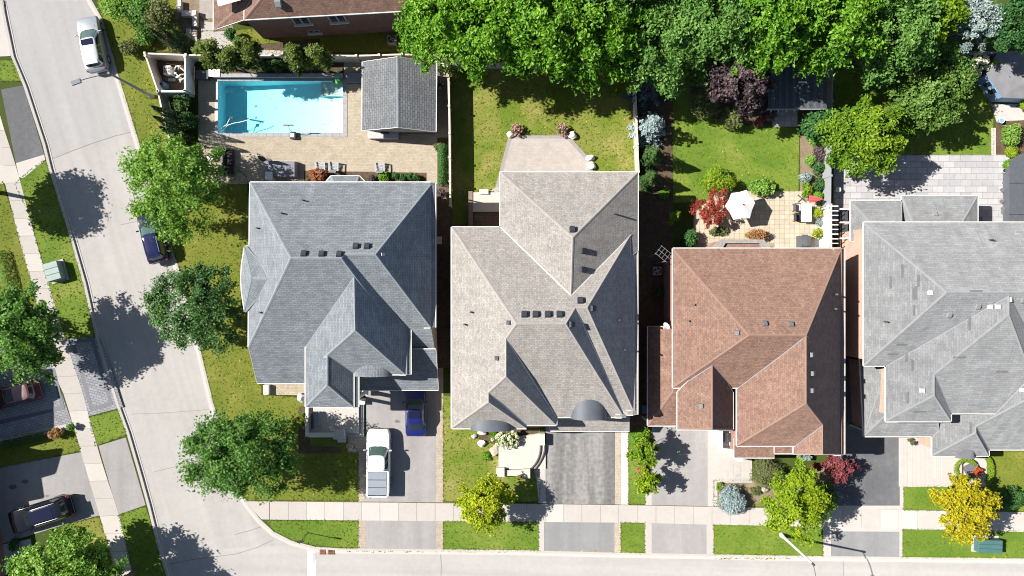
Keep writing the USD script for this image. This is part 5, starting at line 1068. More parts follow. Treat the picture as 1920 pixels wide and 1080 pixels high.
# ---------------------------------------------------------------- playhouse, spa
plh = Thing('playhouse', 'blue playhouse with two dark windows and a grey felt roof', 'playhouse', P(1880, 150, 0))
hz_ = 1.75; wb = [P(1828, 149, 0), P(1857, 191, 0), P(1925, 193, 0), P(1925, 112, 0), P(1846, 113, 0)]
wp_ = Polygon([tuple(p[:2]) for p in wb]); plh.part('wall', MB().prism(wp_, 0, hz_), M_blue_siding)
ov_ = wp_.buffer(0.12, join_style=2); rc = np.array(list(ov_.exterior.coords)[:-1]); cz = np.array([P(1905, 150, 0)[0], P(1905, 150, 0)[1]])
plh.part('roof', hull([(x, y, hz_ + .003) for x, y in rc] + [(x, y, hz_ + .07) for x, y in rc] + [(cz[0], cz[1], hz_ + .6), (cz[0] + 2, cz[1], hz_ + .6)]), M_flat_roof)
d = wb[1] - wb[0]; l = np.linalg.norm(d); d = d / l; no = np.array([-d[1], d[0], 0]); no = -no if np.dot(no, wb[0] - np.append(cz, 0)) < 0 else no; ang = math.atan2(d[1], d[0])
for k in range(6): plh.part('siding_board', MB().box(wb[0] + d * l * (k + .5) / 6 + no * .012 + [0, 0, hz_ / 2], (l / 6 - .03, .024, hz_ - .02), ang), M_blue_siding)
for f_ in (0.36, 0.66):
    p = plh.part('window', MB().box(wb[0] + d * l * f_ + no * .035 + [0, 0, 1.0], (0.46, 0.03, 0.95), ang), M_blue_siding); plh.part('pane', MB().box(wb[0] + d * l * f_ + no * .056 + [0, 0, 1.0], (0.40, 0.014, 0.88), ang), M_glass, p)
bk = Thing('bucket', 'blue bucket on the path below the playhouse', 'bucket', P(1873, 228, 0)); c = P(1873, 228, 0)
bk.part('pail', MB().tube([c + [0, 0, .02], c + [0, 0, .38]], [.17, .22], 18), M_blue_siding, smooth=40); bk.part('rim', MB().tube([c + [.22 * math.cos(a), .22 * math.sin(a), .385] for a in np.linspace(0, 2 * math.pi, 21)], .018, 5), M_white)
flat('side_path', [(1858, 195), (1925, 195), (1925, 225), (1868, 228)], M_conc3, 0.02); flat('edging', [(1858, 240), (1867, 240), (1867, 291), (1858, 291)], M_conc, 0.03)
flat('side_bed', [(1867, 226), (1960, 226), (1960, 292), (1867, 292)], M_mulch, 0.014)
sp = Thing('hot_tub', 'large charcoal covered hot tub at the right edge of the grey patio', 'hot tub', P(1910, 350, 0))
spg = poly([(1893, 418), (1893, 312), (1902, 296), (1915, 288), (1960, 286), (1960, 418)], 0.95)
sp.part('side_panel', MB().prism(spg.buffer(-0.02), 0.05, 0.84), M_slate_metal)
for k, (v0, v1) in enumerate(((280, 343), (343.8, 402), (402.8, 420))): sp.part('cover_panel', MB().prism(spg.intersection(rect(1880, v0, 1970, v1, 0.95)), 0.843, 0.95), M_hot_tub)
for k in (0, 1):
    pt_ = Thing('plant_pot', ('upper' if k == 0 else 'lower') + ' pale plant pot at the corner of the spa bed', 'plant pot', P(1879 + 10 * k, 322 + 6 * k, 0)); c = P(1879 + 12 * k, 321 + 5 * k, 0)
    pt_.part('pot', MB().tube([c + [0, 0, 0.04], c + [0, 0, .35]], [.14, .2], 16), M_offwhite, smooth=40); pt_.part('soil', MB().tube([c + [0, 0, .35], c + [0, 0, .36]], .16, 16), M_rubber)
# ---------------------------------------------------------------- porches and front walls
po = Thing('porch', 'white paved porch with low stone walls under the slate roof', 'porch', P(630, 790, 0))
po.part('floor', MB().prism(rect(580, 735, 675, 810), 0, 0.5), M_conc2); po.part('low_wall', MB().prism(rect(577, 757, 583, 815), 0, 0.8), M_offwhite); po.part('low_wall', MB().prism(rect(583.1, 808, 632, 816.5), 0, 0.8), M_offwhite)
po.part('pier', MB().prism(rect(632.1, 803, 650, 818), 0, 1.05), M_offwhite); po.part('pier_cap', MB().prism(rect(631, 802, 651, 819), 1.053, 1.14), M_stone)
po.part('pier_foot', hull([P(632, 819, 0), P(650, 819, 0), P(648, 830, 0), P(633, 830, 0), P(632, 819, .7), P(650, 819, .7), P(647, 829, .5), P(634, 829, .5)]), M_tile[0])
for k in range(2): po.part('step', MB().prism(rect(675.1 + k * 4, 757 if k == 0 else 757, 679 + k * 4, 818), 0, 0.34 - 0.16 * k), M_coping if k == 0 else M_white)
po.part('step', MB().prism(rect(650.1, 810.1, 675, 818), 0, 0.34), M_coping); po.part('side_block', MB().prism(rect(673, 746, 686, 756.5), 0, 0.55), M_white)
flat('front_path', [(652, 819), (686, 819), (686, 848), (652, 848)], M_paver_border, 0.02)
bn = Thing('bench', 'black bench on the white porch', 'bench', P(592, 785, 0)); c = P(591, 787, 0.9); c[2] = 0.5
bn.part('seat', MB().rbox(c + [.12, 0, .42], (0.5, 1.4, 0.07), 0.02), M_greymetal); bn.part('backrest', MB().rbox(c + [-.18, 0, .7], (0.09, 1.45, 0.6), 0.03), M_black)
for j in (-1, 1): bn.part('leg', MB().box(c + [.1, j * .62, .2], (0.5, 0.06, 0.4)), M_black)
p2 = Thing('porch', 'cream stone front porch with curved steps beside the streaked driveway', 'porch', P(975, 855, 0))
def arc(p0, pm, p1, n=12):
    t = np.linspace(0, 1, n); c = 2 * np.array(pm) - 0.5 * (np.array(p0) + np.array(p1)); return [tuple((1 - s) ** 2 * np.array(p0) + 2 * s * (1 - s) * c + s * s * np.array(p1)) for s in t]
a1, a2, a3 = arc((1012.5, 832), (1008.5, 857), (994, 877)), arc((1020.5, 832), (1017, 854), (1002.5, 878)), [(1023, 832), (1023, 878)]
f1_ = poly([(935, 822), (1012.5, 812)] + a1 + [(935, 877)]); f2_ = poly([(1012.6, 825)] + a2 + a1[::-1]); 
p2.part('floor', MB().prism(f1_, 0, 0.48), M_stone); p2.part('step', MB().prism(f2_.difference(f1_.buffer(.004)), 0, 0.32), M_stone); p2.part('step', MB().prism(poly([(1020.5, 832)] + [(1023, 832), (1023, 878), (1002.5, 878)] + a2[::-1]).difference(f2_.buffer(.004)), 0, 0.16), M_stone)
for aa, z in ((a1, .482), (a2, .322)): p2.part('step_edge', MB().prism(LineString(PX(aa)).buffer(0.045), z, z + .012), M_stone_edge)
p2.part('pier', MB().prism(rect(931, 873, 946, 890), 0, 0.85), M_stone); p2.part('pier', MB().prism(rect(979, 875, 993.5, 892), 0, 0.85), M_stone); p2.part('low_wall', MB().prism(rect(947, 878.5, 978.5, 889), 0, 0.62), M_stone); p2.part('block', MB().prism(rect(1010.5, 811, 1021, 831.5), 0, 0.75), M_stone)
flat('front_path', [(1000, 878), (1023, 878), (1023, 944), (1010, 943), (1006, 900)], M_conc3, 0.02)
p3 = Thing('porch', 'white front steps with railing below the brown roof', 'porch', P(1360, 830, 0))
p3.part('landing', MB().prism(rect(1342, 800, 1379, 832), 0, 0.7), M_white); p3.part('low_wall', MB().prism(rect(1340, 800, 1347, 835), 0.703, 1.4), M_white); p3.part('pillar', MB().prism(rect(1371, 808, 1379, 856), 0.0, 1.9), M_white)
for k in range(3): p3.part('step', MB().prism(rect(1347, 832.1 + k * 6, 1371, 838 + k * 6), 0, 0.52 - 0.17 * k), M_conc2)
for k in range(7): p3.part('baluster', MB().box(P(1353 + k * 2.6, 812 + 0 * k, 1.0) * [1, 1, 0] + [0, -.35, 1.1], (0.05, 0.75, 0.05)), M_darkgrey)

# ---------------------------------------------------------------- street furniture
def lamp(label, base, arm_dir, h, m, arm=2.1, head_m=None):
    t = Thing('street_lamp', label, 'street lamp', (*base[:2], 0)); b = np.array([base[0], base[1], 0.0]); ad = np.array([*arm_dir, 0.0]); ad /= np.linalg.norm(ad)
    t.part('base', MB().tube([b, b + [0, 0, .5], b + [0, 0, .6]], [.2, .17, .12], 14), m, smooth=40); t.part('pole', MB().tube([b + [0, 0, .5], b + [0, 0, h]], [.125, .075], 12), m, smooth=40)
    pts = [b + [0, 0, h - .15] + ad * arm * s + [0, 0, .55 * math.sin(s * math.pi / 2)] for s in np.linspace(0, 1, 8)]
    t.part('arm', MB().tube(pts, 0.032, 8), M_darkgrey, smooth=40); t.part('collar', MB().tube([b + [0, 0, h - .25], b + [0, 0, h + .03]], .1, 12), M_darkgrey)
    e = pts[-1] + ad * .25; ang = math.atan2(ad[1], ad[0])
    hd = t.part('lamp_head', MB().rbox(e + [0, 0, -.02], (.75, .36, .14), .05, ang), head_m or M_slate_metal); t.part('lens', MB().rbox(e + [0, 0, -.1], (.5, .26, .06), .02, ang), M_offwhite, hd)
    return t
lamp('dark street lamp leaning over the road beside the silver SUV', P(286, 181), (-1.0, -0.36), 7.0, M_grey_wood)
lamp('pale street lamp rising from the verge by the lime green street tree', P(1465, 1003), (0.1, -1.0), 6.9, M_concpole)
ss = Thing('octagonal_sign', 'thin post with an octagonal sign at the street corner', 'sign', P(578, 999)); b = P(578, 999)
ss.part('post', MB().tube([b, b + [0, 0, 2.75]], .03, 8), M_darkgrey)
ss.part('plate', MB().add(*(lambda m: (np.array(m.vertices) @ np.array([[1, 0, 0], [0, 0, 1], [0, -1, 0]]).T + b + [0, .05, 2.4], m.faces))(trimesh.creation.extrude_polygon(Polygon([(.34 * math.cos(math.pi / 8 + k * math.pi / 4), .34 * math.sin(math.pi / 8 + k * math.pi / 4)) for k in range(8)]), .012, engine='earcut'))), M_darkgrey)
def ubox(label, u, v, w, d, h, rot, m, pad=True):
    t = Thing('utility_box', label, 'utility box', P(u, v, 0), rot, local=True)
    if pad: t.part('pad', MB().box((0, 0, .05), (w + .3, d + .3, .1)), M_conc)
    t.part('cabinet', hull([(i * w / 2, j * d / 2, .1) for i in (-1, 1) for j in (-1, 1)] + [(i * w / 2, -d / 2, h * .86) for i in (-1, 1)] + [(i * w / 2, d / 2, h * .86) for i in (-1, 1)]), m)
    for k in range(3): t.part('lid_panel', MB().rbox((0, -d / 3 + k * d / 3, h * .9), (w + .05, d / 3 - .02, h * .08), .02), m)
    t.part('door', MB().box((0, -d / 2 - .012, h * .45), (w * .9, .02, h * .6)), m); t.part('handle', MB().box((w * .2, -d / 2 - .035, h * .45), (.04, .03, .16)), M_steel)
ubox('pale green utility box on the verge left of the road', 109, 509, 1.15, 1.55, 0.95, math.radians(16), M_util_green); ubox('dark green utility box under the golden yellow tree', 1846, 1019, 1.95, 1.1, 0.9, math.radians(-2), M_util_dark)
for k, (u0, u1) in enumerate(((599, 609.5), (614, 626.5))):
    g = Thing('storm_drain', ('left' if k == 0 else 'right') + ' rusty storm drain grate in the kerb at the street corner', 'drain', P((u0 + u1) / 2, 1034)); r = rect(u0, 1027.5, u1, 1040.5)
    g.part('frame', MB().prism(r.difference(r.buffer(-.05)), -.12, -.06), M_rust); g.part('well', MB().prism(r.buffer(-.055), -.12, -.105), M_black)
    for j in range(5): uu = u0 + 2 + (u1 - u0 - 4) * j / 4; g.part('bar', MB().box(P(uu, 1034, 0) * [1, 1, 0] + [0, 0, -.08], (.05, .46, .03)), M_rust)
    for j in (-1, 1): g.part('cross_bar', MB().box(P((u0 + u1) / 2, 1034 + 3 * j, 0) * [1, 1, 0] + [0, 0, -.061], ((u1 - u0) / 22 - .12, .04, .012)), M_rust)
# fountain of the ringed bed
fo = Thing('fountain', 'small dark fountain bowl inside the round hedge ring', 'fountain', P(1812, 878)); c = P(1812, 878)
fo.part('bowl', MB().tube([c + [0, 0, .1], c + [0, 0, .35], c + [0, 0, .5], c + [0, 0, .46]], [.2, .42, .5, .42], 20), M_rock_dark, smooth=40); fo.part('pedestal', MB().tube([c, c + [0, 0, .12]], [.28, .2], 16), M_rock_dark, smooth=40); fo.part('water', MB().tube([c + [0, 0, .44], c + [0, 0, .455]], .41, 20), M_glass)

mb_ = Thing('meter_box', 'pale meter box in the dark gap between the slate and beige houses', 'meter box', P(824, 451)); c = P(824, 451, 1.2)
mb_.part('cabinet', MB().rbox(c, (.36, .62, .7), .03), M_offwhite); mb_.part('conduit', MB().tube([c * [1, 1, 0], c - [0, 0, .35]], .04, 8), M_greymetal)
rb = Thing('recycling_bin', 'dark blue wheeled bin in the gap beside the low brown roof', 'bin', P(1208, 764)); c = P(1208, 764)
rb.part('body', hull([c + [i * x, j * x, z] for x, z in ((.22, .06), (.3, 1.0)) for i in (-1, 1) for j in (-1, 1)]), M_blue); rb.part('lid', MB().rbox(c + [0, 0, 1.04], (.66, .7, .07), .03), M_blue); rb.part('wheel', MB().tube([c + [-.25, -.2, .1], c + [.25, -.2, .1]], .1, 12), M_rubber); rb.part('handle', MB().tube([c + [-.22, -.36, 1.0], c + [.22, -.36, 1.0]], .025, 6), M_black)

flat('rear_path', [(374, 0), (397, 0), (399, 34), (382, 36), (374, 26)], M_terrace, 0.024); flat('rear_path', [(376, 40), (400, 42), (402, 72), (378, 74)], M_conc3, 0.026)
rw = Thing('retaining_wall', 'stepped stone retaining wall left of the red brick house', 'wall', P(362, 40))
for u0, v0, u1, v1, h in ((345, 24, 366, 34, .5), (366.3, 24, 373, 34, .6), (365, 34.3, 373, 52, .45), (338, 4, 344, 26, .5), (352, 56, 361, 68, .35), (361.3, 58, 371, 70, .3), (353, 68.3, 371, 80, .2)): rw.part('stone_block', MB().prism(rect(u0, v0, u1, v1), 0, h), M_stone if h < .4 else M_offwhite)
# ---------------------------------------------------------------- vehicles (local frame: nose towards +y)
def paint(name, c, rough=0.28, metal=0.25):
    return usdkit.material(stage, L(name), {'p': ('principled_bsdf', {'base_color': c, 'roughness': rough, 'metallic': metal, 'coat_weight': 0.4, 'coat_roughness': 0.05, 'normal': (0, 0, 0)}),
        't': ('texture_coordinate', {}), 'n': ('noise_texture', {'scale': 6.0, 'detail': 3.0}), 'r': ('rgb_ramp', {'ramp': [(0.3, tuple(0.92 * x for x in c)), (0.7, tuple(1.06 * x for x in c))]})},
        [('t.object', 'n.vector'), ('n.fac', 'r.fac'), ('r.color', 'p.base_color')], surface='p.BSDF')
M_carglass = mat('car_glass', (0.012, 0.018, 0.02), rough=0.05, var=0.1, spec=0.9, coat=0.5)
M_teal_glass = mat('windscreen_glass', (0.055, 0.095, 0.09), rough=0.06, var=0.1, spec=0.9, coat=0.5)
M_roofglass = mat('roof_glass', (0.010, 0.012, 0.03), rough=0.1, var=0.1, spec=0.35)
M_lampglass = mat('headlamp_glass', (0.45, 0.46, 0.47), rough=0.12, var=0.05, spec=0.8)
M_tail = mat('tail_lamp', (0.28, 0.015, 0.012), rough=0.2, var=0.1)
M_alloy = mat('alloy_wheel', (0.42, 0.42, 0.43), rough=0.3, metal=0.7, var=0.05)
M_chrome = mat('chrome_trim', (0.62, 0.62, 0.63), rough=0.2, metal=0.8, var=0.03)
def make_car(name, label, cat, loc, rotz, Lc, Wc, Hc, m, kind='suv', roof_m=None, sunroof=None, rails=False, ws=M_teal_glass, group=None):
    t = Thing(name, label, cat, loc, rotz, group, local=True); hl, hw = Lc / 2, Wc / 2
    belt = {'suv': 1.08, 'sedan': 0.92, 'pickup': 1.12}[kind]; hood = belt - (0.06 if kind != 'sedan' else 0.08)
    cowl = hl - (0.25 * Lc if kind != 'pickup' else 0.235 * Lc)
    # lower body: rings along the length
    ys = np.r_[np.linspace(-hl, -hl + 0.35, 6), np.linspace(-hl + 0.6, hl - 0.75, 12), np.linspace(hl - 0.55, hl, 8)]
    v, f = [], []; ns = 15
    for y in ys:
        e = abs(y) / hl; pw = 0.80 if y > 0 else 0.84
        w = hw * (1 - (1 - pw) * max(0, (e - 0.78) / 0.22) ** 2.2)
        if y > cowl: s_ = (y - cowl) / (hl - cowl); zt = hood + (belt - hood) * (1 - s_) - 0.10 * s_ ** 2 - 0.22 * max(0, (s_ - 0.82) / 0.18) ** 2
        else:
            zt = belt if kind != 'sedan' else belt + (0.02 if y < -hl + 0.6 else 0)
            s_ = max(0, (-y - hl + 0.3) / 0.3); zt -= 0.12 * s_ ** 2
        zb = 0.30 + 0.10 * max(0, (e - 0.85) / 0.15)
        half = [(0.0, zb), (w * .82, zb), (w * .97, zb + .14), (w * 1.0, zb + (zt - zb) * .5), (w * .985, zt - .16), (w * .95, zt - .05), (w * .88, zt), (0.0, zt + .045)]
        ring = half + [(-x, z) for x, z in half[-2:0:-1]]
        ns = len(ring); v += [(x, y, z) for x, z in ring]
    for i in range(len(ys) - 1):
        for k in range(ns): a0, a1 = i * ns + k, i * ns + (k + 1) % ns; f += [[a0, a1, a1 + ns], [a0, a1 + ns, a0 + ns]]
    for base in (0, (len(ys) - 1) * ns):
        c = len(v); v.append(tuple(np.mean([v[base + k] for k in range(ns)], axis=0))); f += [[base + k, base + (k + 1) % ns, c] if base else [base + (k + 1) % ns, base + k, c] for k in range(ns)]
    body = t.part('body', (np.array(v), np.array(f)), m, smooth=38)
    # cabin: superellipse rings from the belt to the roof
    if kind == 'suv': yr0, yr1, yf0, yf1 = -hl + 0.16, -hl + 0.48, cowl, cowl - 0.92
    elif kind == 'sedan': yr0, yr1, yf0, yf1 = -hl + 0.42, -hl + 1.15, cowl, cowl - 0.95
    else: yr0, yr1, yf0, yf1 = -0.62, -0.5, cowl, cowl - 0.72
    w0, w1, n = hw * .90, hw * .70, 6.0
    def S(s, h, side):     # s in -1..1 along the face, h 0..1 up the glass
        a = (yr0 + (yr1 - yr0) * h, yf0 + (yf1 - yf0) * h); yc, yh = (a[0] + a[1]) / 2, (a[1] - a[0]) / 2; w = w0 + (w1 - w0) * h ** 1.15; z = belt - .02 + (Hc - .06 - belt) * h
        k = (1 - min(abs(s), 1) ** n) ** (1 / n)
        if side == 'f': return np.array([w * s, yc + yh * k * (1 - .05 * s * s), z])
        if side == 'r': return np.array([w * s, yc - yh * k * (1 - .04 * s * s), z])
        return np.array([(w if side == 'R' else -w) * k, yc + yh * s, z])
    hs = [0, .25, .5, .75, .93, 1.0]; th = np.linspace(0, 2 * math.pi, 41)[:-1]; v, f = [], []
    for hi, h in enumerate(hs):
        a = (yr0 + (yr1 - yr0) * h, yf0 + (yf1 - yf0) * h); yc, yh = (a[0] + a[1]) / 2, (a[1] - a[0]) / 2; w = w0 + (w1 - w0) * h ** 1.15
        sc = 1.0 if h < 1 else 0.965
        for q_ in th:
            cx, cy = math.cos(q_), math.sin(q_); r = (abs(cx) ** n + abs(cy) ** n) ** (-1 / n); s = r * cx
            v.append((w * r * cx * sc, yc + yh * r * cy * sc * (1 - .045 * s * s), belt - .02 + (Hc - .06 - belt) * h + (.025 if h == 1 else 0)))
    N = 40
    for i in range(len(hs) - 1):
        for k in range(N): a0, a1 = i * N + k, i * N + (k + 1) % N; f += [[a0, a1, a1 + N], [a0, a1 + N, a0 + N]]
    top = np.array(v[-N:]); cen = top.mean(0)
    for r_, dz in ((.66, .028), (.33, .038)):
        b = len(v); v += [tuple(cen + (p - cen) * r_ + [0, 0, dz]) for p in top]
        for k in range(N): a0, a1, c0, c1 = b - N + k, b - N + (k + 1) % N, b + k, b + (k + 1) % N; f += [[a0, a1, c1], [a0, c1, c0]]
    v.append(tuple(cen + [0, 0, .04])); f += [[len(v) - 1 - N + k, len(v) - 1 - N + (k + 1) % N, len(v) - 1] for k in range(N)]
    t.part('cabin', (np.array(v), np.array(f)), roof_m or m, smooth=38)
    def pane(nm, side, s0, s1, h0, h1, mm, off=.008, label=None):
        g = [[S(s, h, side) for s in np.linspace(s0, s1, 9)] for h in np.linspace(h0, h1, 6)]; g = np.array(g)
        du = np.gradient(g, axis=1); dv = np.gradient(g, axis=0); nn_ = np.cross(du, dv); nn_ /= np.linalg.norm(nn_, axis=2, keepdims=True)
        ctr = np.array([0, (yr0 + yf0) / 2, belt]); sgn = np.sign((nn_ * (g - ctr)).sum(2).mean()); vv = (g + nn_ * sgn * off).reshape(-1, 3); ff = []
        for i in range(5):
            for j in range(8): a = i * 9 + j; ff += [[a, a + 1, a + 10], [a, a + 10, a + 9]] if sgn > 0 else [[a, a + 10, a + 1], [a, a + 9, a + 10]]
        t.part(nm, (vv, np.array(ff)), mm, smooth=True)
    pane('windscreen', 'f', -.86, .86, .06, .94, ws); pane('rear_window', 'r', -.8, .8, .12 if kind != 'suv' else .30, .92, M_carglass)
    cuts = {'suv': [(-.86, -.42), (-.38, .14), (.18, .72)], 'sedan': [(-.5, .06), (.10, .68)], 'pickup': [(-.8, -.1), (-.04, .66)]}[kind]
    for side in 'LR':
        for a, b in cuts: pane('side_window', side, a, b, .12, .86, M_carglass)
    zr = Hc - .035
    if sunroof:
        ln_, wf = sunroof; y1 = yf1 - .12; y0 = y1 - ln_; g = MB().prism(sbox(-w1 * wf, y0, w1 * wf, y1).buffer(-.06).buffer(.06), zr + .008, zr + .028); t.part('sunroof', g, M_roofglass)
    if rails:
        for s_ in (-1, 1): t.part('roof_rail', MB().tube([(s_ * w1 * .9, yf1 - .3, zr - .01), (s_ * w1 * .92, yf1 - .45, zr + .055), (s_ * w1 * .92, yr1 + .35, zr + .055), (s_ * w1 * .9, yr1 + .2, zr - .01)], .022, 8), M_chrome, smooth=40)
    wr = .36 if kind != 'pickup' else .41
    for y in (hl - .19 * Lc, -hl + .2 * Lc):
        for s_ in (-1, 1):
            p = t.part('wheel', MB().tube([(s_ * (hw - .25), y, wr), (s_ * (hw - .02), y, wr), (s_ * (hw + .012), y, wr)], [wr, wr, wr * .9], 22), M_rubber, smooth=40)
            t.part('rim', MB().tube([(s_ * (hw - .1), y, wr), (s_ * (hw + .018), y, wr)], wr * .62, 16), M_alloy, p)
    for s_ in (-1, 1):
        t.part('headlight', MB().mesh(hull([(s_ * hw * x, y, z) for x, y, z in ((.42, hl - .10, .72), (.84, hl - .42, .80), (.78, hl - .18, .62), (.45, hl - .02, .6), (.80, hl - .48, .66), (.5, hl - .2, .78))])), M_lampglass)
        t.part('tail_light', MB().rbox((s_ * hw * .80, -hl + .06, belt - .2), (.16, .14, .26), .03), M_tail)
        t.part('mirror', MB().rbox((s_ * (hw + .09), cowl - .38, belt + .06), (.22, .12, .15), .04), m)
    t.part('front_bumper', MB().rbox((0, hl - .06, .46), (Wc * .80, .16, .22), .05), M_black if kind != 'sedan' else m); t.part('rear_bumper', MB().rbox((0, -hl + .06, .50), (Wc * .82, .2, .24), .06), m if kind != 'pickup' else M_chrome)
    t.part('grille', MB().box((0, hl - .02, .64), (Wc * .4, .06, .1)), M_black); 
    for s_ in (-.3, .25): t.part('wiper', MB().tube([S(s_, .08, 'f') + [0, .03, .02], S(s_ + .5, .16, 'f') + [0, .03, .02]], .012, 5), M_black)
    if kind == 'suv': t.part('spoiler', MB().rbox((0, yr1 - .02, Hc - .09), (w1 * 1.7, .22, .05), .02), m)
    seam = hood - .02
    for s_ in (-1, 1): t.part('bonnet_seam', MB().tube([(s_ * hw * .70, cowl + .05, belt + .018), (s_ * hw * .66, hl - .5, hood - .01)], .008, 4), M_black)
    return t, dict(hl=hl, hw=hw, belt=belt, yr0=yr0, S=S)
def heading(u0, v0, u1, v1):     # rear pixel -> nose pixel
    return math.atan2(-(u1 - u0), -(v1 - v0))
P_silver, P_navy, P_white, P_blue = paint('silver_paint', (0.30, 0.32, 0.35), 0.3, 0.4), paint('navy_paint', (0.007, 0.010, 0.040), 0.09, 0.0), paint('white_paint', (0.74, 0.74, 0.74), 0.3, 0.0), paint('blue_paint', (0.010, 0.015, 0.11), 0.1, 0.0)
P_black, P_maroon = paint('black_paint', (0.004, 0.004, 0.006), 0.09, 0.0), paint('maroon_paint', (0.06, 0.014, 0.02), 0.1, 0.0); P_mroof = paint('dusty_roof_paint', (0.17, 0.11, 0.115), 0.4)
P_nroof = paint('navy_roof_paint', (0.010, 0.014, 0.055), 0.09, 0.0); P_broof = paint('blue_black_roof', (0.007, 0.008, 0.02), 0.09, 0.0)
make_car('parked_suv', 'silver SUV parked at the top of the street with a white roof panel', 'SUV', P(171, 81, 0.8) * [1, 1, 0] + [0, 0, -.13], heading(181, 132, 160, 26), 4.65, 1.86, 1.66, P_silver, 'suv', paint('silver_white_roof', (0.50, 0.53, 0.58), 0.28, 0.2), sunroof=(0.5, .75))
make_car('parked_suv', 'navy blue SUV parked under the bright green tree by the kerb', 'SUV', P(285.5, 444, 0.8) * [1, 1, 0] + [0, 0, -.13], heading(294, 488, 271, 398), 4.35, 1.82, 1.65, P_navy, 'suv', P_nroof, rails=True)
tk, d = make_car('pickup_truck', 'white pickup truck with grey folding bed cover in the driveway', 'pickup truck', P(709, 868, 0.9) * [1, 1, 0], heading(709, 930, 710, 806), 5.65, 1.98, 1.92, P_white, 'pickup')
hl, hw, belt = d['hl'], d['hw'], d['belt']
M_tonneau = mat('tonneau_cover', (0.20, 0.225, 0.265), rough=0.6, var=0.06)
tk.part('tonneau_seal', MB().box((0, -1.70, belt + .052), (hw * 1.6, 1.98, .03)), M_black)
for k in range(3):
    y1 = -.72 - k * .645; tk.part('tonneau_panel', MB().rbox((0, y1 - .31, belt + .075), (hw * 1.58, .60, .06), .015), M_tonneau)
for s_ in (-1, 1): tk.part('bed_rail', MB().rbox((s_ * hw * .88, -1.72, belt + .03), (.16, 2.05, .1), .03), P_white)
tk.part('tailgate', MB().rbox((0, -hl + .07, belt - .1), (hw * 1.7, .09, .5), .03), P_white)
make_car('parked_car', 'dark blue sedan half under the garage eave beside the pickup', 'car', P(779, 769, 0.75) * [1, 1, 0], heading(779, 816, 778, 722), 4.35, 1.74, 1.45, P_blue, 'sedan', sunroof=(.62, .82))
make_car('parked_suv', 'long black SUV with silver roof rails in the lower left driveway', 'SUV', P(74, 965, 0.9) * [1, 1, 0], heading(131, 946, 12, 983), 5.35, 2.0, 1.78, P_black, 'suv', P_broof, sunroof=(1.9, .74), rails=True, ws=M_carglass)
make_car('parked_suv', 'maroon SUV with dusty roof cut by the left edge under a tree', 'SUV', P(21, 741, 0.9) * [1, 1, 0], heading(70, 730, -28, 755), 4.6, 1.86, 1.66, P_maroon, 'suv', P_mroof, sunroof=(.7, .8), ws=M_carglass)
# ---------------------------------------------------------------- vegetation
def green(a, b, c): return [(0.0, a), (0.5, b), (1.0, c)]
M_lf_bright = leafy('leaf_bright', green((0.082, 0.186, 0.027), (0.177, 0.329, 0.048), (0.308, 0.459, 0.105)))
M_lf_mid = leafy('leaf_mid', green((0.057, 0.144, 0.031), (0.109, 0.240, 0.046), (0.195, 0.348, 0.078)))
M_lf_mid2 = leafy('leaf_mid_cool', green((0.040, 0.105, 0.030), (0.085, 0.19, 0.055), (0.17, 0.29, 0.10)))
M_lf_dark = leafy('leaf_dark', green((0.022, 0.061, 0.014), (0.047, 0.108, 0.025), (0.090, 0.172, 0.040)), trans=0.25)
M_lf_maple = leafy('leaf_maple', green((0.041, 0.139, 0.011), (0.117, 0.278, 0.019), (0.227, 0.409, 0.037)))
M_lf_lime = leafy('leaf_lime', green((0.084, 0.174, 0.010), (0.224, 0.340, 0.013), (0.378, 0.454, 0.020)))
M_lf_lemon = leafy('leaf_lemon', green((0.13, 0.22, 0.010), (0.32, 0.40, 0.014), (0.50, 0.52, 0.02)))
M_lf_gold = leafy('leaf_gold', green((0.16, 0.17, 0.008), (0.40, 0.36, 0.010), (0.56, 0.47, 0.016)))
M_lf_yellowgreen = leafy('leaf_yellow_green', green((0.062, 0.147, 0.010), (0.145, 0.265, 0.014), (0.285, 0.385, 0.022)))
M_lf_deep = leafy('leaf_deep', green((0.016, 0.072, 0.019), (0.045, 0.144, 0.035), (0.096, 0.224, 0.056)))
M_lf_olive = leafy('leaf_olive', green((0.054, 0.074, 0.020), (0.121, 0.155, 0.047), (0.230, 0.243, 0.101)))
M_lf_sage = leafy('leaf_sage', green((0.048, 0.105, 0.016), (0.115, 0.215, 0.036), (0.22, 0.35, 0.085)))
M_lf_hedge = leafy('leaf_hornbeam', green((0.022, 0.045, 0.008), (0.075, 0.12, 0.022), (0.20, 0.26, 0.06)))
M_lf_purple = leafy('leaf_purple', green((0.025, 0.015, 0.018), (0.069, 0.045, 0.050), (0.163, 0.112, 0.119)), trans=0.15)
M_lf_red = leafy('leaf_red', green((0.150, 0.022, 0.015), (0.338, 0.056, 0.035), (0.500, 0.138, 0.088)), tint=(1.2, .8, .6))
M_lf_burg = leafy('leaf_burgundy', green((0.120, 0.018, 0.026), (0.264, 0.060, 0.066), (0.408, 0.156, 0.156)), tint=(1.2, .8, .8))
M_lf_orange = leafy('leaf_orange', green((0.20, 0.05, 0.02), (0.36, 0.12, 0.05), (0.46, 0.22, 0.11)), tint=(1.2, .9, .6))
M_lf_peach = leafy('leaf_peach', green((0.14, 0.16, 0.015), (0.38, 0.22, 0.08), (0.48, 0.26, 0.17)), tint=(1.2, .9, .6))
M_lf_blue = leafy('needle_blue', green((0.103, 0.149, 0.144), (0.218, 0.287, 0.287), (0.380, 0.460, 0.460)), trans=0.1, tint=(1, 1, 1))
M_lf_silver = leafy('leaf_silver', green((0.10, 0.14, 0.13), (0.22, 0.29, 0.27), (0.38, 0.45, 0.43)), trans=0.15, tint=(1, 1, 1))
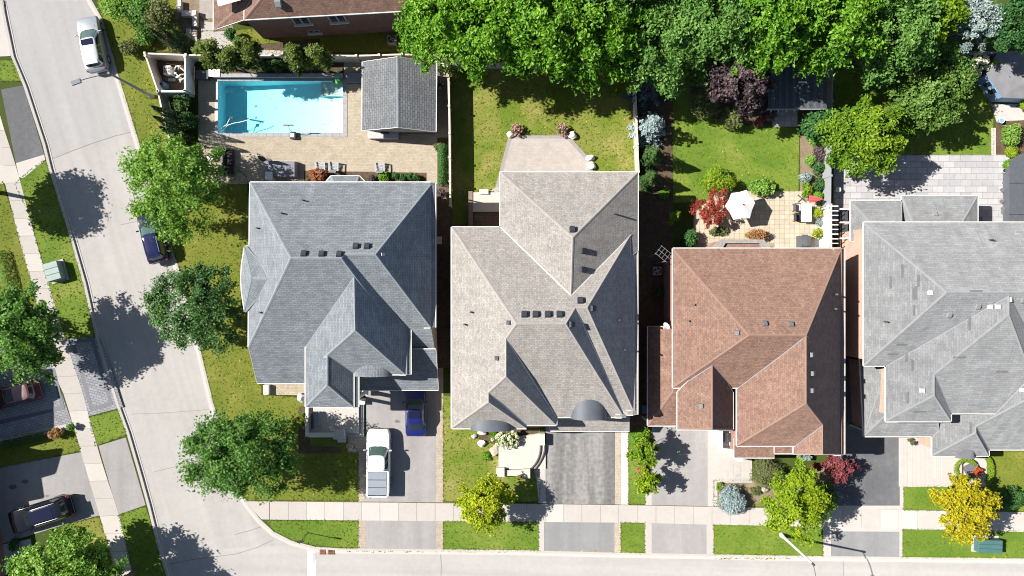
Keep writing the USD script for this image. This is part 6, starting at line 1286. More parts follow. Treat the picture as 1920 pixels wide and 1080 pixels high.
M_lf_cedar = leafy('cedar_spray', green((0.010, 0.026, 0.007), (0.022, 0.050, 0.012), (0.042, 0.082, 0.019)), trans=0.15)
M_lf_hydr = leafy('petal_white', green((0.34, 0.40, 0.14), (0.62, 0.62, 0.42), (0.76, 0.75, 0.62)), trans=0.2, tint=(1, 1, 1))
M_lf_pink = leafy('petal_pink', green((0.12, 0.14, 0.05), (0.50, 0.24, 0.25), (0.66, 0.38, 0.40)), trans=0.2, tint=(1, .9, .9))
M_lf_yflower = leafy('petal_yellow', green((0.12, 0.15, 0.02), (0.42, 0.36, 0.02), (0.60, 0.55, 0.12)), trans=0.2, tint=(1, .95, .6))
M_lf_scarlet = leafy('petal_scarlet', green((0.05, 0.10, 0.02), (0.55, 0.03, 0.015), (0.66, 0.06, 0.03)), trans=0.2, tint=(1, .6, .5))
def leaves(rng, pos, out, size, up=0.7, jit=0.55, tone=None, aspect=0.62, droop=0.25):
    "one bent kite-shaped leaf at every position, facing outwards and up"
    n = len(pos); nrm = out * 0.55 + np.array([0, 0, up]) + rng.normal(size=(n, 3)) * jit; nrm /= np.linalg.norm(nrm, axis=1, keepdims=True)
    a = np.cross(nrm, rng.normal(size=(n, 3))); a /= np.maximum(np.linalg.norm(a, axis=1, keepdims=True), 1e-9); b = np.cross(nrm, a)
    L_ = size * rng.uniform(0.65, 1.35, n)[:, None]; W_ = L_ * aspect
    v = np.stack([pos - a * L_ * .5, pos + b * W_ * .5 + nrm * L_ * .05, pos + a * L_ * .5 - nrm * L_ * droop, pos - b * W_ * .5 + nrm * L_ * .05], 1).reshape(-1, 3)
    i = np.arange(n)[:, None] * 4; f = np.concatenate([i + [0, 1, 2], i + [0, 2, 3]]) 
    t = rng.uniform(0, 1, n) if tone is None else np.clip(tone + rng.normal(size=n) * .14, 0, 1)
    return v, f, np.repeat(t, 4)
def clump_points(rng, c, r, n, shell=0.55):
    d = rng.normal(size=(n, 3)); d /= np.linalg.norm(d, axis=1, keepdims=True); rad = rng.uniform(shell, 1.0, n)[:, None]
    return np.asarray(c) + d * rad * np.asarray(r), d
def crown_clumps(rng, c, R, K, seed, flat_=1.0, lumps=0.35, inner=0.55, low=-0.55):
    "centres of leaf clumps spread through an uneven crown"
    c = np.asarray(c, float); R = np.asarray(R, float); d = rng.normal(size=(K * 3, 3)); d /= np.linalg.norm(d, axis=1, keepdims=True); d = d[d[:, 2] > low][:K]
    wob = meshkit.fbm(d * 1.6 + seed * 3.7, 3, seed); rad = (1 - lumps * .6 + lumps * 2.0 * (wob - .5)) * rng.uniform(inner, 1.0, len(d)) ** .6
    return c + d * rad[:, None] * R, d, rad
VSEED = [100]
def tree(label, u, v, zc, rpx, m, cat='tree', name='tree', rz=None, leaf=0.26, n=9000, K=70, clump=0.85, group=None, ry=None, lumps=0.4, trunk=0.16, bias=0.25, up=0.7, inner=0.5, lobes=None):
    "trunk and branches under a crown of several lobes, each set with sprays of leaves that point outwards"
    VSEED[0] += 1; sd = VSEED[0]; rng = np.random.default_rng(sd); k = (H - zc) / F; c = P(u, v, zc); R = np.array([rpx * k, (ry or rpx) * k, rz or rpx * k * .8])
    nl = lobes or max(5, int(K / 10)); cl = clump * .62; cen, lob = [], []
    for q_ in range(nl):
        a = 2 * math.pi * (q_ + rng.uniform(-.3, .3)) / (nl - 1) if q_ else 0; s = (rng.uniform(.38, .56) if q_ else rng.uniform(0, .1)); rr = rng.uniform(.38, .54) if q_ else .6
        lc = c + R * np.array([math.cos(a) * s, math.sin(a) * s, rng.uniform(-.35, .2) if q_ else .3]); lr = R * rr * np.array([1, 1, .95])
        kk = max(5, int(K * 1.9 * (rr / .5) ** 2 / nl)); d = rng.normal(size=(kk, 3)); d[:, 2] = np.where(d[:, 2] < -.3, -d[:, 2], d[:, 2]); d /= np.linalg.norm(d, axis=1, keepdims=True)
        w = meshkit.fbm(d * 2.2 + sd * 3.7 + q_, 2, sd); cen.append(lc + d * lr * (.72 + lumps * (w - .35) * 1.3)[:, None]); lob.append(np.full(kk, rng.uniform(-.12, .12)))
    cen, lob = np.concatenate(cen), np.concatenate(lob)
    t = Thing(name, label, cat, (c[0], c[1], 0), group=group)
    base = np.array([c[0], c[1], 0.0]); top = c + [0, 0, R[2] * .35]
    pts = [base + (top - base) * s + np.r_[rng.normal(size=2) * .06 * (0 < s < 1), 0] for s in (0, .25, .5, .75, 1)]
    t.part('trunk', MB().tube(pts, [trunk * 1.25, trunk, trunk * .85, trunk * .6, trunk * .3], 9), M_bark, smooth=50)
    for q_ in rng.choice(len(cen), min(12, len(cen)), replace=False):
        s = rng.uniform(.35, .8); a = base + (top - base) * s; e = cen[q_]; mid = (a + e) / 2 + [0, 0, -.15]
        t.part('branch', MB().tube([a, mid, e], [trunk * .4, trunk * .25, trunk * .08], 6), M_bark, smooth=50)
    per = max(8, int(n * 1.15) // len(cen)); V, Fc, T, off = [], [], [], 0; zmin, zmax = cen[:, 2].min(), cen[:, 2].max()
    for ci, cc in enumerate(cen):
        o = (cc - c) / R; o[2] = o[2] * .4 - .15; o = o / max(np.linalg.norm(o), 1e-6); cr = cl * rng.uniform(.6, 1.3); pp = int(per * rng.uniform(.6, 1.4)) + 3
        q_ = rng.normal(size=(pp, 3)) * cr * .42 * np.array([1, 1, .7]); p = cc + q_ + o * (rng.uniform(-.5, .9, pp) * cr)[:, None]
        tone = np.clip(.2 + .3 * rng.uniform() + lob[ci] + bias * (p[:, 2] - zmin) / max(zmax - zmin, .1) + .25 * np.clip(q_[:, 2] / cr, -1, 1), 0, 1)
        v_, f_, t_ = leaves(rng, p, np.tile(o, (pp, 1)), leaf, up, tone=tone); V.append(v_); Fc.append(f_ + off); T.append(t_); off += len(v_)
    t.part('crown', (np.concatenate(V), np.concatenate(Fc)), m, tone=np.concatenate(T))
    return t
def shrub(label, u, v, h, rpx, m, name='shrub', cat='shrub', ry=None, leaf=0.13, n=2200, group=None, bias=.3, z0=0.0, K=16, lumps=.25, up=.7, flowers=None, fm=None, stems=True):
    VSEED[0] += 1; sd = VSEED[0]; rng = np.random.default_rng(sd); zc = z0 + h * .55; k = (H - zc) / F; c = P(u, v, zc); R = np.array([rpx * k, (ry or rpx) * k, h * .5]); cl = min(R[0], R[1]) * .45
    cen, d, rad = crown_clumps(rng, c, np.maximum(R - cl * .6, .08), K, sd, lumps=lumps, inner=.4, low=-.5)
    t = Thing(name, label, cat, (c[0], c[1], z0), group=group)
    if stems:
        for q_ in range(4): e = cen[rng.integers(len(cen))]; t.part('stem', MB().tube([(c[0] + rng.normal() * .05, c[1] + rng.normal() * .05, z0), e], [.03, .012], 5), M_bark)
    per = max(10, n // len(cen)); V, Fc, T, off = [], [], [], 0
    for ci, cc in enumerate(cen):
        p, dd = clump_points(rng, cc, (cl, cl, min(cl, R[2] * .6)), per, .4); p[:, 2] = np.maximum(p[:, 2], z0 + .04)
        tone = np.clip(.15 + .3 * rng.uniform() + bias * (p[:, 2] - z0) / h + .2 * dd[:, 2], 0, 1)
        v_, f_, t_ = leaves(rng, p, dd * .6 + d[ci] * .5, leaf, up, tone=tone); V.append(v_); Fc.append(f_ + off); T.append(t_); off += len(v_)
    t.part('foliage', (np.concatenate(V), np.concatenate(Fc)), m, tone=np.concatenate(T))
    if flowers:
        nf, fr = flowers; V, Fc, T, off = [], [], [], 0
        for q_ in range(nf):
            dd = rng.normal(size=3); dd[2] = abs(dd[2]) + .3; dd /= np.linalg.norm(dd); cc = c + dd * R * rng.uniform(.8, 1.08)
            p, d2 = clump_points(rng, cc, (fr, fr, fr * .8), 26, .7); v_, f_, t_ = leaves(rng, p, d2 * 1.5, fr * .75, .3, .3, tone=np.full(26, rng.uniform(.45, .95)), aspect=.9); V.append(v_); Fc.append(f_ + off); T.append(t_); off += len(v_)
        t.part('flower_heads', (np.concatenate(V), np.concatenate(Fc)), fm, tone=np.concatenate(T), kind='stuff')
    return t
def conifer(label, ub, vb, h, r, m, name='conifer', cat='conifer', levels=9, per=9, leaf=0.16, dens=60, group=None, droop=.25, width=.2, lean=(0, 0)):
    "spruce: whorls of branches carrying needle sprays; base pixel on the ground"
    VSEED[0] += 1; rng = np.random.default_rng(VSEED[0]); b = P(ub, vb, 0); t = Thing(name, label, cat, b, group=group)
    t.part('trunk', MB().tube([b, b + [lean[0], lean[1], h * .97]], [.12, .02], 8), M_bark, smooth=50); V, Fc, T, off = [], [], [], 0
    for i in range(levels):
        s = i / (levels - 1); z = h * (.1 + .86 * s); rr = r * (1 - s) ** .85 + .06; nb = max(4, int(per * (1 - .55 * s)))
        for k in range(nb):
            a = 2 * math.pi * (k + rng.uniform(0, .8)) / nb + i * .7; l = rr * rng.uniform(.75, 1.12); dr = np.array([math.cos(a), math.sin(a), 0]); side = np.array([-dr[1], dr[0], 0]); nn = max(8, int(dens * l / r))
            q_ = rng.uniform(0.1, 1, nn) ** .7; p = b + np.array([lean[0], lean[1], 0]) * s + [0, 0, z] + dr * (q_ * l)[:, None] + side * (rng.normal(size=nn) * width * l * (1.15 - q_))[:, None] + np.array([0, 0, 1.0]) * (-droop * l * q_ ** 2 + rng.normal(size=nn) * .04)[:, None]
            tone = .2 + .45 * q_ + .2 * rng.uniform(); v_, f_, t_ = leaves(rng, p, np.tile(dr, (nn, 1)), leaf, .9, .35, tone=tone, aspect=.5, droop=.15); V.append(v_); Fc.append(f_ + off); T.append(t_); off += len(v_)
    t.part('needles', (np.concatenate(V), np.concatenate(Fc)), m, tone=np.concatenate(T)); return t
def cedar(label, ub, vb, h, r, m=None, n=2200, group=None, name='cedar', leaf=.13):
    VSEED[0] += 1; rng = np.random.default_rng(VSEED[0]); b = P(ub, vb, 0); t = Thing(name, label, 'cedar', b, group=group); t.part('trunk', MB().tube([b, b + [0, 0, h * .9]], [.09, .02], 7), M_bark)
    s = rng.uniform(0, 1, n) ** 1.25; a = rng.uniform(0, 2 * math.pi, n); wob = 1 + .22 * np.sin(a * 3 + s * 9); rr = r * (1 - s) ** .7 * wob * rng.uniform(.6, 1.05, n); d = np.stack([np.cos(a), np.sin(a), 0 * a], 1)
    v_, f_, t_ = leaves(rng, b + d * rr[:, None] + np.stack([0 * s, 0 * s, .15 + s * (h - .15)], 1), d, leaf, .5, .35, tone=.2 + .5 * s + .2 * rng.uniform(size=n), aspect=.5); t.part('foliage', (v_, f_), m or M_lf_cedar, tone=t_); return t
def leafband(rng, line, w, h, n, leaf, z0=0.0, top=.6):
    "leaf positions through a clipped hedge that follows a line of world points"
    p = np.array(line, float); s = np.r_[0, np.cumsum(np.linalg.norm(np.diff(p, axis=0), axis=1))]; q_ = rng.uniform(0, s[-1], n); x = np.interp(q_, s, p[:, 0]); y = np.interp(q_, s, p[:, 1]); i = np.clip(np.searchsorted(s, q_) - 1, 0, len(p) - 2); d = (p[i + 1] - p[i]); d /= np.linalg.norm(d, axis=1, keepdims=True); nn = np.stack([-d[:, 1], d[:, 0]], 1)
    ang = rng.uniform(0, math.pi, n); rr = rng.uniform(.75, 1, n); ox = np.cos(ang) * rr * w / 2; oz = np.sin(ang) ** .6 * rr * h
    pos = np.stack([x + nn[:, 0] * ox, y + nn[:, 1] * ox, z0 + .05 + oz], 1); out = np.stack([nn[:, 0] * np.cos(ang), nn[:, 1] * np.cos(ang), np.sin(ang)], 1); return pos, out
def hedge(label, px, w, h, m, n=2500, leaf=.1, z=None):
    VSEED[0] += 1; rng = np.random.default_rng(VSEED[0]); line = [P(u, v, z if z is not None else h * .8)[:2] for u, v in px]; t = Thing('hedge', label, 'hedge', (*line[0], 0)); pos, out = leafband(rng, line, w, h, n, leaf)
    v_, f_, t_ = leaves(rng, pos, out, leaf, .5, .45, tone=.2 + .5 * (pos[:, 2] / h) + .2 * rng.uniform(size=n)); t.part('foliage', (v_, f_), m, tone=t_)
    for k in range(0, len(line)): t.part('stem', MB().tube([(*line[k], 0), (*line[k], h * .7)], .025, 5), M_bark)

# street trees on the left
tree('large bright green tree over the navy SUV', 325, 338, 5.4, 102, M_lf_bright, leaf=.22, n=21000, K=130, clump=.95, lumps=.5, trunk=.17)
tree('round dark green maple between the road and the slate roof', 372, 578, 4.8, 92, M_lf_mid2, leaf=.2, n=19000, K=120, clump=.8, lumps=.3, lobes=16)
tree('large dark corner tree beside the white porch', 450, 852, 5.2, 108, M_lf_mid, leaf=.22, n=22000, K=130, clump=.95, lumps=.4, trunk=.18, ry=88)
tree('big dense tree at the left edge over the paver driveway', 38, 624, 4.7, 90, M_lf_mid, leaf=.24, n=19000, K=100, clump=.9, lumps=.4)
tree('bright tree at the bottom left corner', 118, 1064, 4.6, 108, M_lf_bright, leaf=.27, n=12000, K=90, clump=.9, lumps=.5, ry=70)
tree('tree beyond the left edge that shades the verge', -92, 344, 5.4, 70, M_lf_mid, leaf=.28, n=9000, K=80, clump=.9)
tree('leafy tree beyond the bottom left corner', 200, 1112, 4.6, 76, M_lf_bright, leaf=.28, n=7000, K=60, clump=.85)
# maples along the top
mp = [(830, 46, 84, M_lf_maple, 'yellow edged maple at the pool house corner', 6.4), (918, 56, 92, M_lf_maple, 'bright green maple, second from the pool house', 7.2), (1012, 48, 104, M_lf_maple, 'bright green maple behind the middle of the terrace lawn', 7.6), (1118, 60, 104, M_lf_maple, 'bright green maple behind the right end of the terrace lawn', 7.2),
      (1238, 84, 100, M_lf_mid, 'darker maple above the blue spruce', 5.8), (1340, 44, 92, M_lf_mid, 'dark maple crown behind the purple tree', 6.8), (1432, 40, 98, M_lf_maple, 'bright maple above the purple leaved tree', 7.4), (1556, 44, 108, M_lf_maple, 'bright maple above the garden shelter', 7.4), (1668, 70, 88, M_lf_mid, 'deep green tree right of the garden shelter maple', 6.2),
      (870, -44, 84, M_lf_mid, 'maple top cut by the upper edge above the pool house corner', 7.4), (972, -50, 92, M_lf_maple, 'maple top cut by the upper edge left of centre', 7.8), (1080, -46, 90, M_lf_mid, 'maple top cut by the upper edge over the terrace lawn', 7.6), (1190, -36, 92, M_lf_mid, 'maple top cut by the upper edge above the spruce', 7.2), (1290, -50, 86, M_lf_mid, 'dark maple top cut by the upper edge', 7.4), (1500, -56, 92, M_lf_maple, 'bright maple top cut by the upper edge', 7.8), (1630, -44, 90, M_lf_mid, 'green tree top cut by the upper edge at right', 7.0)]
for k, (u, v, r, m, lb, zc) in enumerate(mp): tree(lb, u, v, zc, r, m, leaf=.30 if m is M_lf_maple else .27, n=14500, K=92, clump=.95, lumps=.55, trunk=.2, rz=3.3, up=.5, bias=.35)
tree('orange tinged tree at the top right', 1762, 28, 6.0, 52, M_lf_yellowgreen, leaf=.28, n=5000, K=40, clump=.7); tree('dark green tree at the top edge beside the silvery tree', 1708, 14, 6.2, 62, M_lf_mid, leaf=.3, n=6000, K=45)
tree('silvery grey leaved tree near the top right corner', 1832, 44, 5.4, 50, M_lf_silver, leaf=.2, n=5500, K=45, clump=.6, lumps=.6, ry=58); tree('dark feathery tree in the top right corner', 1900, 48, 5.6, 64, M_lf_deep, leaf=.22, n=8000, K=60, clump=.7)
# yard of the grey patio
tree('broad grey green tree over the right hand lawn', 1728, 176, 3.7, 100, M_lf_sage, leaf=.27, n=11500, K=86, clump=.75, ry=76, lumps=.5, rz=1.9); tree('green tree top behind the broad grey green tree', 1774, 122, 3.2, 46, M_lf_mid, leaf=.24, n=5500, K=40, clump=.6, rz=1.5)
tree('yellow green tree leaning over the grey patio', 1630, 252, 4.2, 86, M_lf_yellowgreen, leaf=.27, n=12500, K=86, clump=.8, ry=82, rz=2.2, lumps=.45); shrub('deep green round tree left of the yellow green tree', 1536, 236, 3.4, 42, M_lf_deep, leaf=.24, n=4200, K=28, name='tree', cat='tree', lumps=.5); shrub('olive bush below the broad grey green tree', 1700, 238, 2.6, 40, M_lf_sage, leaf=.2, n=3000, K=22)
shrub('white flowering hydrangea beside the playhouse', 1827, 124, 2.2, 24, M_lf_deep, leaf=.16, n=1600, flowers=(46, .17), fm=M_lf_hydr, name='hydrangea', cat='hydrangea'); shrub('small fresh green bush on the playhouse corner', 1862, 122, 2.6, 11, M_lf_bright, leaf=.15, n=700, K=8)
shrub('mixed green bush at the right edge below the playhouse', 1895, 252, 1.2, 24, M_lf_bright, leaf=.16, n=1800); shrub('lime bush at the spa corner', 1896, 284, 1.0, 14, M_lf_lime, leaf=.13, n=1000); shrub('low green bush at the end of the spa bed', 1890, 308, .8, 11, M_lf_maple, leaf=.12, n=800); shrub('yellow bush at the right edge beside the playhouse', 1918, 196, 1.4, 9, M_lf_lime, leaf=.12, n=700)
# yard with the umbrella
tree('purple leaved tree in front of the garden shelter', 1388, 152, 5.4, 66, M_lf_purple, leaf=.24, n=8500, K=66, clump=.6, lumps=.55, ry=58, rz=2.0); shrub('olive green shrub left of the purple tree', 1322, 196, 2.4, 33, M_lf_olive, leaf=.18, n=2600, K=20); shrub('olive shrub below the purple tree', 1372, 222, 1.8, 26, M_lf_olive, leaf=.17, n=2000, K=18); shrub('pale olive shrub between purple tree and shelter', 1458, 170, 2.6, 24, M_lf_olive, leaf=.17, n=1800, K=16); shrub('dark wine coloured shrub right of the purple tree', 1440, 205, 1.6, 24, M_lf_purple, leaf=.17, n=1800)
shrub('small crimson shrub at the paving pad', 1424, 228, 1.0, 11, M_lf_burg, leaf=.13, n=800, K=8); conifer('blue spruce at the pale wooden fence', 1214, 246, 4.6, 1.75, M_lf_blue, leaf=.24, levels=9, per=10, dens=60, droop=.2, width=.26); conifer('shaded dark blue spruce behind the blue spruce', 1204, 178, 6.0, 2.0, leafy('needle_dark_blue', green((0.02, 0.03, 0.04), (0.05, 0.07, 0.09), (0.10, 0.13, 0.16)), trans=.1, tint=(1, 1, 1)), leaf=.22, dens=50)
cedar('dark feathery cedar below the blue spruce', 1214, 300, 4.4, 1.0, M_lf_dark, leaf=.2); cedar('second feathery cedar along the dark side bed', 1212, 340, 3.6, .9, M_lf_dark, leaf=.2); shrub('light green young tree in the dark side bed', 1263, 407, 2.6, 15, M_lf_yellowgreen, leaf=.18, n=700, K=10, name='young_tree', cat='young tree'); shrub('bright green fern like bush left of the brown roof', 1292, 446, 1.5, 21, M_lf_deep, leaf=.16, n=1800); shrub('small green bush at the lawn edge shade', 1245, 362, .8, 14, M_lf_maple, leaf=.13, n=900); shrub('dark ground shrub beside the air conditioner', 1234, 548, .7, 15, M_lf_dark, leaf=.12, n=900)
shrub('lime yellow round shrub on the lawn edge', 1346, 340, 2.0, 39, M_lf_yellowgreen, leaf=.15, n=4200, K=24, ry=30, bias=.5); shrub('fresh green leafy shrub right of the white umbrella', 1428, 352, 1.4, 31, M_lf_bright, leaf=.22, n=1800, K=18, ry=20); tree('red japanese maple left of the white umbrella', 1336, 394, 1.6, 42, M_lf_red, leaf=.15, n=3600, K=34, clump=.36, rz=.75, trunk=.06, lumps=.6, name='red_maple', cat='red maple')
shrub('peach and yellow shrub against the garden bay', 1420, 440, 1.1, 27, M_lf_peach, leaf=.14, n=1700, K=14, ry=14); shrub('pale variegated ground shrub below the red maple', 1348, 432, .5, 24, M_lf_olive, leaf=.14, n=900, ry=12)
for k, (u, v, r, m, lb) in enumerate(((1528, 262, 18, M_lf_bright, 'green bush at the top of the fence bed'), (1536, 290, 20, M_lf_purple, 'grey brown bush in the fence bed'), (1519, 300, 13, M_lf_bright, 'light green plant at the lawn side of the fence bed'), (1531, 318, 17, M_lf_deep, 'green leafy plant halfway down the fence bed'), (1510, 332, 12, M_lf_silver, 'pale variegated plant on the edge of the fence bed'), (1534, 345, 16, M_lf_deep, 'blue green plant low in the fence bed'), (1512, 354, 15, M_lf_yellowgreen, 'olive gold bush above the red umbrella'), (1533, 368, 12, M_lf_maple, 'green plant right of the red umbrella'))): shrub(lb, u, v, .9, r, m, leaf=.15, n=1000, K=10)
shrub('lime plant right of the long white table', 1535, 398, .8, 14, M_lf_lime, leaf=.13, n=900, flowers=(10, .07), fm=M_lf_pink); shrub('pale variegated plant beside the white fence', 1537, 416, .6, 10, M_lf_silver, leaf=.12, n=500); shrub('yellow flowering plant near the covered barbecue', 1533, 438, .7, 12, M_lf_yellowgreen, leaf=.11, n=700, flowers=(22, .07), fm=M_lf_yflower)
# terrace lawn
for u, v, lb in ((969, 243, 'left pink flower bush at the terrace corner'), (1053, 244, 'right pink flower bush at the terrace corner')): shrub(lb, u, v, .8, 12, M_lf_olive, leaf=.1, n=700, flowers=(36, .085), fm=M_lf_pink, name='flower_bush', cat='flower bush')
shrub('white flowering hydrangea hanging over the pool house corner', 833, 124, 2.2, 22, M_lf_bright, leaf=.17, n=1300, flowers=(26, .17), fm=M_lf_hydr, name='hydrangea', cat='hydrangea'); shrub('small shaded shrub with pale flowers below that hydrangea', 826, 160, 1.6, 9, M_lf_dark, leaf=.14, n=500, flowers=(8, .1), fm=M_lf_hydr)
# pool yard planting
for k, (u, v, r, lb) in enumerate(((396, 104, 26, 'leftmost clipped hornbeam of the pool hedge'), (432, 113, 23, 'second hornbeam of the pool hedge'), (466, 103, 30, 'tallest hornbeam in the middle of the pool hedge'), (556, 110, 22, 'hornbeam left of the pair near the pool house'), (597, 110, 25, 'hornbeam closest to the pool house'))): tree(lb, u, v, 3.6, r, M_lf_hedge, leaf=.18, n=4200, K=44, clump=.42, rz=2.6, lumps=.4, trunk=.08, bias=.6, lobes=7)
for k, u in enumerate((500, 520)): shrub(('left', 'right')[k] + ' dark low shrub in the gap of the pool hedge', u, 122, 1.6, 16, M_lf_dark, leaf=.16, n=1200)
for k, (u, v) in enumerate(((346, 96), (366, 97), (384, 96))): cedar(('left', 'middle', 'right')[k] + ' pointed dark cedar above the pump enclosure', u - 6, v, 5.6, .55, n=1700)
for k, (u, v) in enumerate(((338, 226), (342, 244), (352, 262))): cedar(('upper', 'middle', 'lower')[k] + ' pointed dark cedar inside the slanted fence', u, v, 5.2, .62, n=1700)
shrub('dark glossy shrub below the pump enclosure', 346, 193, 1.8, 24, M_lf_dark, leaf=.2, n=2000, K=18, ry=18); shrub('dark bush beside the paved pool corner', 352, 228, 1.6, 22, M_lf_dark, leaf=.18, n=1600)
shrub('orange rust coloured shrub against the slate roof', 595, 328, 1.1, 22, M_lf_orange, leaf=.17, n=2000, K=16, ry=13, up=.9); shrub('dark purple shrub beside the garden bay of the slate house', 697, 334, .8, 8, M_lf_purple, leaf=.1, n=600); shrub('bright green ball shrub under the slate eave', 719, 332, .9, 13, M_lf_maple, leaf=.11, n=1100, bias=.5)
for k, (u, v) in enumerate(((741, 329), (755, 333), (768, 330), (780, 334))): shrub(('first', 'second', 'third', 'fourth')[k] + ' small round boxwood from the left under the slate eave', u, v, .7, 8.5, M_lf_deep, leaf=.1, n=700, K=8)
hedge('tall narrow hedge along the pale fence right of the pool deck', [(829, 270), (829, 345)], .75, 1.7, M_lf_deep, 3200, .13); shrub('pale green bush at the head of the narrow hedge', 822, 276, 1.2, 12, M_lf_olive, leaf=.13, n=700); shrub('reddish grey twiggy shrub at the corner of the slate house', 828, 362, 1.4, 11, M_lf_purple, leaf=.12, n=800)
# thicket at the top left
for k, (u, v, r, m, lb) in enumerate(((225, 8, 46, M_lf_bright, 'bright green thicket shrub at the top of the verge'), (262, 22, 36, M_lf_mid, 'mid green thicket shrub right of the brightest one'), (300, 30, 40, M_lf_olive, 'olive thicket shrub beside the dry ground'), (322, 62, 26, M_lf_bright, 'lower green shrub of the thicket'), (270, 62, 26, M_lf_mid, 'small green shrub at the foot of the thicket'), (242, 88, 22, M_lf_olive, 'sparse shrub next to the silver SUV'), (318, 72, 12, M_lf_burg, 'dusty pink shrub in the thicket'))): shrub(lb, u, v, 2.6 if r > 30 else 1.5, r, m, leaf=.2, n=3000 if r > 30 else 1400, K=22, lumps=.5)
for k, (u, v, lb) in enumerate(((432, 64, 'dark bush at the foot of the red brick corner'), (450, 80, 'second dark bush near the red brick wall'))): shrub(lb, u, v, 1.5, 14, M_lf_deep, leaf=.15, n=1000)
# front gardens
tree('lime yellow street tree in front of the beige house', 907, 946, 3.4, 54, M_lf_lemon, leaf=.2, n=9500, K=66, clump=.55, rz=1.7, lumps=.35, lobes=9, trunk=.09); tree('lime green street tree by the pale street lamp', 1494, 938, 3.8, 72, M_lf_lime, leaf=.21, n=11500, K=72, clump=.62, rz=1.9, lumps=.55, ry=80, trunk=.1); tree('golden yellow street tree at the lower right', 1808, 952, 3.8, 74, M_lf_gold, leaf=.22, n=10500, K=68, clump=.62, rz=1.9, lumps=.45, ry=66, trunk=.1)
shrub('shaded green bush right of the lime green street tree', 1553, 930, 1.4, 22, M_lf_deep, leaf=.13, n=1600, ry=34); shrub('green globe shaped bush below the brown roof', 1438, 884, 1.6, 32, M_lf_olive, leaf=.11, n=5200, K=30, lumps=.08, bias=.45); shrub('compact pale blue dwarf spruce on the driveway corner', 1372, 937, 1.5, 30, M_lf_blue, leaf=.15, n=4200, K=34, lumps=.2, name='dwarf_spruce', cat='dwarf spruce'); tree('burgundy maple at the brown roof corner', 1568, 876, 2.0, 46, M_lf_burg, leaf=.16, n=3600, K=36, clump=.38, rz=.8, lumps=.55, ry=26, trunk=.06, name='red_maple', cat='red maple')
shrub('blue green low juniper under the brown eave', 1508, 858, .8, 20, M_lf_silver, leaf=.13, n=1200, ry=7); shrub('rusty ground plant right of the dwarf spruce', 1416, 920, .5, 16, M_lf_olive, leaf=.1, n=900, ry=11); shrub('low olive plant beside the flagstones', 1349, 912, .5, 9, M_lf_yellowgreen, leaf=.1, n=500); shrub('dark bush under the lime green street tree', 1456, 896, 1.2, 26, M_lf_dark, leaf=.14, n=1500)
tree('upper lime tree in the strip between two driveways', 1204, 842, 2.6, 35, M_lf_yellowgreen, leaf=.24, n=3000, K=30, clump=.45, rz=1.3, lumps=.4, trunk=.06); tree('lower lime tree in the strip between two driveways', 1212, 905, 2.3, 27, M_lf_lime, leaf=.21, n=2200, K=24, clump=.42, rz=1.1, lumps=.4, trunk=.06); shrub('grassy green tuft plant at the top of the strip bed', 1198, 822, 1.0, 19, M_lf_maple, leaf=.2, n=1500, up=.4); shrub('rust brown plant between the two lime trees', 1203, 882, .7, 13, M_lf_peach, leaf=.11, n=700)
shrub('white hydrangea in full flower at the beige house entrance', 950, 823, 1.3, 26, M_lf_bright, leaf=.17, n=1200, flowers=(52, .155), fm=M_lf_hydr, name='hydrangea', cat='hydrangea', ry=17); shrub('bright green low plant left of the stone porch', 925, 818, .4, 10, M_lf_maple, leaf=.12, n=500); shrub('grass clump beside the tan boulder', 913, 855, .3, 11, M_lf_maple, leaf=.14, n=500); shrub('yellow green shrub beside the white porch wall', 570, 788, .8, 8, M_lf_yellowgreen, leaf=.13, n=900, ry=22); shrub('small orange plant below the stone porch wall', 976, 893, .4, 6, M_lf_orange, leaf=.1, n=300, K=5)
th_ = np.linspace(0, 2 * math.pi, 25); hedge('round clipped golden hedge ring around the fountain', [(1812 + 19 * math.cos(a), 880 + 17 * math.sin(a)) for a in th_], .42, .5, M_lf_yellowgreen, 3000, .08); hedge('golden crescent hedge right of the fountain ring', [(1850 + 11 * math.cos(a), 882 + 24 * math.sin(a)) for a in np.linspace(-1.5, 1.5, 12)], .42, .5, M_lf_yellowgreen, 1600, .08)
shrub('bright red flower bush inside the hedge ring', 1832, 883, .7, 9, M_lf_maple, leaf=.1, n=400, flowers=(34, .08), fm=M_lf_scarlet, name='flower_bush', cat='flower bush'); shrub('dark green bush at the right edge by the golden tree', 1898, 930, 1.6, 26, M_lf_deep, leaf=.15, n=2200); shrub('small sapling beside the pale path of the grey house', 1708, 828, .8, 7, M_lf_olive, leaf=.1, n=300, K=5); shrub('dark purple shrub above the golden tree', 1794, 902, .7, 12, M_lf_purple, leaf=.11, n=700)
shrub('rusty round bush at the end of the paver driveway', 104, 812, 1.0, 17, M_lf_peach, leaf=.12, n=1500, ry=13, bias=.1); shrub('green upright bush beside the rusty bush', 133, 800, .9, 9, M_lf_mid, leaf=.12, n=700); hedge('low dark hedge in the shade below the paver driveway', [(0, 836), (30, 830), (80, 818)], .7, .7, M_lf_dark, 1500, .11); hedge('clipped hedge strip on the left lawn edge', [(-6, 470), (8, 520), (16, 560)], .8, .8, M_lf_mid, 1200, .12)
shrub('green ornamental bush by the bottom left entrance', 28, 1022, .8, 14, M_lf_deep, leaf=.12, n=900); shrub('orange flowering bush under the bottom left tree', 178, 1050, .8, 12, M_lf_orange, leaf=.12, n=700)

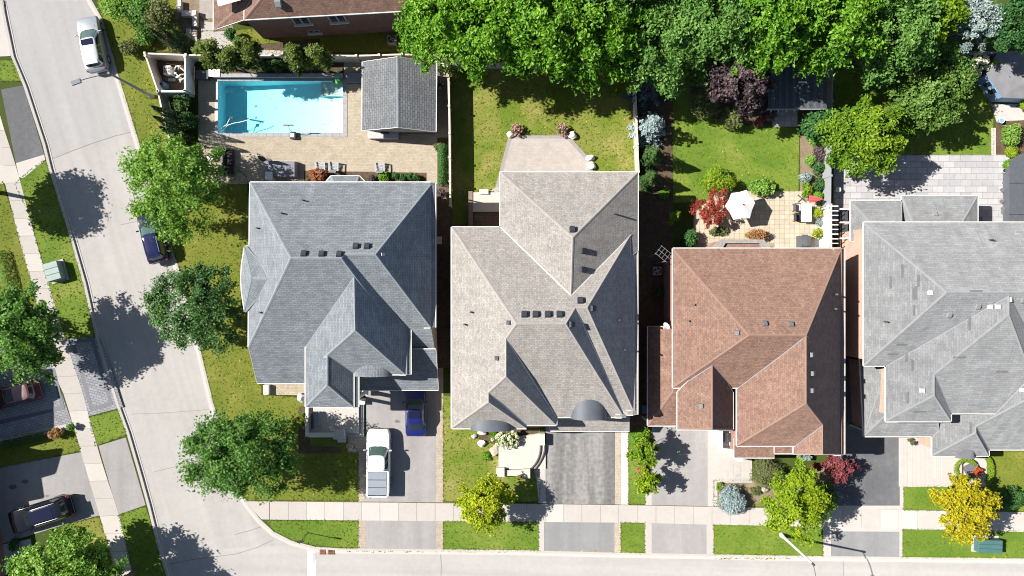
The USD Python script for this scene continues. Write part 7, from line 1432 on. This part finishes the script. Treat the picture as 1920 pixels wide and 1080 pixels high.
rng = np.random.default_rng(77); pos = []
for (u0, v0, u1, v1, n) in ((420, 640, 560, 735, 90), (835, 745, 925, 930, 70), (870, 170, 1180, 320, 150), (240, 120, 290, 260, 40), (360, 470, 455, 560, 50), (1240, 230, 1490, 370, 50), (560, 855, 665, 930, 40), (1560, 1044, 1900, 1047, 60), (1340, 1046, 1480, 1049, 50), (640, 1032, 1150, 1036, 90)):
    for q_ in range(n): pos.append(P(rng.uniform(u0, u1), rng.uniform(v0, v1), 0.03))
for q_ in range(16): pos.append(P(rng.uniform(415, 640), rng.uniform(156, 246), -0.06))
pos = np.array(pos); v_, f_, t_ = leaves(rng, pos, np.zeros_like(pos), .13, 1.0, .25)
t = Thing('fallen_leaves', 'scattered small yellow fallen leaves on the lawns and along the gutter', 'fallen leaves', (0, 0, 0), kind='stuff'); t.part('leaf_litter', (v_, f_), M_lf_yflower, tone=t_, kind='stuff')

# grass blades: along the lawn edges and thinly over the lawns, one mass
M_blade = leafy('grass_blade', green((0.085, 0.135, 0.015), (0.135, 0.180, 0.022), (0.20, 0.22, 0.05)), trans=.25, rough=.8)
rng = np.random.default_rng(5); V, Fc, T, off = [], [], [], 0
for px in LAWNS:
    pg = poly(px).difference(road_poly)
    for g in getattr(pg, 'geoms', [pg]):
        n = int(g.length * 14); ds = rng.uniform(0, g.length, n); e = np.array([g.exterior.interpolate(d).coords[0] for d in ds]); x0, y0, x1, y1 = g.bounds; m_ = int((x1 - x0) * (y1 - y0) * 15); q_ = np.stack([rng.uniform(x0, x1, m_), rng.uniform(y0, y1, m_)], 1)
        import shapely
        q_ = q_[shapely.contains_xy(g, q_[:, 0], q_[:, 1])]; e = e + rng.normal(size=e.shape) * .035
        for pts, s_ in ((e, .15), (q_, .17)):
            p = np.column_stack([pts, np.full(len(pts), .035)]); v_, f_, t_ = leaves(rng, p, np.zeros_like(p), s_, 1.0, .16, tone=meshkit.fbm(np.column_stack([pts * .6, np.zeros(len(pts))]), 3, 4) * 1.1 - .05, aspect=.35); V.append(v_); Fc.append(f_ + off); T.append(t_); off += len(v_)
t = Thing('grass', 'short mown grass covering the lawns and verges', 'grass', (0, 0, 0), kind='stuff'); t.part('grass_blades', (np.concatenate(V), np.concatenate(Fc)), M_blade, tone=np.concatenate(T), kind='stuff')
